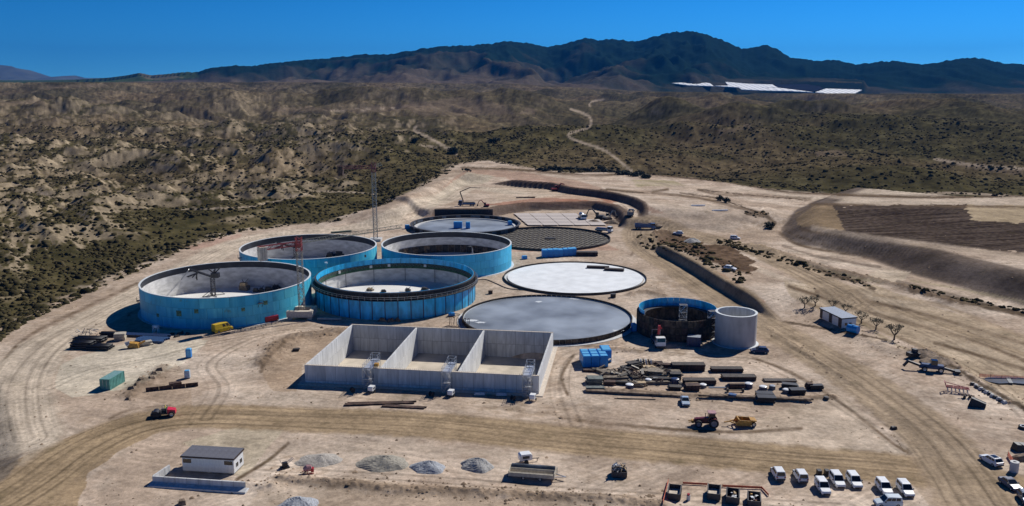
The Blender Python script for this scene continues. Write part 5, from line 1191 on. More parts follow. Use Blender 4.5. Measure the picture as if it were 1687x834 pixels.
def person(label, loc, rz):
    """seated driver: one skinned body, clothes and helmet as children"""
    J = [(0, 0, 0), (.0, 0, .22), (.02, 0, .42), (.03, 0, .54), (.05, 0, .66),                 # pelvis, waist, chest, neck, head
         (.0, .10, -.02), (.40, .14, .02), (.44, .15, -.38), (.56, .15, -.42),
         (.0, -.10, -.02), (.40, -.14, .02), (.44, -.15, -.38), (.56, -.15, -.42),
         (.02, .19, .44), (.12, .25, .20), (.36, .16, .20), (.44, .13, .22),
         (.02, -.19, .44), (.12, -.25, .20), (.36, -.16, .20), (.44, -.13, .22)]
    E = [(0, 1), (1, 2), (2, 3), (3, 4), (0, 5), (5, 6), (6, 7), (7, 8), (0, 9), (9, 10), (10, 11), (11, 12), (2, 13), (13, 14), (14, 15), (15, 16), (2, 17), (17, 18), (18, 19), (19, 20)]
    rad = [.14, .13, .15, .06, .105, .10, .075, .05, .045, .10, .075, .05, .045, .07, .05, .038, .04, .07, .05, .038, .04]
    # five short fingers on each hand
    for hnd, sgn in ((16, 1), (20, -1)):
        hx, hy, hz = J[hnd]
        for k, (dx, dy, L) in enumerate(((.05, -.035, .05), (.055, -.012, .06), (.055, .012, .058), (.05, .035, .045), (.0, -.055*sgn, .04))):
            J.append((hx+dx+L*.5, hy+dy*1.2, hz-.02)); E.append((hnd, len(J)-1)); rad.append(.011)
    me = bpy.data.meshes.new('body'); me.from_pydata(J, E, []); me.update(); o = bpy.data.objects.new('person', me); C.objects.link(o)
    sk = o.modifiers.new('skin', 'SKIN'); me.skin_vertices[0].data[0].use_root = True
    for i, r_ in enumerate(rad): me.skin_vertices[0].data[i].radius = (r_, r_)
    o.modifiers.new('sub', 'SUBSURF').levels = 1; o.modifiers['sub'].render_levels = 1
    me.materials.append(M['skin']); tag(o, label, 'person'); o.location = loc; o.rotation_euler = (0, 0, rz)
    MB().lathe([(.155, -.02), (.175, .15), (.19, .32), (.19, .44), (.10, .53), (.07, .54)], 14).build('vest', M['hivis'], o, True)
    for s in (-1, 1):
        MB().cyl((.02, s*.2, .46), (.12, s*.26, .2), .085, .065, 10).cyl((.12, s*.26, .2), (.33, s*.17, .2), .062, .05, 10).build('sleeve', M['hivis'], o, True)
        MB().cyl((-.06, s*.09, 0), (.42, s*.14, .03), .125, .09, 10).cyl((.42, s*.14, .05), (.45, s*.15, -.36), .088, .065, 10).build('trouser_leg', M['jeans'], o, True)
        MB().box(.38, .64, s*.15-.055, s*.15+.055, -.46, -.38).build('boot', M['black'], o)
        MB().cyl((.145, s*.04, .685), (.16, s*.04, .685), .014, n=6).build('eye', M['black'], o)
        MB().cyl((.05, s*.105, .66), (.05, s*.12, .66), .03, n=8).build('ear', M['skin'], o)
    MB().lathe([(.165, .70), (.14, .70), (.135, .78), (.09, .85), (.001, .87)], 16, c=(.04, 0)).build('helmet', M['helmet'], o, True)
    MB().bar((.15, 0, .67), (.18, 0, .645), .025).build('nose', M['skin'], o); MB().box(.145, .155, -.03, .03, .605, .615).build('mouth', M['maroon'], o)
    return o
rw = ro.matrix_basis
ro_l = Vector(ro.location); rz_ = ro.rotation_euler[2]
p_ = Vector((-.55*math.cos(rz_), -.55*math.sin(rz_), 1.52)); person('driver in yellow vest and helmet sitting on the red roller', ro_l+p_, rz_)

# ================================================================== containers, cabins, walls
def container(loc, rz, label, name='shipping_container', m=M['container'], top=M['conttop'], L=6.06, W_=2.44, H=2.59, nc=20):
    o = thing(name, label, 'container', loc, rz); h = L/2; w = W_/2
    for s in (-1, 1):
        b = MB(); n = nc; pts = []
        for i in range(n*2+1):
            x = -h+.1+(L-.2)*i/(2*n); y = w-.02-(.07 if i % 4 in (1, 2) else 0); pts.append((x, s*y))
        pts2 = [(x, s*(w-.14)) for x, _ in reversed(pts)]
        b.prism(pts+pts2, .15, H-.12); b.build('side_wall', m, o)
    MB().box(-h+.05, h-.05, -w+.06, w-.06, .1, .25).build('floor', M['trimgrey'], o)
    t = MB()
    for i in range(12): t.box(-h+.1+(L-.2)*i/12+.03, -h+.1+(L-.2)*(i+1)/12-.03, -w+.08, w-.08, H-.1, H-.03)
    t.box(-h+.08, h-.08, -w+.06, w-.06, H-.14, H-.08); t.build('roof', top, o)
    f = MB()
    for x in (-h, h-.14):
        for y in (-w, w-.14): f.box(x, x+.14, y, y+.14, 0, H)
    for y in (-w, w-.12): f.box(-h, h, y+.01, y+.11, H-.13, H-.002).box(-h, h, y+.01, y+.11, .02, .16)
    for x in (-h, h-.12): f.box(x+.01, x+.11, -w, w, H-.13, H-.004).box(x+.01, x+.11, -w, w, .02, .16)
    f.build('frame', m, o)
    for s in (-1, 1): d = MB().box(-h+.02, -h+.08, s*.03 if s > 0 else -w+.15, w-.15 if s > 0 else -.03, .16, H-.13).build('door', m, o); MB().box(-h-.03, -h+.02, s*.45-.03, s*.45+.03, .2, H-.2).build('locking_bar', M['steel'], d)
    MB().box(h-.08, h-.03, -w+.14, w-.14, .16, H-.13).build('end_wall', m, o)
    return o
hc = head((178, 647), (211, 627))
g = G(184, 637); container((g.x, g.y+.6, .01), hc, 'green shipping container standing alone on the pale sand at left')
def cabin(c, rz, L, W_, H, roof, label, wins, doors=(), group=None, cat='cabin'):
    o = thing('site_cabin', label, cat, c, rz, group); h, w = L/2, W_/2
    n = max(3, round(L/1.2)); core = MB().box(-h+.03, h-.03, -w+.03, w-.03, .22, H-.15).build('core_wall', M['white_wall'], o)
    me = MB().box(.012, L/n-.012, -.03, .03, .25, H-.2).mesh('wall_panel', M['white_wall'])
    for s in (-1, 1):
        for i in range(n): inst(me, 'wall_panel', o, (-h+i*L/n, s*(w-.01), 0))
    me = MB().box(-.03, .03, .012, W_/3-.012, .25, H-.2).mesh('wall_panel', M['white_wall'])
    for s in (-1, 1):
        for i in range(3): inst(me, 'wall_panel', o, (s*(h-.01), -w+i*W_/3, 0))
    MB().box(-h, h, -w, w, .12, .24).build('base_frame', M['steel'], o)
    MB().hexa([(-h-.2, -w-.25, H-.2), (h+.2, -w-.25, H-.2), (h+.2, w+.25, H-.1), (-h-.2, w+.25, H-.1), (-h-.2, -w-.25, H+.08), (h+.2, -w-.25, H+.08), (h+.2, w+.25, H+.22), (-h-.2, w+.25, H+.22)]).build('fascia', M['brown'], o)
    me = MB().hexa([(.01, -w-.2, H+.06), ((L+.3)/8-.01, -w-.2, H+.06), ((L+.3)/8-.01, w+.2, H+.2), (.01, w+.2, H+.2), (.01, -w-.2, H+.13), ((L+.3)/8-.01, -w-.2, H+.13), ((L+.3)/8-.01, w+.2, H+.27), (.01, w+.2, H+.27)]).mesh('roof_panel', roof)
    for i in range(8): inst(me, 'roof_panel', o, (-(L+.3)/2+i*(L+.3)/8, 0, 0))
    for face, u, z, ww, hh in wins:
        if face == 'f': f = MB().box(u-ww/2, u+ww/2, -w-.06, -w-.01, z, z+hh).build('window', M['glass'], o); MB().box(u-ww/2-.05, u+ww/2+.05, -w-.05, -w-.02, z-.06, z+hh+.05).build('window_frame', M['white'], f)
        else: f = MB().box(h+.01, h+.06, u-ww/2, u+ww/2, z, z+hh).build('window', M['glass'], o); MB().box(h+.02, h+.05, u-ww/2-.05, u+ww/2+.05, z-.06, z+hh+.05).build('window_frame', M['white'], f)
    for u, ww in doors:
        d = MB().box(u-ww/2, u+ww/2, -w-.07, -w-.01, .26, H-.25).build('door', M['brown'], o); MB().box(u+ww/2-.18, u+ww/2-.08, -w-.11, -w-.07, 1.2, 1.3).build('handle', M['steel'], d)
    for x in (-h+.4, 0, h-.4):
        for y in (-w+.3, w-.3): MB().box(x-.2, x+.2, y-.2, y+.2, 0, .12).build('support_block', M['concrete'], o)
    return o
a, b, c_ = G(301.5, 777), G(386, 782), G(398.5, 770)
rz = math.atan2(b.y-a.y, b.x-a.x); L = (b-a).length; u = Vector((math.cos(rz), math.sin(rz), 0)); v = Vector((-u.y, u.x, 0)); Wc = 4.0
ctr = a+u*L/2+v*Wc/2
cabin((ctr.x, ctr.y, 0), rz, L, Wc, 3.0, M['roofdark'], 'white site cabin with slate roof behind the low concrete wall', [('f', -L/2+.95, 1.75, 1.6, .8), ('f', L/2-.95, 1.75, 1.6, .8), ('r', -.7, 1.0, .9, .8), ('r', .9, 1.0, .9, .8)])
a, b = G(1350, 527), G(1386, 545)
rz = math.atan2(b.y-a.y, b.x-a.x); L = (b-a).length; u = Vector((math.cos(rz), math.sin(rz), 0)); v = Vector((-u.y, u.x, 0)); Wc = 4.4; ctr = a+u*L/2+v*Wc/2
cabin((ctr.x, ctr.y, gz(ctr.x, ctr.y)), rz, L, Wc, 3.0, M['roofgrey'], 'white cabin with grey roof and three dark doors by the pruned olive trees', [('r', -.9, .9, .8, .8), ('r', .4, .9, .8, .8)], [(-L/2+.8, 1.3), (.0, 1.6), (L/2-.9, 1.7)])
# L shaped retaining wall
rw0, rw1, rw2 = G(251, 784, 1.55), G(404, 794, 1.55), G(279, 765.5, 1.55)
wl_ = thing('retaining_wall', 'low grey concrete retaining wall in front of the white site cabin', 'wall', (rw0.x, rw0.y, 0))
q1 = Vector((rw1.x-rw0.x, rw1.y-rw0.y)); q2 = Vector((rw2.x-rw0.x, rw2.y-rw0.y))
wall_run((0, 0), tuple(q1), .1, 1.55, 8, 1, wl_, t=.3); wall_run(tuple(q2.normalized()*.16), tuple(q2), .1, 1.55, 3, 1, wl_, t=.3)
an = math.atan2(q1.y, q1.x); o = MB().box(-.3, q1.length+.5, -1.3, .35, -.2, .28).build('footing', M['concrete'], wl_); o.rotation_euler = (0, 0, an)
o = MB().prism([(-.2, -1.2), (q1.length+.4, -1.2), (q1.length+.4, -.16), (-.2, -.16)], .28, lambda x, y: .3+.25*(y+1.2)).build('toe', M['concrete'], wl_); o.rotation_euler = (0, 0, an)

def simple(name, label, cat, loc, rz, parts, group=None):
    o = thing(name, label, cat, loc, rz, group)
    for nm, mb, m in parts: mb.build(nm, m, o)
    return o
def toilet(loc, label, rz=.1, m=M['bluebox'], g='portable toilets'):
    return simple('portable_toilet', label, 'portable toilet', loc, rz, [('wall', MB().box(-.6, .6, -.6, .6, .12, 2.2).box(-.63, -.57, -.63, -.57, 0, 2.2).box(.57, .63, -.63, -.57, 0, 2.2).box(-.63, -.57, .57, .63, 0, 2.2).box(.57, .63, .57, .63, 0, 2.2), m),
        ('door', MB().box(-.42, .42, -.64, -.6, .2, 2.0), M['bluelid']), ('roof', MB().hexa([(-.66, -.66, 2.2), (.66, -.66, 2.2), (.66, .66, 2.2), (-.66, .66, 2.2), (-.4, -.4, 2.42), (.4, -.4, 2.42), (.4, .4, 2.42), (-.4, .4, 2.42)]), M['bluelid']), ('base', MB().box(-.65, .65, -.65, .65, 0, .12), M['trimgrey'])], g)
toilet(at(311.5, 589), 'bright blue portable toilet on the sand left of the bunker')
toilet(at(1044, 546), 'bright blue portable toilet beside the blue-grey slab', .2)
def tote(loc, rz, label, m=M['bluebox'], s=(1.2, 1.0, 1.2), grp=None, nm='water_tank'):
    x, y, z = s[0]/2, s[1]/2, s[2]
    return simple(nm, label, 'tank' if nm == 'water_tank' else 'crate', loc, rz, [('body', MB().loft([[(-x*.97, -y*.97, .12), (x*.97, -y*.97, .12), (x*.97, y*.97, .12), (-x*.97, y*.97, .12)], [(-x, -y, .25), (x, -y, .25), (x, y, .25), (-x, y, .25)], [(-x, -y, z-.1), (x, -y, z-.1), (x, y, z-.1), (-x, y, z-.1)], [(-x*.93, -y*.93, z), (x*.93, -y*.93, z), (x*.93, y*.93, z), (-x*.93, y*.93, z)]]), m),
        ('pallet', MB().box(-x, x, -y, -y+.15, 0, .12).box(-x, x, y-.15, y, 0, .12).box(-x, x, -.08, .08, 0, .12), M['trimgrey']), ('lid', MB().box(-x*.8, x*.8, -y*.8, y*.8, z, z+.05), M['bluelid'])], grp)
tk = tote(at(309, 623), .2, 'pale blue and white water tank beside the brown steel trench', mat('pale_grey_blue', (.42, .52, .62), .5), (1.2, 1.1, 1.9))
# blue crates in the yard, 3 x 3 plus one behind
def blue_group(c, cols, rows, s, rz, words, grp, hs=None, skip=()):
    first = None; c = Vector(c)
    for i in range(cols):
        for j in range(rows):
            if (i, j) in skip: continue
            q = Vector((math.cos(rz)*i*s[0]*1.06-math.sin(rz)*j*s[1]*1.06, math.sin(rz)*i*s[0]*1.06+math.cos(rz)*j*s[1]*1.06, 0))
            lab = words(i, j)
            if first is None: first = tote(c+q, rz, lab, M['bluebox'], s, grp, 'plastic_crate')
            else: copy_tree(first, loc=c+q, rz=rz, label=lab)
NM = ('left', 'second', 'third', 'fourth', 'fifth')
g = at(966, 604)
blue_group(g, 3, 3, (2.0, 2.0, 2.9), R(4), lambda i, j: '%s bright blue box in the %s row of the block beside the formwork heap' % (('left', 'middle', 'right')[i], ('front', 'middle', 'back')[j]), 'blue boxes by the material yard')
g = at(998, 596); tote((g[0], g[1]+1.5, g[2]), R(4), 'taller bright blue box standing at the right of the blue block', s=(2.4, 4.5, 3.2), grp='blue boxes by the material yard', nm='plastic_crate')
ws = [(897, 423.5, 3.0), (906, 423, 3.0), (915, 422.5, 3.0), (923, 422, 2.8), (931, 421, 2.8), (939, 420.5, 2.8), (945, 420, 2.8)]
for i, (px, py, hh) in enumerate(ws): tote(at(px, py), R(3), 'bright blue box, number %s from the left in the long row behind the white slab' % ('one two three four five six seven'.split()[i]), s=(2.2 if i < 3 else 1.9, 3.6, hh), grp='long row of blue boxes', nm='plastic_crate')
tote(at(864, 427), .3, 'small blue box lying left of the long blue row', s=(1.9, 1.5, 1.3), nm='plastic_crate')
for i, (px, py) in enumerate(((751, 376), (758, 376), (771, 376.5))):
    g = G(px, py, .5); tote((g.x, g.y, .5), 0, '%s tall blue tank standing on the floor inside the dark shuttered base' % ('left', 'middle', 'right')[i], s=(2.0, 2.0, 3.0), grp='blue tanks inside the dark shuttered base')
g = G(840, 371, .5); tote((g.x, g.y, .5), .3, 'blue box against the right wall inside the dark shuttered base', s=(1.8, 1.8, 2.0), nm='plastic_crate')
tote(at(671, 377), .2, 'blue box on the sand left of the dark shuttered base', s=(2.2, 1.8, 1.8), nm='plastic_crate')
g = at(744, 521); simple('water_pump', 'small blue pump with coiled black hose right of the blue shuttered tank', 'pump', g, .3, [('body', MB().box(-.9, .9, -.5, .5, .25, 1.0).cyl((-.3, 0, 1.0), (-.3, 0, 1.25), .3), M['bluebox']), ('skid', MB().box(-1.1, 1.1, -.6, -.5, 0, .25).box(-1.1, 1.1, .5, .6, 0, .25), M['black']), ('hose', MB().lathe([(1.0, .1), (1.15, .18), (1.3, .1), (1.15, .02)], 20, True, (1.6, .8)), M['black'])])
container(at(1143, 569), R(-14), 'dark blue box container in front of the small rusty tank', 'tool_container', M['navy'], M['roofgrey'], 3.6, 2.8, 2.6, 12)
# blue round tank by the right cabin
g = at(1405, 549)
o = simple('water_tank', 'blue round water tank at the end of the cabin with three doors', 'water tank', g, R(-50), [('base', MB().box(-1.5, 1.5, -.8, .8, 0, .25), M['trimgrey'])])
MB().cyl((-1.5, 0, 1.25), (1.5, 0, 1.25), 1.05, n=20).build('vessel', M['bluebox'], o, False); MB().cyl((0, 0, 2.2), (0, 0, 2.4), .3, n=12).build('lid', M['bluelid'], o)
# red fuel tank by the left tank
g = at(447, 530); o = simple('fuel_tank', 'bright red fuel tank standing against the leftmost tank', 'tank', g, head((436, 531), (459, 527)), [('skid', MB().box(-1.9, 1.9, -.7, -.5, 0, .25).box(-1.9, 1.9, .5, .7, 0, .25), M['black']), ('vessel', MB().loft([[(x_, y_*.8, z_) for y_, z_ in ((-.9, .35), (.9, .35), (1.05, 1.0), (.8, 1.75), (-.8, 1.75), (-1.05, 1.0))] for x_ in (-2, 2)]), M['red']), ('end_plate', MB().box(-2.08, -2.0, -.8, .8, .4, 1.7), M['maroon']), ('filler_cap', MB().cyl((.5, 0, 1.75), (.5, 0, 1.95), .22), M['black'])])
# roll-off skips and the orange net round them
def skip(loc, rz, label, L=3.6, W_=2.0, H=1.25, m=M['trimgrey'], fill=None):
    o = thing('waste_skip', label, 'skip', loc, rz, 'dark waste skips in the net enclosure'); h, w = L/2, W_/2
    MB().box(-h, h, -w, w, .1, .2).build('floor', M['rust'], o)
    for s in (-1, 1): MB().box(-h, h, s*w-.05, s*w+.05, .1, H).build('side_wall', m, o)
    MB().box(-h-.05, -h+.05, -w+.05, w-.05, .1, H).build('end_wall', m, o); MB().box(h-.05, h+.05, -w+.05, w-.05, .1, H).build('end_wall', m, o)
    r_ = MB()
    for i in range(6):
        x_ = -h+.3+i*(L-.6)/5
        for s in (-1, 1): r_.box(x_-.05, x_+.05, s*(w+.05), s*(w+.13), .15, H-.05)
    r_.box(-h-.06, h+.06, -w-.1, -w+.06, H, H+.06).box(-h-.06, h+.06, w-.06, w+.1, H, H+.06).build('rib', m, o)
    if fill == 'sand': MB().hexa([(-h+.06, -w+.06, .2), (h-.06, -w+.06, .2), (h-.06, w-.06, .2), (-h+.06, w-.06, .2), (-h+.06, -w+.06, .5), (h-.06, -w+.06, .26), (h-.06, w-.06, .26), (-h+.06, w-.06, .55)]).build('contents', M['sandconc'], o)
    if fill in ('junk', 'pink'):
        cols = (M['timber'], M['white'], M['timberlight'], M['conc_light']) if fill == 'junk' else (M['pink'], M['white'], M['amber'], M['conc_light'])
        for i in range(14):
            p = Vector((random.uniform(-h+.4, h-.4), random.uniform(-w+.3, w-.3), random.uniform(.4, 1.1))); a_ = random.uniform(0, PI); l = random.uniform(.3, .9)
            d = Vector((math.cos(a_), math.sin(a_), random.uniform(-.3, .3)))*l*.5; MB().bar(p-d, p+d, random.uniform(.1, .5), .08).build('waste_piece', cols[i % 4], o)
    return o
hs_ = head((1113, 797), (1108, 829))
for (px, py, lab, f) in ((1111, 817, 'dark waste skip nearly empty, leftmost in the net enclosure', 'sand'), (1176, 817, 'dark waste skip nearly empty, second from the left', 'sand'), (1207, 823, 'dark waste skip filled with timber and pale waste', 'junk'), (1242, 829, 'dark waste skip filled with pink and white bags', 'pink')):
    skip(at(px, py), hs_, lab, fill=f)
def net(pts, label, h=1.0):
    ps = [at(*p) for p in pts]; c = Vector(ps[0]); o = thing('safety_net', label, 'safety net', c)
    for k in range(len(ps)-1):
        a, b = Vector(ps[k])-c, Vector(ps[k+1])-c; L_ = (b-a).length; n = max(1, int(L_/2.5)); m_ = MB()
        for r_ in range(7): m_.bar(a+Vector((0, 0, .12+r_*h/7)), b+Vector((0, 0, .12+r_*h/7)), .05)
        for q in range(int(L_/.35)): p = a.lerp(b, q*.35/L_); m_.bar(p+Vector((0, 0, .1)), p+Vector((0, 0, h)), .035)
        m_.build('mesh_band', M['net'], o)
        for q in range(n+1): p = a.lerp(b, q/n); MB().bar(p, p+Vector((0, 0, h+.15)), .05).build('stake', M['rust'], o)
    return o
net([(1101, 794), (1092, 832)], 'orange safety net along the left side of the skips', .5); net([(1125, 798), (1165, 800)], 'orange safety net between the first two skips', .35)
net([(1190, 803), (1255, 806), (1266, 818)], 'orange safety net behind the filled skips', .4)
net([(1613, 622), (1687, 626)], 'orange safety net behind the black lined pond', .8); net([(1660, 752), (1668, 765)], 'orange safety net beside the upright concrete pipe', 1.0)
simple('oil_drum', 'grey drum with a red top among the skips', 'drum', at(1134, 824), 0, [('barrel', MB().cyl((0, 0, 0), (0, 0, .9), .32, n=14).lathe([(.33, .3), (.34, .32), (.33, .34)], 14), M['concrete']), ('lid', MB().cyl((0, 0, .9), (0, 0, 1.15), .25, n=12), M['red'])])
o = thing('concrete_pipe', 'short upright concrete pipe beside the parked cars at right', 'concrete pipe', at(1670, 777), 0)
MB().lathe([(.75, 0), (.75, 1.9), (.28, 1.9), (.28, 0)], 28, True).build('pipe_ring', M['conc_light'], o)

# gravel heaps
def heap(px, py, w, h, m, label, seed=0, top=.45, flat=.5):
    g = at(px, py); r = w/2; n = 40; rg = 14; rnd = random.Random(seed); vs = []; fs = []
    off = [1+.10*math.sin(2*a*2*PI/n+seed)+.06*math.sin(5*a*2*PI/n+seed*2)+rnd.uniform(-.03, .03) for a in range(n)]
    for k in range(rg):
        f = 1-k/rg
        for i in range(n):
            a = 2*PI*i/n; rr_ = r*f*off[i]; z_ = h*(1-f)**.9*(1-.18*(1-f))
            z_ += rnd.uniform(-.05, .05)*h*.5+.1*h*math.sin(3*a+seed+k*.4)*f*(1-f)*2
            vs.append((rr_*math.cos(a)+.15*r*(1-f), rr_*math.sin(a)*.85, max(-.05, z_)))
    vs.append((.15*r, 0, h*.86))
    for k in range(rg-1):
        for i in range(n): fs.append((k*n+i, k*n+(i+1) % n, (k+1)*n+(i+1) % n, (k+1)*n+i))
    for i in range(n): fs.append(((rg-1)*n+i, (rg-1)*n+(i+1) % n, len(vs)-1))
    o = MB().add(vs, fs).build('gravel_heap', m, None, False); tag(o, label, 'gravel heap', 'gravel heaps beside the front haul road'); o.location = (g[0], g[1], g[2]-.05); o['kind'] = 'stuff' if False else 'thing'
    del o['kind']; return o
heap(525, 759, 8.0, 1.35, mat('dusty_gravel', (.40, .37, .33), .95, var=.14, scale=3, bump=.6), 'flattened dusty gravel heap, leftmost of the upper row', 1)
heap(630, 764, 9.0, 1.9, M['gravel_tan'], 'wide tan grey gravel heap, second from the left', 2)
heap(705, 771, 6.4, 1.75, M['gravel_blue'], 'small bluish gravel heap, third from the left', 3)
heap(785, 768, 6.6, 2.0, M['gravel_grey'], 'coarse grey gravel heap, rightmost of the row', 4)
heap(489, 836, 7.8, 2.2, M['gravel_blue'], 'bluish gravel heap cut by the bottom edge of the photo', 5)

# hopper trailer, generator, skip of scaffold parts
g = at(877, 788); sp_ = thing('hopper_trailer', 'long beige trough trailer with a dark roller, right of the gravel heaps', 'trailer', g, head((838, 783), (918, 789)))
L = 4.0
MB().loft([[(-L, -1.1, 1.5), (-L, -.5, .6), (-L, .3, .6), (-L, .7, 1.5), (-L, .6, 1.5), (-L, .25, .72), (-L, -.45, .72), (-L, -1.0, 1.5)], [(L, -1.1, 1.5), (L, -.5, .6), (L, .3, .6), (L, .7, 1.5), (L, .6, 1.5), (L, .25, .72), (L, -.45, .72), (L, -1.0, 1.5)]]).build('trough', M['beige'], sp_)
MB().box(-L, L, -1.35, -1.1, .75, 1.45).box(-L-.1, -L, -1.3, 1.9, .6, 1.7).box(L, L+.1, -1.3, 1.9, .6, 1.7).build('frame', M['beige'], sp_)
MB().cyl((-L+.1, 1.35, 1.45), (L-.1, 1.35, 1.45), .5, n=18).build('roller', M['lining_patch'], sp_)
MB().bar((L, -.4, .7), (L+2, .2, .6), .14).bar((L, 1.0, .7), (L+2, .2, .6), .14).bar((L+.3, .9, .6), (L+.3, .9, 2.0), .12).build('drawbar', M['steel'], sp_)
for x in (-1.5, 1.5):
    for s in (-.9, 1.3): wheel_into(sp_, x, s, .38, .3)
genset(at(865, 762), R(15), 'white generator on wheels behind the beige trough trailer')
C.objects['generator_trailer.003'].scale = (1.3, 1.3, 1.3)
g = at(1020, 783); o = thing('scaffold_crate', 'steel crate heaped with jumbled scaffold fittings on bare sand', 'crate', g, R(-4))
for s in (-1, 1): MB().box(-1.3, 1.3, s*1.1-.05, s*1.1+.05, .1, 1.1).build('side_wall', M['trimgrey'], o); MB().box(s*1.3-.05, s*1.3+.05, -1.05, 1.05, .1, 1.1).build('end_wall', M['trimgrey'], o)
MB().box(-1.25, 1.25, -1.05, 1.05, 0, .15).build('floor', M['trimgrey'], o)
for i in range(46):
    p = Vector((random.uniform(-1.1, 1.1), random.uniform(-.9, .9), random.uniform(.7, 2.0))); a_ = random.uniform(0, PI); l = random.uniform(.4, 1.1); d = Vector((math.cos(a_), math.sin(a_), random.uniform(-.5, .5)))*l*.5
    MB().bar(p-d, p+d, random.uniform(.06, .2)).build('fitting', (M['steel'], M['timber'], M['trimgrey'], M['timberlight'], M['steel'])[i % 5] if i != 9 else M['red'], o)
simple('plate_compactor', 'small black compactor with bent handles left of the gravel heaps', 'compactor', at(470, 771), R(30), [('plate', MB().box(-.9, .7, -.5, .5, 0, .3), M['black']), ('engine', MB().box(-.5, .4, -.35, .35, .3, 1.1), M['black']), ('handle', MB().bar((.3, -.3, .8), (1.5, -.3, 1.6), .09).bar((.3, .3, .8), (1.5, .3, 1.6), .09).bar((-.6, .2, .9), (-.9, .2, 1.7), .09), M['steel'])])
simple('cement_mixer', 'reddish dusty mixer lying in front of the leftmost gravel heap', 'mixer', at(507, 780), R(10), [('drum', MB().cyl((-.7, 0, .8), (0, 0, 1.0), .35, .65, 14).cyl((0, 0, 1.0), (.7, 0, 1.2), .65, .4, 14), M['pink']), ('frame', MB().bar((-1.1, -.6, .2), (1.1, -.6, .2), .14).bar((-1.1, .6, .2), (1.1, .6, .2), .14).bar((0, -.7, .2), (0, -.7, 1.0), .12).bar((0, .7, .2), (0, .7, 1.0), .12), M['redcrane']), ('engine', MB().box(.6, 1.1, -.4, .4, .3, 1.0), M['red'])])
simple('road_barrier_feet', 'two small black blocks behind the forward facing white vans', 'blocks', at(1357, 782), 0, [('block', MB().box(-1.2, -.5, -.5, .5, 0, .9), M['black']), ('block', MB().box(.2, .9, -.5, .5, 0, .9), M['black'])])
simple('rubble_lump', 'small dark rock on the haul road edge, right of the yard', 'rock', at(1472, 707), .4, [('rock', MB().loft([[(-.7, -.4, 0), (.6, -.5, 0), (.7, .5, 0), (-.5, .5, 0)], [(-.5, -.3, .5), (.4, -.4, .6), (.5, .3, .5), (-.4, .4, .6)]]), M['form'])])
simple('rubble_lump', 'dark clod of earth at the bottom edge below the white cabin', 'rock', at(300, 831), .4, [('rock', MB().loft([[(-.7, -.6, 0), (.6, -.6, 0), (.7, .5, 0), (-.6, .6, 0)], [(-.5, -.4, .8), (.5, -.4, .7), (.4, .3, .9), (-.4, .4, .8)]]), M['dirt'])])
# steel plates and spoil by the trench
g = at(284, 641); o = thing('trench_plate', 'dark rust brown steel trench plate standing on edge near the roller', 'steel plate', g, head((252, 643), (316, 636)))
for k in range(4): x0_ = -5.6+k*2.8; MB().box(x0_+.02, x0_+2.76, -.06, .06, 0, .95).box(x0_+1.3, x0_+1.4, -.14, -.06, 0, .9).build('plate', M['rust'], o)
g = at(289, 634); simple('steel_plate_stack', 'short stack of rust brown plates beside the pale blue tank', 'steel plate', g, R(30), [('plate', MB().box(-1.3, 1.3, -.7, .7, k*.16, k*.16+.12), M['rust']) for k in range(4)])
# ================================================================== material yard
def rebar_stack(c, rz, L, W_, H, label, m=M['rust']):
    o = thing('rebar_mesh_stack', label, 'mesh stack', c, rz, 'stacks of rusty reinforcement mesh')
    sh = MB(); n = max(8, int(W_/.22))
    for i in range(n): y = -W_/2+W_*i/(n-1); sh.box(-L/2, L/2, y-.04, y+.04, 0, .07)
    for i in range(int(L/.5)+1): x = -L/2+i*.5; sh.box(x-.04, x+.04, -W_/2, W_/2, .07, .12)
    me = sh.mesh('mesh_sheet', m); k = max(2, int(H/.16))
    for i in range(k): inst(me, 'mesh_sheet', o, (random.uniform(-.12, .12), random.uniform(-.06, .06), .12+i*.15), (0, 0, random.uniform(-.008, .008)))
    MB().box(-L/2+.06, L/2-.06, -W_/2+.06, W_/2-.06, .1, .08+k*.15).build('packed_bars', M['form'], o)
    for x in (-L*.35, 0, L*.35): MB().box(x-.1, x+.1, -W_/2-.1, W_/2+.1, 0, .12).build('sleeper', M['timber'], o)
    return o
for x0, x1, yb, W_, H, lab in ((1106, 1160, 613, 2.4, 1.9, 'tallest dark reinforcement stack, nearest behind the formwork heap'), (1171, 1223, 615, 2.2, 1.0, 'dark reinforcement stack in the back row, right of the tallest one'),
        (1189, 1244, 628, 2.4, 1.0, 'dark reinforcement stack in the middle of the yard'), (1258, 1311, 631, 1.9, .45, 'lowest reinforcement stack at the right end of the yard'),
        (1125, 1178, 635, 2.2, 1.2, 'brown reinforcement stack in front of the tallest one')):
    a, b = G(x0, yb), G(x1, yb); rebar_stack(at((x0+x1)/2, yb-3), R(-1), (b-a).length, W_, H, lab, M['rust'])
a, b = G(978, 418), G(953, 420); rebar_stack(at(967, 421), R(-2), 8.4, 3.2, 1.6, 'black reinforcement stack at the right end of the long blue row')
g = G(985, 442, .5); rebar_stack((g.x, g.y, .5), R(-8), 8.0, 1.8, .8, 'left dark mesh bundle lying on the white slab'); g = G(1012, 446, .5); rebar_stack((g.x, g.y, .5), R(-14), 7.0, 2.0, .8, 'right dark mesh bundle lying on the white slab')
YG = 'loose material in the yard'
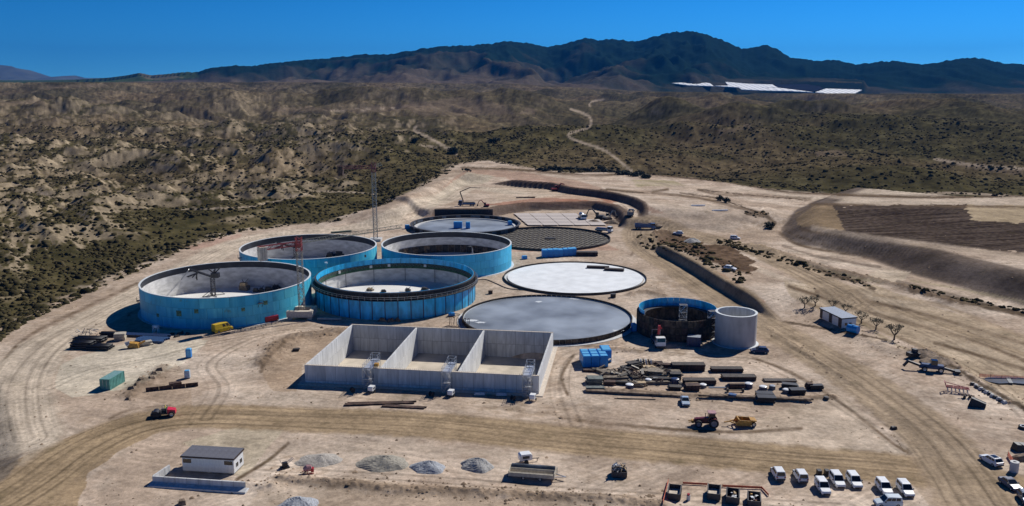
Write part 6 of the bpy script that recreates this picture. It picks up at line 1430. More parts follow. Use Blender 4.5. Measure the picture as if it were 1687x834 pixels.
def pl_pile(px, py, L, W_, n, rz, label, m=M['timber'], h=.22, name='formwork_panel_stack', cat='panels', jit=.15, each='panel', tilt=0):
    o = thing(name, label, cat, at(px, py), R(rz), YG)
    me = MB().box(-L/2, L/2, -W_/2, W_/2, 0, h*.8).mesh(each, m)
    for i in range(n): inst(me, each, o, (random.uniform(-jit, jit)*2, random.uniform(-jit, jit), .05+i*h), (R(tilt) if tilt else 0, R(random.uniform(-2, 2)), random.uniform(-.06, .06)*(1+jit*2)))
    return o
def beam_pile(px, py, L, n, rz, label, m=M['timber'], w=.3, layers=2, spread=.1, name='beam_bundle'):
    o = thing(name, label, 'beams', at(px, py), R(rz), YG); me = MB().box(-L/2, L/2, -w/2, w/2, 0, w*.9).mesh('beam', m)
    for j in range(layers):
        for i in range(n): inst(me, 'beam', o, (random.uniform(-.3, .3)*spread*8, (i-(n-1)/2)*w*1.12, j*w), (0, 0, random.uniform(-.03, .03)*(1+spread*5)))
    return o
pl_pile(975, 612, 4.5, 1.2, 2, -4, 'rust brown boards lying in front of the blue block', M['rust'], .25, 'board_stack', 'boards')
pl_pile(978, 631, 3.6, 2.6, 5, 4, 'grey green panel stack at the left end of the yard', mat('grey_green_panel', (.13, .15, .14), .7, var=.2), .28)
pl_pile(981, 640, 4.2, 1.4, 2, 2, 'low grey green panels at the front left corner of the yard', mat('grey_green_panel', (.13, .15, .14), .7), .25)
for i, (px, py) in enumerate(((992, 616), (998, 616), (1004, 616), (1010, 617))): beam_pile(px, py, 6.5, 1, -52+i, 'long weathered beam leaning diagonally, %s of four parallel ones behind the blue block' % NM[i], w=.75, layers=1, name='long_beam')
beam_pile(1013, 626, 11, 3, 5, 'long flat weathered beams running across the left of the yard', w=.45, layers=2, spread=.3)
beam_pile(1040, 629, 9, 3, 12, 'weathered beams slanting up towards the jumbled heap', w=.4, layers=1, spread=.5)
beam_pile(1032, 634, 8, 2, -10, 'dark beams fanned out at the front of the yard', M['form'], w=.4, layers=2, spread=.5)
pl_pile(1037, 610, 4.5, 2.2, 3, 25, 'dark shuttering panels sloping beside the tyre like rings', M['form'], .3, jit=.5)
pl_pile(1047, 606, 3.4, 2.0, 5, 32, 'black shuttering panels heaped at the back of the yard', M['form'], .3, jit=.5)
o = thing('hose_coils', 'row of pale ribbed coils at the back of the yard', 'coils', at(1063, 604), R(-8), YG)
for i in range(6): mb = MB(); mb.lathe([(.75, -.18), (1.0, -.18), (1.0, .18), (.75, .18)], 18, True); c = mb.build('coil', M['conc_light'] if i % 2 else M['timber'], o); c.location = (-1.6+i*.62, 0, 1.0); c.rotation_euler = (0, PI/2-.25, 0)
pl_pile(1052, 601, 2.0, 1.6, 4, 0, 'pale bags stacked left of the ribbed coils', M['beige'], .3, 'bag_stack', 'bags', each='bag')
pl_pile(1081, 604, 3.2, 1.2, 4, 3, 'red brown frames stacked right of the ribbed coils', M['rust'], .3)
pl_pile(1095, 608, 3.6, 1.5, 5, -3, 'red brown panel stack next to the tallest reinforcement stack', M['rust'], .28)
pl_pile(1074, 610, 4.6, 1.6, 4, 2, 'light timber panels in the middle of the yard', M['timberlight'], .25)
pl_pile(1067, 618, 4.0, 2.2, 4, 14, 'weathered panels tumbled over each other in the heap', M['timber'], .3, jit=.6)
pl_pile(1080, 621, 3.6, 2.0, 5, -18, 'tilted weathered panels at the centre of the heap', M['timber'], .3, jit=.6)
beam_pile(1091, 618, 8, 3, 4, 'grey green beams reaching right from the heap', mat('grey_green_panel', (.13, .15, .14), .7), w=.4, layers=2, spread=.4)
pl_pile(1107, 616, 3.8, 1.8, 3, 0, 'pale shuttering panels right of the heap', M['timber'], .3, jit=.3)
o = pl_pile(1112, 625, 2.6, 1.8, 8, -2, 'tall dark pallet stack in the middle of the yard', M['form'], .2, 'pallet_stack', 'pallets', jit=.04, each='pallet')
beam_pile(1078, 632, 7, 4, 3, 'beams lying behind the pale sheeted bundles', M['timber'], w=.35, layers=2, spread=.4)
beam_pile(1093, 629, 6, 4, -3, 'dark beams right of the pale sheeted bundles', M['form'], w=.35, layers=3, spread=.3)
for i in range(64):
    px = random.gauss(1050, 34); py = random.gauss(619, 8); k = i % 4
    px = min(1118, max(965, px)); py = min(641, max(602, py))
    nm_, m_ = (('scrap_board', M['timber']), ('scaffold_bay', M['rust']), ('scrap_board', M['form']), ('scrap_board', M['beige']))[k]
    o = thing(nm_, 'loose weathered board lying in the jumbled formwork heap' if nm_ == 'scrap_board' else 'loose rusty frame lying in the jumbled formwork heap', 'board' if nm_ == 'scrap_board' else 'frame', at(px, py, random.uniform(.2, 1.5)), random.uniform(0, PI), 'loose boards in the heap' if nm_ == 'scrap_board' else 'loose frames in the heap')
    l = random.uniform(.9, 2.2)
    if nm_ == 'scrap_board': b = MB().box(-l, l, -.3, .3, -.08, .08).build('board', m_, o); b.rotation_euler = (random.uniform(-.5, .5), random.uniform(-.4, .4), 0)
    else: b = MB().bar((-l, -.6, 0), (l, -.6, 0), .14).bar((-l, .6, 0), (l, .6, 0), .14).bar((-l, -.6, 0), (-l, .6, 0), .14).bar((l, -.6, 0), (l, .6, 0), .14).bar((0, -.6, 0), (0, .6, 0), .1).build('frame', m_, o); b.rotation_euler = (random.uniform(-.4, .4), random.uniform(-.4, .4), 0)
    for ch in list(o.children): ch.name = 'piece'
pl_pile(1003, 634, 2.6, 1.4, 3, 0, 'brown bundle left of the white sheeted bundle', M['rust'], .3)
def bundle(px, py, r, h, m, m2, label, rz=0, nm='sheeted_drum', n=14, grp='round bundles and drums in the yard'):
    return simple(nm, label, 'drum', at(px, py), R(rz), [('wrap', MB().cyl((0, 0, 0), (0, 0, h), r, r*.93, n), m), ('top_cover', MB().cyl((0, 0, h), (0, 0, h+.12), r*.96, r*.7, n), m2)], grp)
bundle(1037, 640, .95, 1.0, M['navy'], M['white'], 'dark drum with white sheet at the left of the front row'); bundle(1068, 631, .8, .9, M['navy'], M['white'], 'left one of two white topped drums side by side'); bundle(1080, 629, .8, .9, M['navy'], M['white'], 'right one of two white topped drums side by side')
pl_pile(1054, 636, 3.0, 1.3, 2, 0, 'orange brown new board stack in the front row', M['timberlight'], .5, 'board_stack', 'boards')
bundle(1112, 632, 1.0, 1.2, M['navy'], M['navy'], 'dark drum below the tall dark pallet stack'); pl_pile(1112, 642, 2.8, 1.7, 3, 0, 'small dark crate stack in front of the dark drum', M['form'], .3, 'pallet_stack', 'pallets', each='pallet')
pl_pile(1140, 634, 2.8, 1.6, 2, 0, 'light brown board stack right of the dark drum', M['timberlight'], .45, 'board_stack', 'boards'); pl_pile(1141, 643, 3.2, 2.0, 5, 0, 'rusty plate stack in front of the light brown boards', M['rust'], .28, 'board_stack', 'plates')
bundle(1158, 638, .85, .7, M['lining_patch'], M['white'], 'grey topped drum right of the light brown boards'); beam_pile(1182, 639, 4.2, 2, 0, 'blue grey rails lying between two drums', M['roofgrey'], w=.2, layers=1)
o = bundle(1233, 639, .95, 1.1, M['navy'], M['white'], 'white topped dark drum at the end of the rusty roll')
g = at(1217, 640); o = simple('steel_roll', 'long rusty roll lying beside a white topped drum', 'roll', g, 0, [('roll', MB().cyl((-2.2, 0, .6), (1.2, 0, .6), .6, n=14), M['rust']), ('end_cone', MB().cyl((-2.3, 0, .6), (-3.2, 0, .5), .6, .1, 12), M['lining_patch'])])
o = thing('wheel_axle', 'light axle with dark wheels lying in front of the rusty roll', 'axle', at(1213, 646), R(0)); MB().bar((-1.8, 0, .35), (1.4, 0, .35), .22).build('axle', M['timberlight'], o)
for s in (-2.0, 1.5): MB().cyl((s-.2, 0, .4), (s+.2, 0, .4), .4, n=12).build('wheel', M['black'], o)
for px, py, r, lab in ((1257, 642, .95, 'dark coil with pale rim, left one of a pair by the right end'), (1272, 641, .75, 'flat grey coil, right one of a pair by the right end'), (1295, 647, .85, 'bright white topped drum near the right end of the yard')):
    bundle(px, py, r, .8, M['navy'] if r > .9 else M['lining_patch'], M['white'] if r != .75 else M['roofgrey'], lab)
for px, py, L_, W_, n, rz, lab in ((1301, 640, 3.4, 1.6, 4, -10, 'black gear crate behind the bright white topped drum'), (1313, 649, 3.4, 2.0, 4, 0, 'black frame stack right of the bright white topped drum'), (1343, 642, 3.0, 1.4, 4, 0, 'dark box stack at the right tip of the yard'), (1332, 641, 1.2, 1.2, 5, 0, 'small brown machine at the right tip of the yard'), (1260, 653, 3.8, 2.0, 3, 0, 'upper black crate standing in the sand ridge'), (1261, 661, 4.0, 2.2, 4, -5, 'lower black crate in front of the sand ridge')):
    pl_pile(px, py, L_, W_, n, rz, lab, M['black'] if 'brown' not in lab else M['rust'], .3, 'gear_crate', 'crate', jit=.12, each='layer')
bundle(1361, 656, .6, .4, M['black'], M['trimgrey'], 'small black drum alone at the tip of the sand ridge')
o = thing('barrow', 'blue barrow standing at the sand ridge', 'barrow', at(1207, 655), R(-30)); MB().hexa([(-.6, -.4, .4), (.6, -.3, .4), (.6, .3, .4), (-.6, .4, .4), (-.9, -.6, .9), (.8, -.5, .9), (.8, .5, .9), (-.9, .6, .9)]).build('tray', M['bluetruck'], o); MB().bar((-.8, -.5, .8), (-1.9, -.5, .9), .1).bar((-.8, .5, .8), (-1.9, .5, .9), .1).build('handles', M['trimgrey'], o); MB().cyl((.7, -.1, .3), (.7, .1, .3), .3, n=12).build('wheel', M['rubber'], o)
plank((965, 645), (1145, 655), 'long brown timber edging along the front of the yard, left half', M['dirt'], .5, .4, n=2, name='timber_edging'); plank((1150, 655), (1340, 663), 'long brown timber edging along the front of the yard, right half', M['dirt'], .5, .35, n=2, name='timber_edging')
plank((1012, 656), (1080, 658), 'dark rods lying in front of the timber edging', M['form'], .12, .12, n=3)

# ------------------------------------------------------------------ left pipe yard
def pipes(px, py, L, rows, r, rz, label, m=M['black'], stag=0):
    o = thing('pipe_stack', label, 'pipes', at(px, py), R(rz), 'steel pipe stacks'); me = MB().lathe([(r, -L/2), (r, L/2), (r*.8, L/2), (r*.8, -L/2)], 12, True).mesh('pipe', m, True)
    for j, n in enumerate(rows):
        for i in range(n): inst(me, 'pipe', o, (random.uniform(-.25, .25), (i-(n-1)/2)*r*2.06, r+.15+j*r*1.8), (0, PI/2, 0))
    for x in (-L*.35, L*.35): MB().box(x-.12, x+.12, -rows[0]*r-.3, rows[0]*r+.3, 0, .15).build('sleeper', M['timber'], o)
    return o
pipes(138, 573, 5.5, (6, 5, 4), .3, -3, 'black pipe stack at the far left, front one'); pipes(166, 575, 6.0, (5, 4), .3, -5, 'black pipe stack next right of the far left one'); pipes(150, 562, 8.0, (6, 5), .28, -2, 'black pipe stack behind the two front ones')
pipes(186, 554, 6.5, (4, 3), .28, -3, 'black pipe stack lying nearest the leftmost tank')
def girders(px, py, L, n, rz, label, m=M['navy'], cols=None, sp=.55):
    o = thing('steel_girders', label, 'girders', at(px, py), R(rz), 'long steel girders'); 
    me = MB().box(-L/2, L/2, -.2, .2, 0, .05).box(-L/2, L/2, -.2, .2, .45, .5).box(-L/2, L/2, -.03, .03, .05, .45).mesh('girder', m)
    for i in range(n): inst(me, 'girder', o, (random.uniform(-.4, .4), (i-n/2)*sp, .15), (0, 0, random.uniform(-.01, .01)))
    for x in (-L*.35, L*.35): MB().box(x-.12, x+.12, -n*sp/2-.2, n*sp/2, 0, .15).build('sleeper', M['timber'], o)
    return o
girders(240, 554, 14, 4, -8, 'long dark blue girders in the shade edge of the leftmost tank'); girders(251, 561, 8, 6, -8, 'shorter blue grey girders in front of the long ones', M['bluetruck'], sp=.7)
o = thing('dismantled_frames', 'tangle of dark scaffold frames on top of the pipe yard', 'frames', at(142, 556), 0)
for i in range(26):
    p = Vector((random.uniform(-3, 3), random.uniform(-1.5, 1.5), random.uniform(.2, 2.4))); d = Vector((random.uniform(-1.3, 1.3), random.uniform(-.6, .6), random.uniform(-.5, 1.1))); MB().bar(p-d*.6, p+d*.6, .11).build('frame_bar', (M['trimgrey'], M['steel'], M['navy'])[i % 3], o)
pl_pile(199, 560, 2.8, 2.2, 4, 10, 'pale sheeted stack between the pipes and the girders', M['beige'], .5, jit=.2)
g = at(222, 573); o = thing('wheel_loader_bucket', 'worn amber machine part with grey drum in front of the girders', 'machine part', g, R(10))
MB().hexa([(-1.6, -.8, .1), (1.2, -.9, .1), (1.4, .8, .1), (-1.4, .8, .1), (-1.2, -.5, 1.5), (.9, -.6, 1.1), (1.1, .5, 1.3), (-1.1, .6, 1.7)]).build('housing', M['amber'], o); MB().cyl((-2.0, -.2, .9), (-1.1, .0, 1.4), .8, .5, 14).build('drum', M['steel'], o); MB().bar((1.2, 0, 1), (2.6, .6, 1.6), .4).build('arm', M['amber'], o)
pl_pile(241, 569, 2.6, 1.5, 4, 35, 'small sand coloured stack beside the amber machine part', M['beige'], .3, jit=.3)
o = simple('white_tripod', 'white survey frame in the shade edge beside the girders', 'frame', at(257, 549), 0, [('frame', scaffold(MB(), 1.4, 1.0, 2.2, 2, .12), M['white']), ('head', MB().box(-.5, .5, -.4, .4, 1.6, 2.3), M['white'])])
for i, (px, py) in enumerate(((284, 551), (291, 555), (300, 549), (309, 551), (296, 551))): simple('rubble_lump', 'dark lump of debris, %s of five in the shade edge of the leftmost tank' % NM[i], 'rubble', at(px, py), i, [('rock', MB().loft([[(-.8, -.4, 0), (.8, -.5, 0), (.7, .5, 0), (-.7, .5, 0)], [(-.5, -.2, .5), (.4, -.3, .6), (.4, .3, .4), (-.4, .3, .5)]]), M['form'])], 'debris by the leftmost tank')
for i, (px, py, lab) in enumerate(((217, 640, 'left'), (226, 633, 'second'), (232, 626, 'third'), (250, 622, 'fourth'), (254, 615, 'fifth'), (263, 610, 'rightmost'), (212, 656, 'detached'))):
    simple('earth_clod', '%s dark earth clod in the loose ridge right of the green container' % lab, 'clod', at(px, py), i*1.3, [('rock', MB().loft([[(-.9, -.5, -.1), (.8, -.6, -.1), (.7, .6, -.1), (-.7, .5, -.1)], [(-.6, -.3, .4), (.5, -.2, .6), (.4, .3, .5), (-.5, .3, .35)]]), M['dirt'])], 'earth clods near the green container')
pl_pile(488, 578, 1.6, 1.2, 3, 20, 'small dark debris pile on the brown soil left of the bunker', M['form'], .2)
girders(545, 527, 7, 2, -4, 'pale girders in the shade between the two front tanks', M['steel'])
for i, (px, py) in enumerate(((630, 529), (643, 530), (655, 529))): simple('spoil_lump', 'brown debris pile, %s of three at the foot of the blue shuttered tank' % NM[i], 'debris', at(px, py), i, [('rock', MB().loft([[(-1.4, -.6, 0), (1.3, -.7, 0), (1.2, .6, 0), (-1.2, .5, 0)], [(-.7, -.2, .9), (.5, -.3, 1.1), (.4, .3, .8), (-.4, .3, 1.0)]]), M['dirt'])], 'debris at the blue shuttered tank')
for i in range(6): g = at(742+i*6, 536+i*.6); tag(scaffold(MB(), .5, .4, 2.4, 2.4, .09).build('shore_post', M['rust']), 'dark propping post, %s from the left behind the bunker back wall' % ('first second third fourth fifth sixth'.split()[i]), 'post', 'posts behind the bunker').location = g
# scaffold stairs at the small tank
def tower2(loc, rz, label, w, d, h):
    o = thing('scaffold_tower', label, 'scaffold tower', loc, rz, 'scaffold towers at the small rusty tank'); scaffold(MB(), w, d, h, 1.8, .085).build('frame', M['steel'], o); n = int(h/1.8)
    for k in range(1, n+1): MB().box(-w/2, w/2, -d/2, 0 if k % 2 else d/2, h*k/n-.05, h*k/n+.02).build('deck', M['trimgrey'], o)
    for k in range(n): f = 1 if k % 2 else -1; MB().bar((-f*w*.4, 0, h*k/n), (f*w*.4, 0, h*(k+1)/n), .5, .07).build('stair_flight', M['steel'], o)
    return o
tower2(at(1124, 552), R(-3), 'scaffold tower standing against the front of the small rusty tank', 2.0, 1.6, 8.6); tower2(at(1172, 557), R(10), 'scaffold tower between the rusty tank and the concrete cylinder', 2.0, 1.8, 7.6)
simple('white_bucket', 'white bucket at the foot of the scaffold tower', 'bucket', at(1113, 555), 0, [('bucket', MB().cyl((0, 0, 0), (0, 0, .6), .35, .45), M['white']), ('rim', MB().lathe([(.45, .6), (.5, .6), (.5, .66), (.45, .66)], 12, True), M['steel'])])
simple('black_box_stack', 'black box at the edge behind the blue-grey slab', 'box', at(1010, 490), 0, [('box', MB().box(-.8, .8, -.6, .6, 0, 1.1), M['black']), ('lid', MB().box(-.85, .85, -.65, .65, 1.1, 1.2), M['trimgrey'])])
simple('brown_box_stack', 'brown crate on the sand between the blue tank and the two slabs', 'crate', at(808, 484), 0, [('box', MB().box(-.7, .7, -.5, .5, 0, 1.0), M['rust']), ('lid', MB().box(-.8, .8, -.6, .6, 1.0, 1.1), M['dirt'])])
o = thing('buried_hose', 'black hose curving over the sand between the slabs', 'hose', at(785, 462)); mb = MB(); ps = catmull([(784, 462), (800, 461), (818, 468), (838, 476), (870, 479), (900, 480)], 4); q0 = Vector(at(785, 462))
for i in range(len(ps)-1): mb.bar(Vector(at(*ps[i]))+Vector((0, 0, .1))-q0, Vector(at(*ps[i+1]))+Vector((0, 0, .1))-q0, .22)
mb.build('hose', M['black'], o)
girders(562, 383, 9, 3, 28, 'green grey formwork girders behind the rear left tank', mat('green_grey', (.12, .16, .12), .7))
simple('white_lamp', 'small white floodlight on the walkway between the two front tanks', 'lamp', Vector((*G(537, 433, 8.6)[:2], 0)), 0, [('post', MB().bar((0, 0, 0), (0, 0, 8.4), .12), M['steel']), ('lamp_head', MB().box(-.4, .4, -.3, .3, 8.3, 8.8), M['white'])])

def floor_gear(T, H, spots, where, fz=.13):
    for k, (px, py, w_, d_, h_, mm) in enumerate(spots):
        g = G(px, py, fz); o = thing('site_gear', ('dark' if mm not in ('timber', 'white') else 'pale')+' stack of gear on the floor of the '+where+', '+('first second third fourth fifth sixth seventh eighth ninth tenth'.split()[k])+' from the left', 'gear', (g.x, g.y, fz), random.uniform(-.4, .4), 'gear on the floor of the '+where)
        MB().box(-w_/2, w_/2, -d_/2, d_/2, 0, h_*.6).build('crate', M[mm], o); MB().box(-w_*.4, w_*.3, -d_*.4, d_*.3, h_*.6, h_).build('bundle', M['trimgrey' if mm != 'timber' else 'timberlight'], o)
        if k % 2 == 0: MB().bar((-w_*.3, 0, h_*.5), (w_*.5, .3, h_*1.5), .12).bar((w_*.3, 0, h_*.5), (-w_*.2, -.3, h_*1.4), .12).build('loose_bars', M['black'], o)
floor_gear(T1, 9, ((403, 478, 3.0, 2.0, 2.6, 'timber'), (422, 481, 1.8, 1.4, 1.2, 'black'), (431, 481, 1.6, 1.4, 1.3, 'trimgrey'), (443, 480, 2.6, 1.6, 1.5, 'black'), (455, 477, 2.4, 1.6, 1.4, 'trimgrey'), (466, 474, 2.6, 1.6, 1.6, 'black'), (478, 470, 2.6, 1.6, 1.5, 'trimgrey'), (489, 465, 2.4, 1.6, 1.4, 'black')), 'leftmost tank')
floor_gear(T2, 9, ((545, 424, 3, 2, 1.8, 'black'), (560, 423, 3.5, 2, 2.2, 'trimgrey'), (575, 421, 3, 2, 2.0, 'black'), (590, 418, 3, 2, 2.2, 'trimgrey')), 'rear left tank')
floor_gear(T4, 8, ((610, 479, 2.2, 1.4, .9, 'timber'), (632, 481, 1.6, 1.2, .8, 'black'), (672, 480, 1.8, 1.3, 1.0, 'trimgrey'), (700, 478, 2.2, 1.4, 1.0, 'black')), 'blue shuttered tank')
x_, y_, r_ = T3; pm3 = [ring_panel_mesh('inner_shutter', r_-.75, .12, .13, 3.2, 60, m_, .08, 2) for m_ in (M['form'], M['formtan'])]
for i in range(60):
    if 35 < i*6 < 150: inst(pm3[i % 2], 'inner_shutter', t3, rot=(0, 0, R(i*6)))
g = G(775, 421, .13); o = thing('cement_heap', 'pale curved sheet hanging inside the sky blue tank', 'sheet', (g.x, g.y, .13), 0); MB().loft([[(-1.4, 0, 3.6), (-.9, .2, 3.6)], [(.2, .3, 3.9), (.5, .4, 3.5)], [(1.0, .2, 2.6), (.6, .3, 2.5)], [(1.2, .1, 1.0), (.6, .2, 1.0)], [(1.6, 0, 0), (-.6, .1, 0)]], cap=False).build('sheet', M['conc_light'], o)
o['category'] = 'sheet'; o.name = 'hanging_sheet'
# ------------------------------------------------------------------ dark retaining shutters behind the farthest ring
ra, rb = G(716, 360), G(812, 360); o = thing('retaining_wall', 'dark panelled retaining wall behind the ring of low shutters', 'wall', (ra.x, ra.y, 0), math.atan2(rb.y-ra.y, rb.x-ra.x)); L = (rb-ra).length
MB().box(0, L, .1, .4, -.5, 4.6).build('backing', M['form'], o)
for i in range(12):
    for j in range(2): MB().box(i*L/12+.05, (i+1)*L/12-.05, 0, .12, j*2.3+.04, j*2.3+2.24).build('wall_panel', M['black'] if i in (0, 1, 4, 5, 6) else M['form'], o)

# ------------------------------------------------------------------ right side machines, pond, plants
def mach(px, py, rz, label, parts, name='farm_implement', cat='machine'): return simple(name, label, cat, at(px, py), R(rz), parts)
mach(1503, 589, 20, 'small dark machine half hidden by the earth heap at right', [('body', MB().box(-1.4, 1.0, -.8, .8, .4, 1.4), M['black']), ('cab', MB().box(.1, 1.1, -.6, .6, 1.4, 2.2), M['trimgrey']), ('bucket', MB().hexa([(1.2, -.9, .1), (2.2, -.9, .1), (2.2, .9, .1), (1.2, .9, .1), (1.2, -.9, 1.1), (1.9, -.9, 1.0), (1.9, .9, 1.0), (1.2, .9, 1.1)]), M['black'])], 'skid_loader')
e = thing('grader', 'long dark navy machine with outstretched arm above the brown track', 'machine', at(1537, 612), R(-18))
MB().hexa([(-3.2, -.8, .8), (2.6, -.9, .8), (2.6, .9, .8), (-3.2, .8, .8), (-2.6, -.6, 1.8), (2.2, -.8, 1.7), (2.2, .8, 1.7), (-2.6, .6, 1.8)]).build('body', M['navy'], e); MB().box(-.6, .8, -.7, .7, 1.7, 2.9).build('cab', M['glass'], e)
MB().bar((-3, 0, 1.2), (-5.6, .5, 1.9), .5).bar((-5.6, .5, 1.9), (-6.6, .3, .6), .5).build('arm', M['black'], e); MB().bar((2.4, 0, 1), (5.2, -.5, .5), .5).box(4.6, 5.8, -1.4, .6, 0, .9).build('blade', M['black'], e)
for x in (-2, 1.6):
    for s in (-1, 1): wheel_into(e, x, s*.95, .65, .4)
e = thing('harrow', 'red framed harrow with white tines standing above the brown track', 'harrow', at(1576, 646), R(-22)); mb = MB()
for y in (-.8, 0, .8): mb.bar((-2.2, y, 1.1), (2.4, y, 1.1), .18)
for x in (-2.2, -.7, .8, 2.4): mb.bar((x, -.8, 1.1), (x, .8, 1.1), .18)
mb.bar((-2.2, -.8, 1.1), (-2.6, -.8, 2.1), .16).bar((-2.2, .8, 1.1), (-2.6, .8, 2.1), .16).bar((-2.6, -.8, 2.1), (-2.6, .8, 2.1), .16).bar((-2.6, 0, 2.1), (2.4, 0, 1.2), .14).build('frame', mat('dull_red', (.32, .06, .07), .6), e)
for x in (-2, -1.2, -.4, .4, 1.2, 2.0): MB().bar((x, -.85, 1.1), (x+.2, -1.1, .1), .16).build('tine', M['conc_light'], e); MB().bar((x, .8, 1.1), (x+.2, .6, .1), .14).build('tine', M['black'], e)
mach(1592, 656, -15, 'small rusty plough in front of the red framed harrow', [('frame', MB().bar((-1.5, 0, .8), (1.6, 0, .6), .2).bar((-.6, -.6, .7), (-.6, .6, .7), .2).bar((.6, -.6, .7), (.6, .6, .7), .2), M['rust']), ('share', MB().hexa([(-.9, -.7, 0), (-.2, -.5, 0), (-.2, -.3, 0), (-.9, -.5, 0), (-.7, -.7, .7), (-.2, -.5, .7), (-.2, -.3, .7), (-.7, -.5, .7)]), M['black']), ('share', MB().hexa([(.4, .2, 0), (1.1, .4, 0), (1.1, .6, 0), (.4, .4, 0), (.6, .2, .7), (1.1, .4, .7), (1.1, .6, .7), (.6, .4, .7)]), M['black'])], 'plough', 'plough')
mach(1609, 670, -25, 'black angular hopper lying below the small rusty plough', [('hopper', MB().hexa([(-1.8, -.9, 0), (1.6, -.8, 0), (1.8, .8, 0), (-1.4, .9, 0), (-1.2, -.4, 1.9), (1.7, -.5, .9), (1.8, .5, .9), (-1.0, .6, 1.9)]), M['black']), ('rim', MB().bar((-1.25, -.45, 1.9), (1.75, -.55, .92), .12).bar((-1.0, .65, 1.9), (1.8, .55, .92), .12), M['trimgrey'])], 'hopper', 'hopper')
mach(1686, 706, 0, 'white rimmed black tyre at the right edge of the photo', [('tyre', MB().lathe([(.5, .0), (.95, 0), (.95, .55), (.5, .55)], 18, True), M['rubber']), ('rim', MB().lathe([(.5, .5), (.66, .5), (.66, .6), (.5, .6)], 16, True), M['white'])], 'tyre', 'tyre')
mach(1680, 741, 10, 'black tarpaulin covered block at the right edge above the concrete pipe', [('cover', MB().hexa([(-1.3, -.9, 0), (1.4, -.9, 0), (1.4, .9, 0), (-1.3, .9, 0), (-1.1, -.6, 1.3), (1.2, -.7, 1.0), (1.2, .7, 1.1), (-1.0, .7, 1.4)]), M['black']), ('strap', MB().box(-.1, .1, -.75, .75, 1.2, 1.26), M['trimgrey'])], 'covered_block', 'block')
mach(1684, 757, 10, 'dark brown spoil heap at the right edge beside the upright pipe', [('soil', MB().hexa([(-2.2, -1.3, -.1), (2.5, -1.3, -.1), (2.5, 1.3, -.1), (-2.2, 1.3, -.1), (-1.2, -.6, .9), (1.8, -.7, 1.1), (1.8, .7, .9), (-1.0, .5, .8)]), M['dirt'])], 'spoil_heap', 'heap')
for i in range(12):
    f = i/11; px, py = 1602+f*52, 634+f*30
    simple('ditch_stone', 'pale stone edging the dark ditch, number %s from the top' % ('one two three four five six seven eight nine ten eleven twelve'.split()[i]), 'stone', at(px+random.uniform(-1, 1), py), i, [('rock', MB().loft([[(-.6, -.5, 0), (.6, -.4, 0), (.5, .5, 0), (-.5, .4, 0)], [(-.4, -.2, .6), (.4, -.3, .5), (.3, .3, .6), (-.3, .3, .5)]]), M['conc_light'] if i % 2 else M['trimgrey'])], 'stones along the ditch')
# pond
pq = [G(*p) for p in ((1618, 627), (1640, 623), (1665, 624), (1690, 626), (1730, 632), (1725, 640), (1690, 636), (1668, 634), (1645, 635), (1628, 632))]; c = sum(pq, Vector())/len(pq); zc = max(gz(p.x, p.y) for p in pq)
o = thing('lined_pond', 'black lined pond with a pale crease at the right edge', 'pond', (c.x, c.y, zc)); MB().prism([(p.x-c.x, p.y-c.y) for p in reversed(pq)], -.3, .05).build('liner', M['pond'], o)
MB().bar((-1.5, -1.6, .12), (-.2, 2.2, .12), .9, .05).build('liner_crease', M['lining_patch'], o)
# earth berm heaps at right
for px, py, w_, h_, lab, sd in ((1520, 583, 8, 1.4, 'brown earth heap beside the small dark machine', 11), (1545, 593, 9, 1.2, 'brown earth heap right of the first, above the dark navy machine', 12)):
    o = heap(px, py, w_, h_, M['dirt'], lab, sd); o['group'] = 'earth heaps at right'; o.name = 'earth_heap'; o['category'] = 'earth heap'
for px, py, w_, h_, lab, sd in ((978, 366, 7, 1.6, 'tan earth heap beside the machines on the farthest foundation', 21), (1008, 368, 8, 2.2, 'taller tan earth heap right of the machines on the farthest foundation', 22), (1082, 372, 6, 1.2, 'low heap of rubble beside the blue dump truck', 23), (1140, 398, 8, 2.0, 'grey rubble heap next to the farthest white car', 24)):
    o = heap(px, py, w_, h_, M['dirt'] if sd != 24 else M['gravel_grey'], lab, sd); o['group'] = 'earth heaps at the back of the site'; o.name = 'earth_heap'; o['category'] = 'earth heap'
# white survey boards on the far sand
for px, py, dx, lab in ((1186, 348, 9, 'white pipe lying on the far sand'), (1150, 340, 8, 'grey pipe lying left of the white one on the far sand'), (866, 327, 12, 'dark timber lying on the levelled plateau')):
    o = thing('lying_pipe' if 'pipe' in lab else 'lying_timber', lab, 'pipe' if 'pipe' in lab else 'timber', at(px, py), R(8)); MB().cyl((-dx*.45, 0, .4), (dx*.45, 0, .4), .4, n=10).build('barrel' if 'pipe' in lab else 'log', M['white'] if 'white' in lab else M['lining_patch'] if 'grey' in lab else M['dirt'], o)

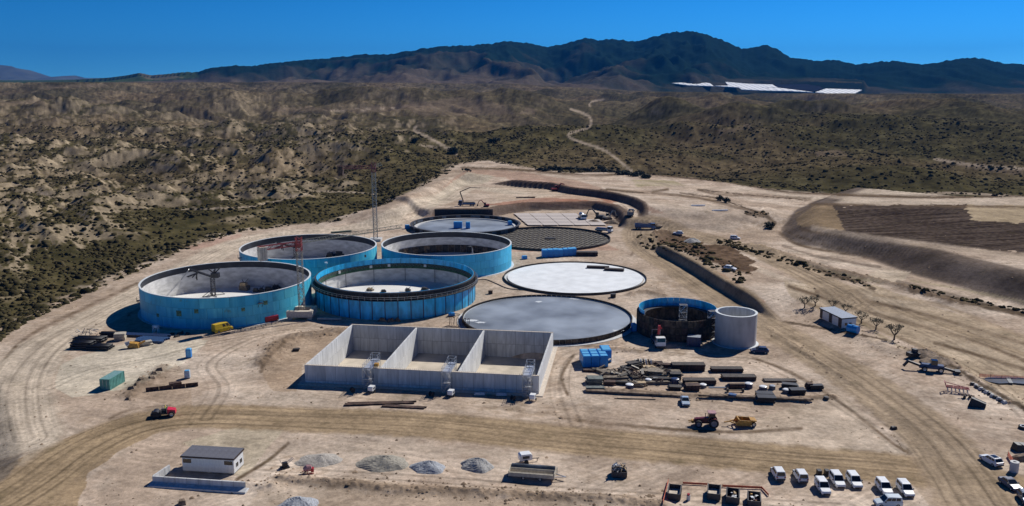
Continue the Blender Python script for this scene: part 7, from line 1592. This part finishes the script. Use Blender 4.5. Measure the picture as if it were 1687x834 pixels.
# ------------------------------------------------------------------ trees
def pruned_tree(loc, rz, label, s=1.0, seed=0):
    rnd = random.Random(seed); o = thing('olive_tree', label, 'olive tree', loc, rz, 'pruned olive trees beside the cabin with three doors'); mb = MB(); lf = MB()
    mb.cyl((0, 0, -.1), (.05, 0, .5*s), .28*s, .2*s, 8); mb.cyl((.05, 0, .5*s), (0, .05, 1.2*s), .2*s, .18*s, 8)
    nb = rnd.choice((4, 5, 5)); 
    for i in range(nb):
        a = 2*PI*i/nb+rnd.uniform(-.3, .3); e = Vector((math.cos(a)*1.3*s, math.sin(a)*1.3*s, rnd.uniform(2.2, 3.0)*s)); b = Vector((0, .05, 1.15*s))
        k = b.lerp(e, .5)+Vector((0, 0, -.15)); mb.cyl(b, k, .14*s, .10*s, 6).cyl(k, e, .10*s, .06*s, 6)
        for j in range(3):
            t = e+Vector((rnd.uniform(-.8, .8), rnd.uniform(-.8, .8), rnd.uniform(.2, .9)))*s; mb.cyl(e, t, .05*s, .03*s, 5)
            for q in range(26):
                c = t+Vector((rnd.gauss(0, .33), rnd.gauss(0, .33), rnd.gauss(0, .25)))*s; d1 = Vector((rnd.gauss(0, 1), rnd.gauss(0, 1), rnd.gauss(0, 1))).normalized()*.2*s; d2 = d1.cross(Vector((rnd.gauss(0, 1), rnd.gauss(0, 1), 1))).normalized()*.09*s
                n0 = len(lf.v); lf.v += [tuple(c-d1), tuple(c+d2), tuple(c+d1), tuple(c-d2)]; lf.f.append((n0, n0+1, n0+2, n0+3))
    mb.build('trunk', M['trunk'], o); lf.build('crown', M['leafgrey'], o); return o
for i, (px, py, s) in enumerate(((1326, 498, .85), (1343, 503, .85), (1372, 510, .8), (1393, 517, .85), (1419, 533, .95), (1443, 543, .9), (1473, 560, 1.05))):
    pruned_tree(at(px, py), i*.7, 'pruned olive tree, %s from the left in the row behind the cabin' % ('first second third fourth fifth sixth seventh'.split()[i]), s, i)
def bush(loc, label, s=2.0, seed=0, h=1.0, nm='bush', cat='bush', grp=None):
    rnd = random.Random(seed); o = thing(nm, label, cat, loc, 0, grp); mb = MB(); mb.cyl((0, 0, -.1), (0, 0, s*h*.8), .12*s, .05*s, 6)
    for i in range(5): a = i*1.25; mb.cyl((0, 0, .2*s), (math.cos(a)*s*.6, math.sin(a)*s*.6, s*h*.8), .06*s, .03*s, 5)
    mb.build('trunk', M['trunk'], o); lf = MB()
    lumps = [(Vector((rnd.gauss(0, .45), rnd.gauss(0, .45), rnd.uniform(.35, 1.15)*h))*s, rnd.uniform(.35, .55)*s) for _ in range(9)]
    for c0_, r_ in lumps:
        for q in range(60):
            d = Vector((rnd.gauss(0, 1), rnd.gauss(0, 1), rnd.gauss(0, 1))).normalized(); c = c0_+d*r_*rnd.uniform(.6, 1.05); d1 = Vector((rnd.gauss(0, 1), rnd.gauss(0, 1), rnd.gauss(0, 1))).normalized()*.16*s; d2 = d1.cross(d).normalized()*.1*s
            n0 = len(lf.v); lf.v += [tuple(c-d1), tuple(c+d2), tuple(c+d1), tuple(c-d2)]; lf.f.append((n0, n0+1, n0+2, n0+3))
    lf.build('crown', M['leafdark'], o); return o
bush(at(683, 245), 'round dark tree standing alone beyond the left end of the site', 3.6, 1, .8, 'round_tree', 'tree'); bush(at(770, 283), 'small dark tree on the bare crest at the back of the site', 2.2, 2, .9, 'round_tree', 'tree')
bush(at(1187, 331), 'green bush, left of two on the far bare sand', 2.2, 3, .8, grp='bushes on the far sand'); bush(at(1195, 334), 'green bush, right of two on the far bare sand', 2.2, 4, .8, grp='bushes on the far sand'); bush(at(1268, 370), 'green bush at the tip of the scrub strip in the far sand', 2.4, 5, .7)
for i, (px, py) in enumerate(((745, 190), (840, 192), (862, 190), (813, 194))): bush(at(px, py), 'dark tree, %s of four scattered on the distant pale flat' % NM[i], 5, 20+i, .7, 'round_tree', 'tree', 'distant dark trees')
for i in range(26): bush(at(890+i*7.2+random.uniform(-3, 3), 281+max(0, i-12)*1.0+random.uniform(-3, 1)), 'low dark bush in the row along the back track', random.uniform(2.2, 3.8), 40+i, .45, 'bush', 'bush', 'bushes along the back track')

# ------------------------------------------------------------------ white plastic greenhouses under the mountains
def ghp(px, py):
    d = ray(px, py); k = (8-.09*3300-CAM_H)/(d[2]-.09*d[1]); return Vector((d[0]*k, d[1]*k, CAM_H+d[2]*k))
GHS = [('white plastic greenhouse block, leftmost below the mountain', M['green_house'], [(1107, 137), (1152, 134.3), (1170, 137.5), (1176, 142), (1150, 141), (1134, 140.5)]),
       ('long white plastic greenhouse, in the middle of the bright strip', M['green_house'], [(1177, 141.5), (1200, 141), (1195, 135), (1231, 138), (1272, 139.3), (1281, 144), (1252, 144.5), (1303, 150), (1262, 149.2), (1222, 147.5), (1217, 144)]),
       ('narrow white greenhouse tip reaching right from the long one', M['green_house'], [(1254, 144.8), (1282, 144.5), (1318, 149), (1341, 152), (1306, 150.3)]),
       ('white plastic greenhouse block, rightmost of the bright strip', M['green_house'], [(1343, 152), (1361, 146), (1420, 148), (1406, 155), (1382, 155.8)]),
       ('dark netted greenhouse between the white ones', M['nethouse'], [(1276, 139.5), (1328, 138.5), (1350, 142), (1356, 146), (1343, 150), (1320, 148.5), (1284, 144)])]
for lab, m_, poly in GHS:
    P = [ghp(*p) for p in poly]; c = sum(P, Vector())/len(P); o = thing('greenhouse', lab, 'greenhouse', c, 0, 'plastic greenhouses below the mountains')
    pts = [(p.x-c.x, p.y-c.y) for p in P]
    if sum(pts[i][0]*pts[(i+1) % len(pts)][1]-pts[(i+1) % len(pts)][0]*pts[i][1] for i in range(len(pts))) < 0: pts = pts[::-1]
    zf = lambda x, y, c=c: gh_plane(y+c.y)-c.z
    MB().prism(pts, lambda x, y: zf(x, y)-3, lambda x, y: zf(x, y)).build('roof', m_, o)
    xs = [p[0] for p in pts]; mb = MB(); ys = [p[1] for p in pts]
    for i in range(int((max(xs)-min(xs))/22)+1):
        x = min(xs)+i*22
        yy = []
        for k in range(len(pts)):
            a, b = pts[k], pts[(k+1) % len(pts)]
            if (a[0] > x) != (b[0] > x): yy.append(a[1]+(b[1]-a[1])*(x-a[0])/(b[0]-a[0]))
        yy.sort()
        for k in range(0, len(yy)-1, 2): mb.bar((x, yy[k], zf(0, yy[k])+.4), (x, yy[k+1], zf(0, yy[k+1])+.4), 2.2, .8)
    if mb.v and m_ is M['green_house']: mb.build('roof_ridges', mat('grey_sheet', (.72, .75, .78), .6) if m_ is M['green_house'] else M['trimgrey'], o)
for px, py, w_, lab in ((1012, 160, 22, 'pale farm building on the plain below the mountain'),):
    g = G(px, py, 2.0); g.z = gz(g.x, g.y); o = thing('farm_building', lab, 'building', g, .2); MB().box(-w_/2, w_/2, -6, 6, -1, 5).build('wall', M['white_wall'] if 'pale' in lab else M['pink'], o)
    MB().hexa([(-w_/2-.5, -6.5, 5), (w_/2+.5, -6.5, 5), (w_/2+.5, 6.5, 5), (-w_/2-.5, 6.5, 5), (-w_/2-.5, -.2, 7), (w_/2+.5, -.2, 7), (w_/2+.5, .2, 7), (-w_/2-.5, .2, 7)]).build('roof', M['conc_light'], o)

# ------------------------------------------------------------------ haze
def haze():
    mb = MB().box(-9500, 9500, -60, 19000, -90, 640); m = bpy.data.materials.new('clear_air'); m.use_nodes = True; t = m.node_tree; t.nodes.clear()
    p = t.nodes.new('ShaderNodeVolumePrincipled'); p.inputs['Density'].default_value = HAZE; p.inputs['Color'].default_value = (.02, .19, .62, 1); p.inputs['Anisotropy'].default_value = .2
    q = t.nodes.new('ShaderNodeOutputMaterial'); t.links.new(p.outputs[0], q.inputs['Volume'])
    o = mb.build('haze', m); o['kind'] = 'stuff'; o['label'] = 'thin blue haze over the whole valley'
HAZE = 3.8e-5
haze()
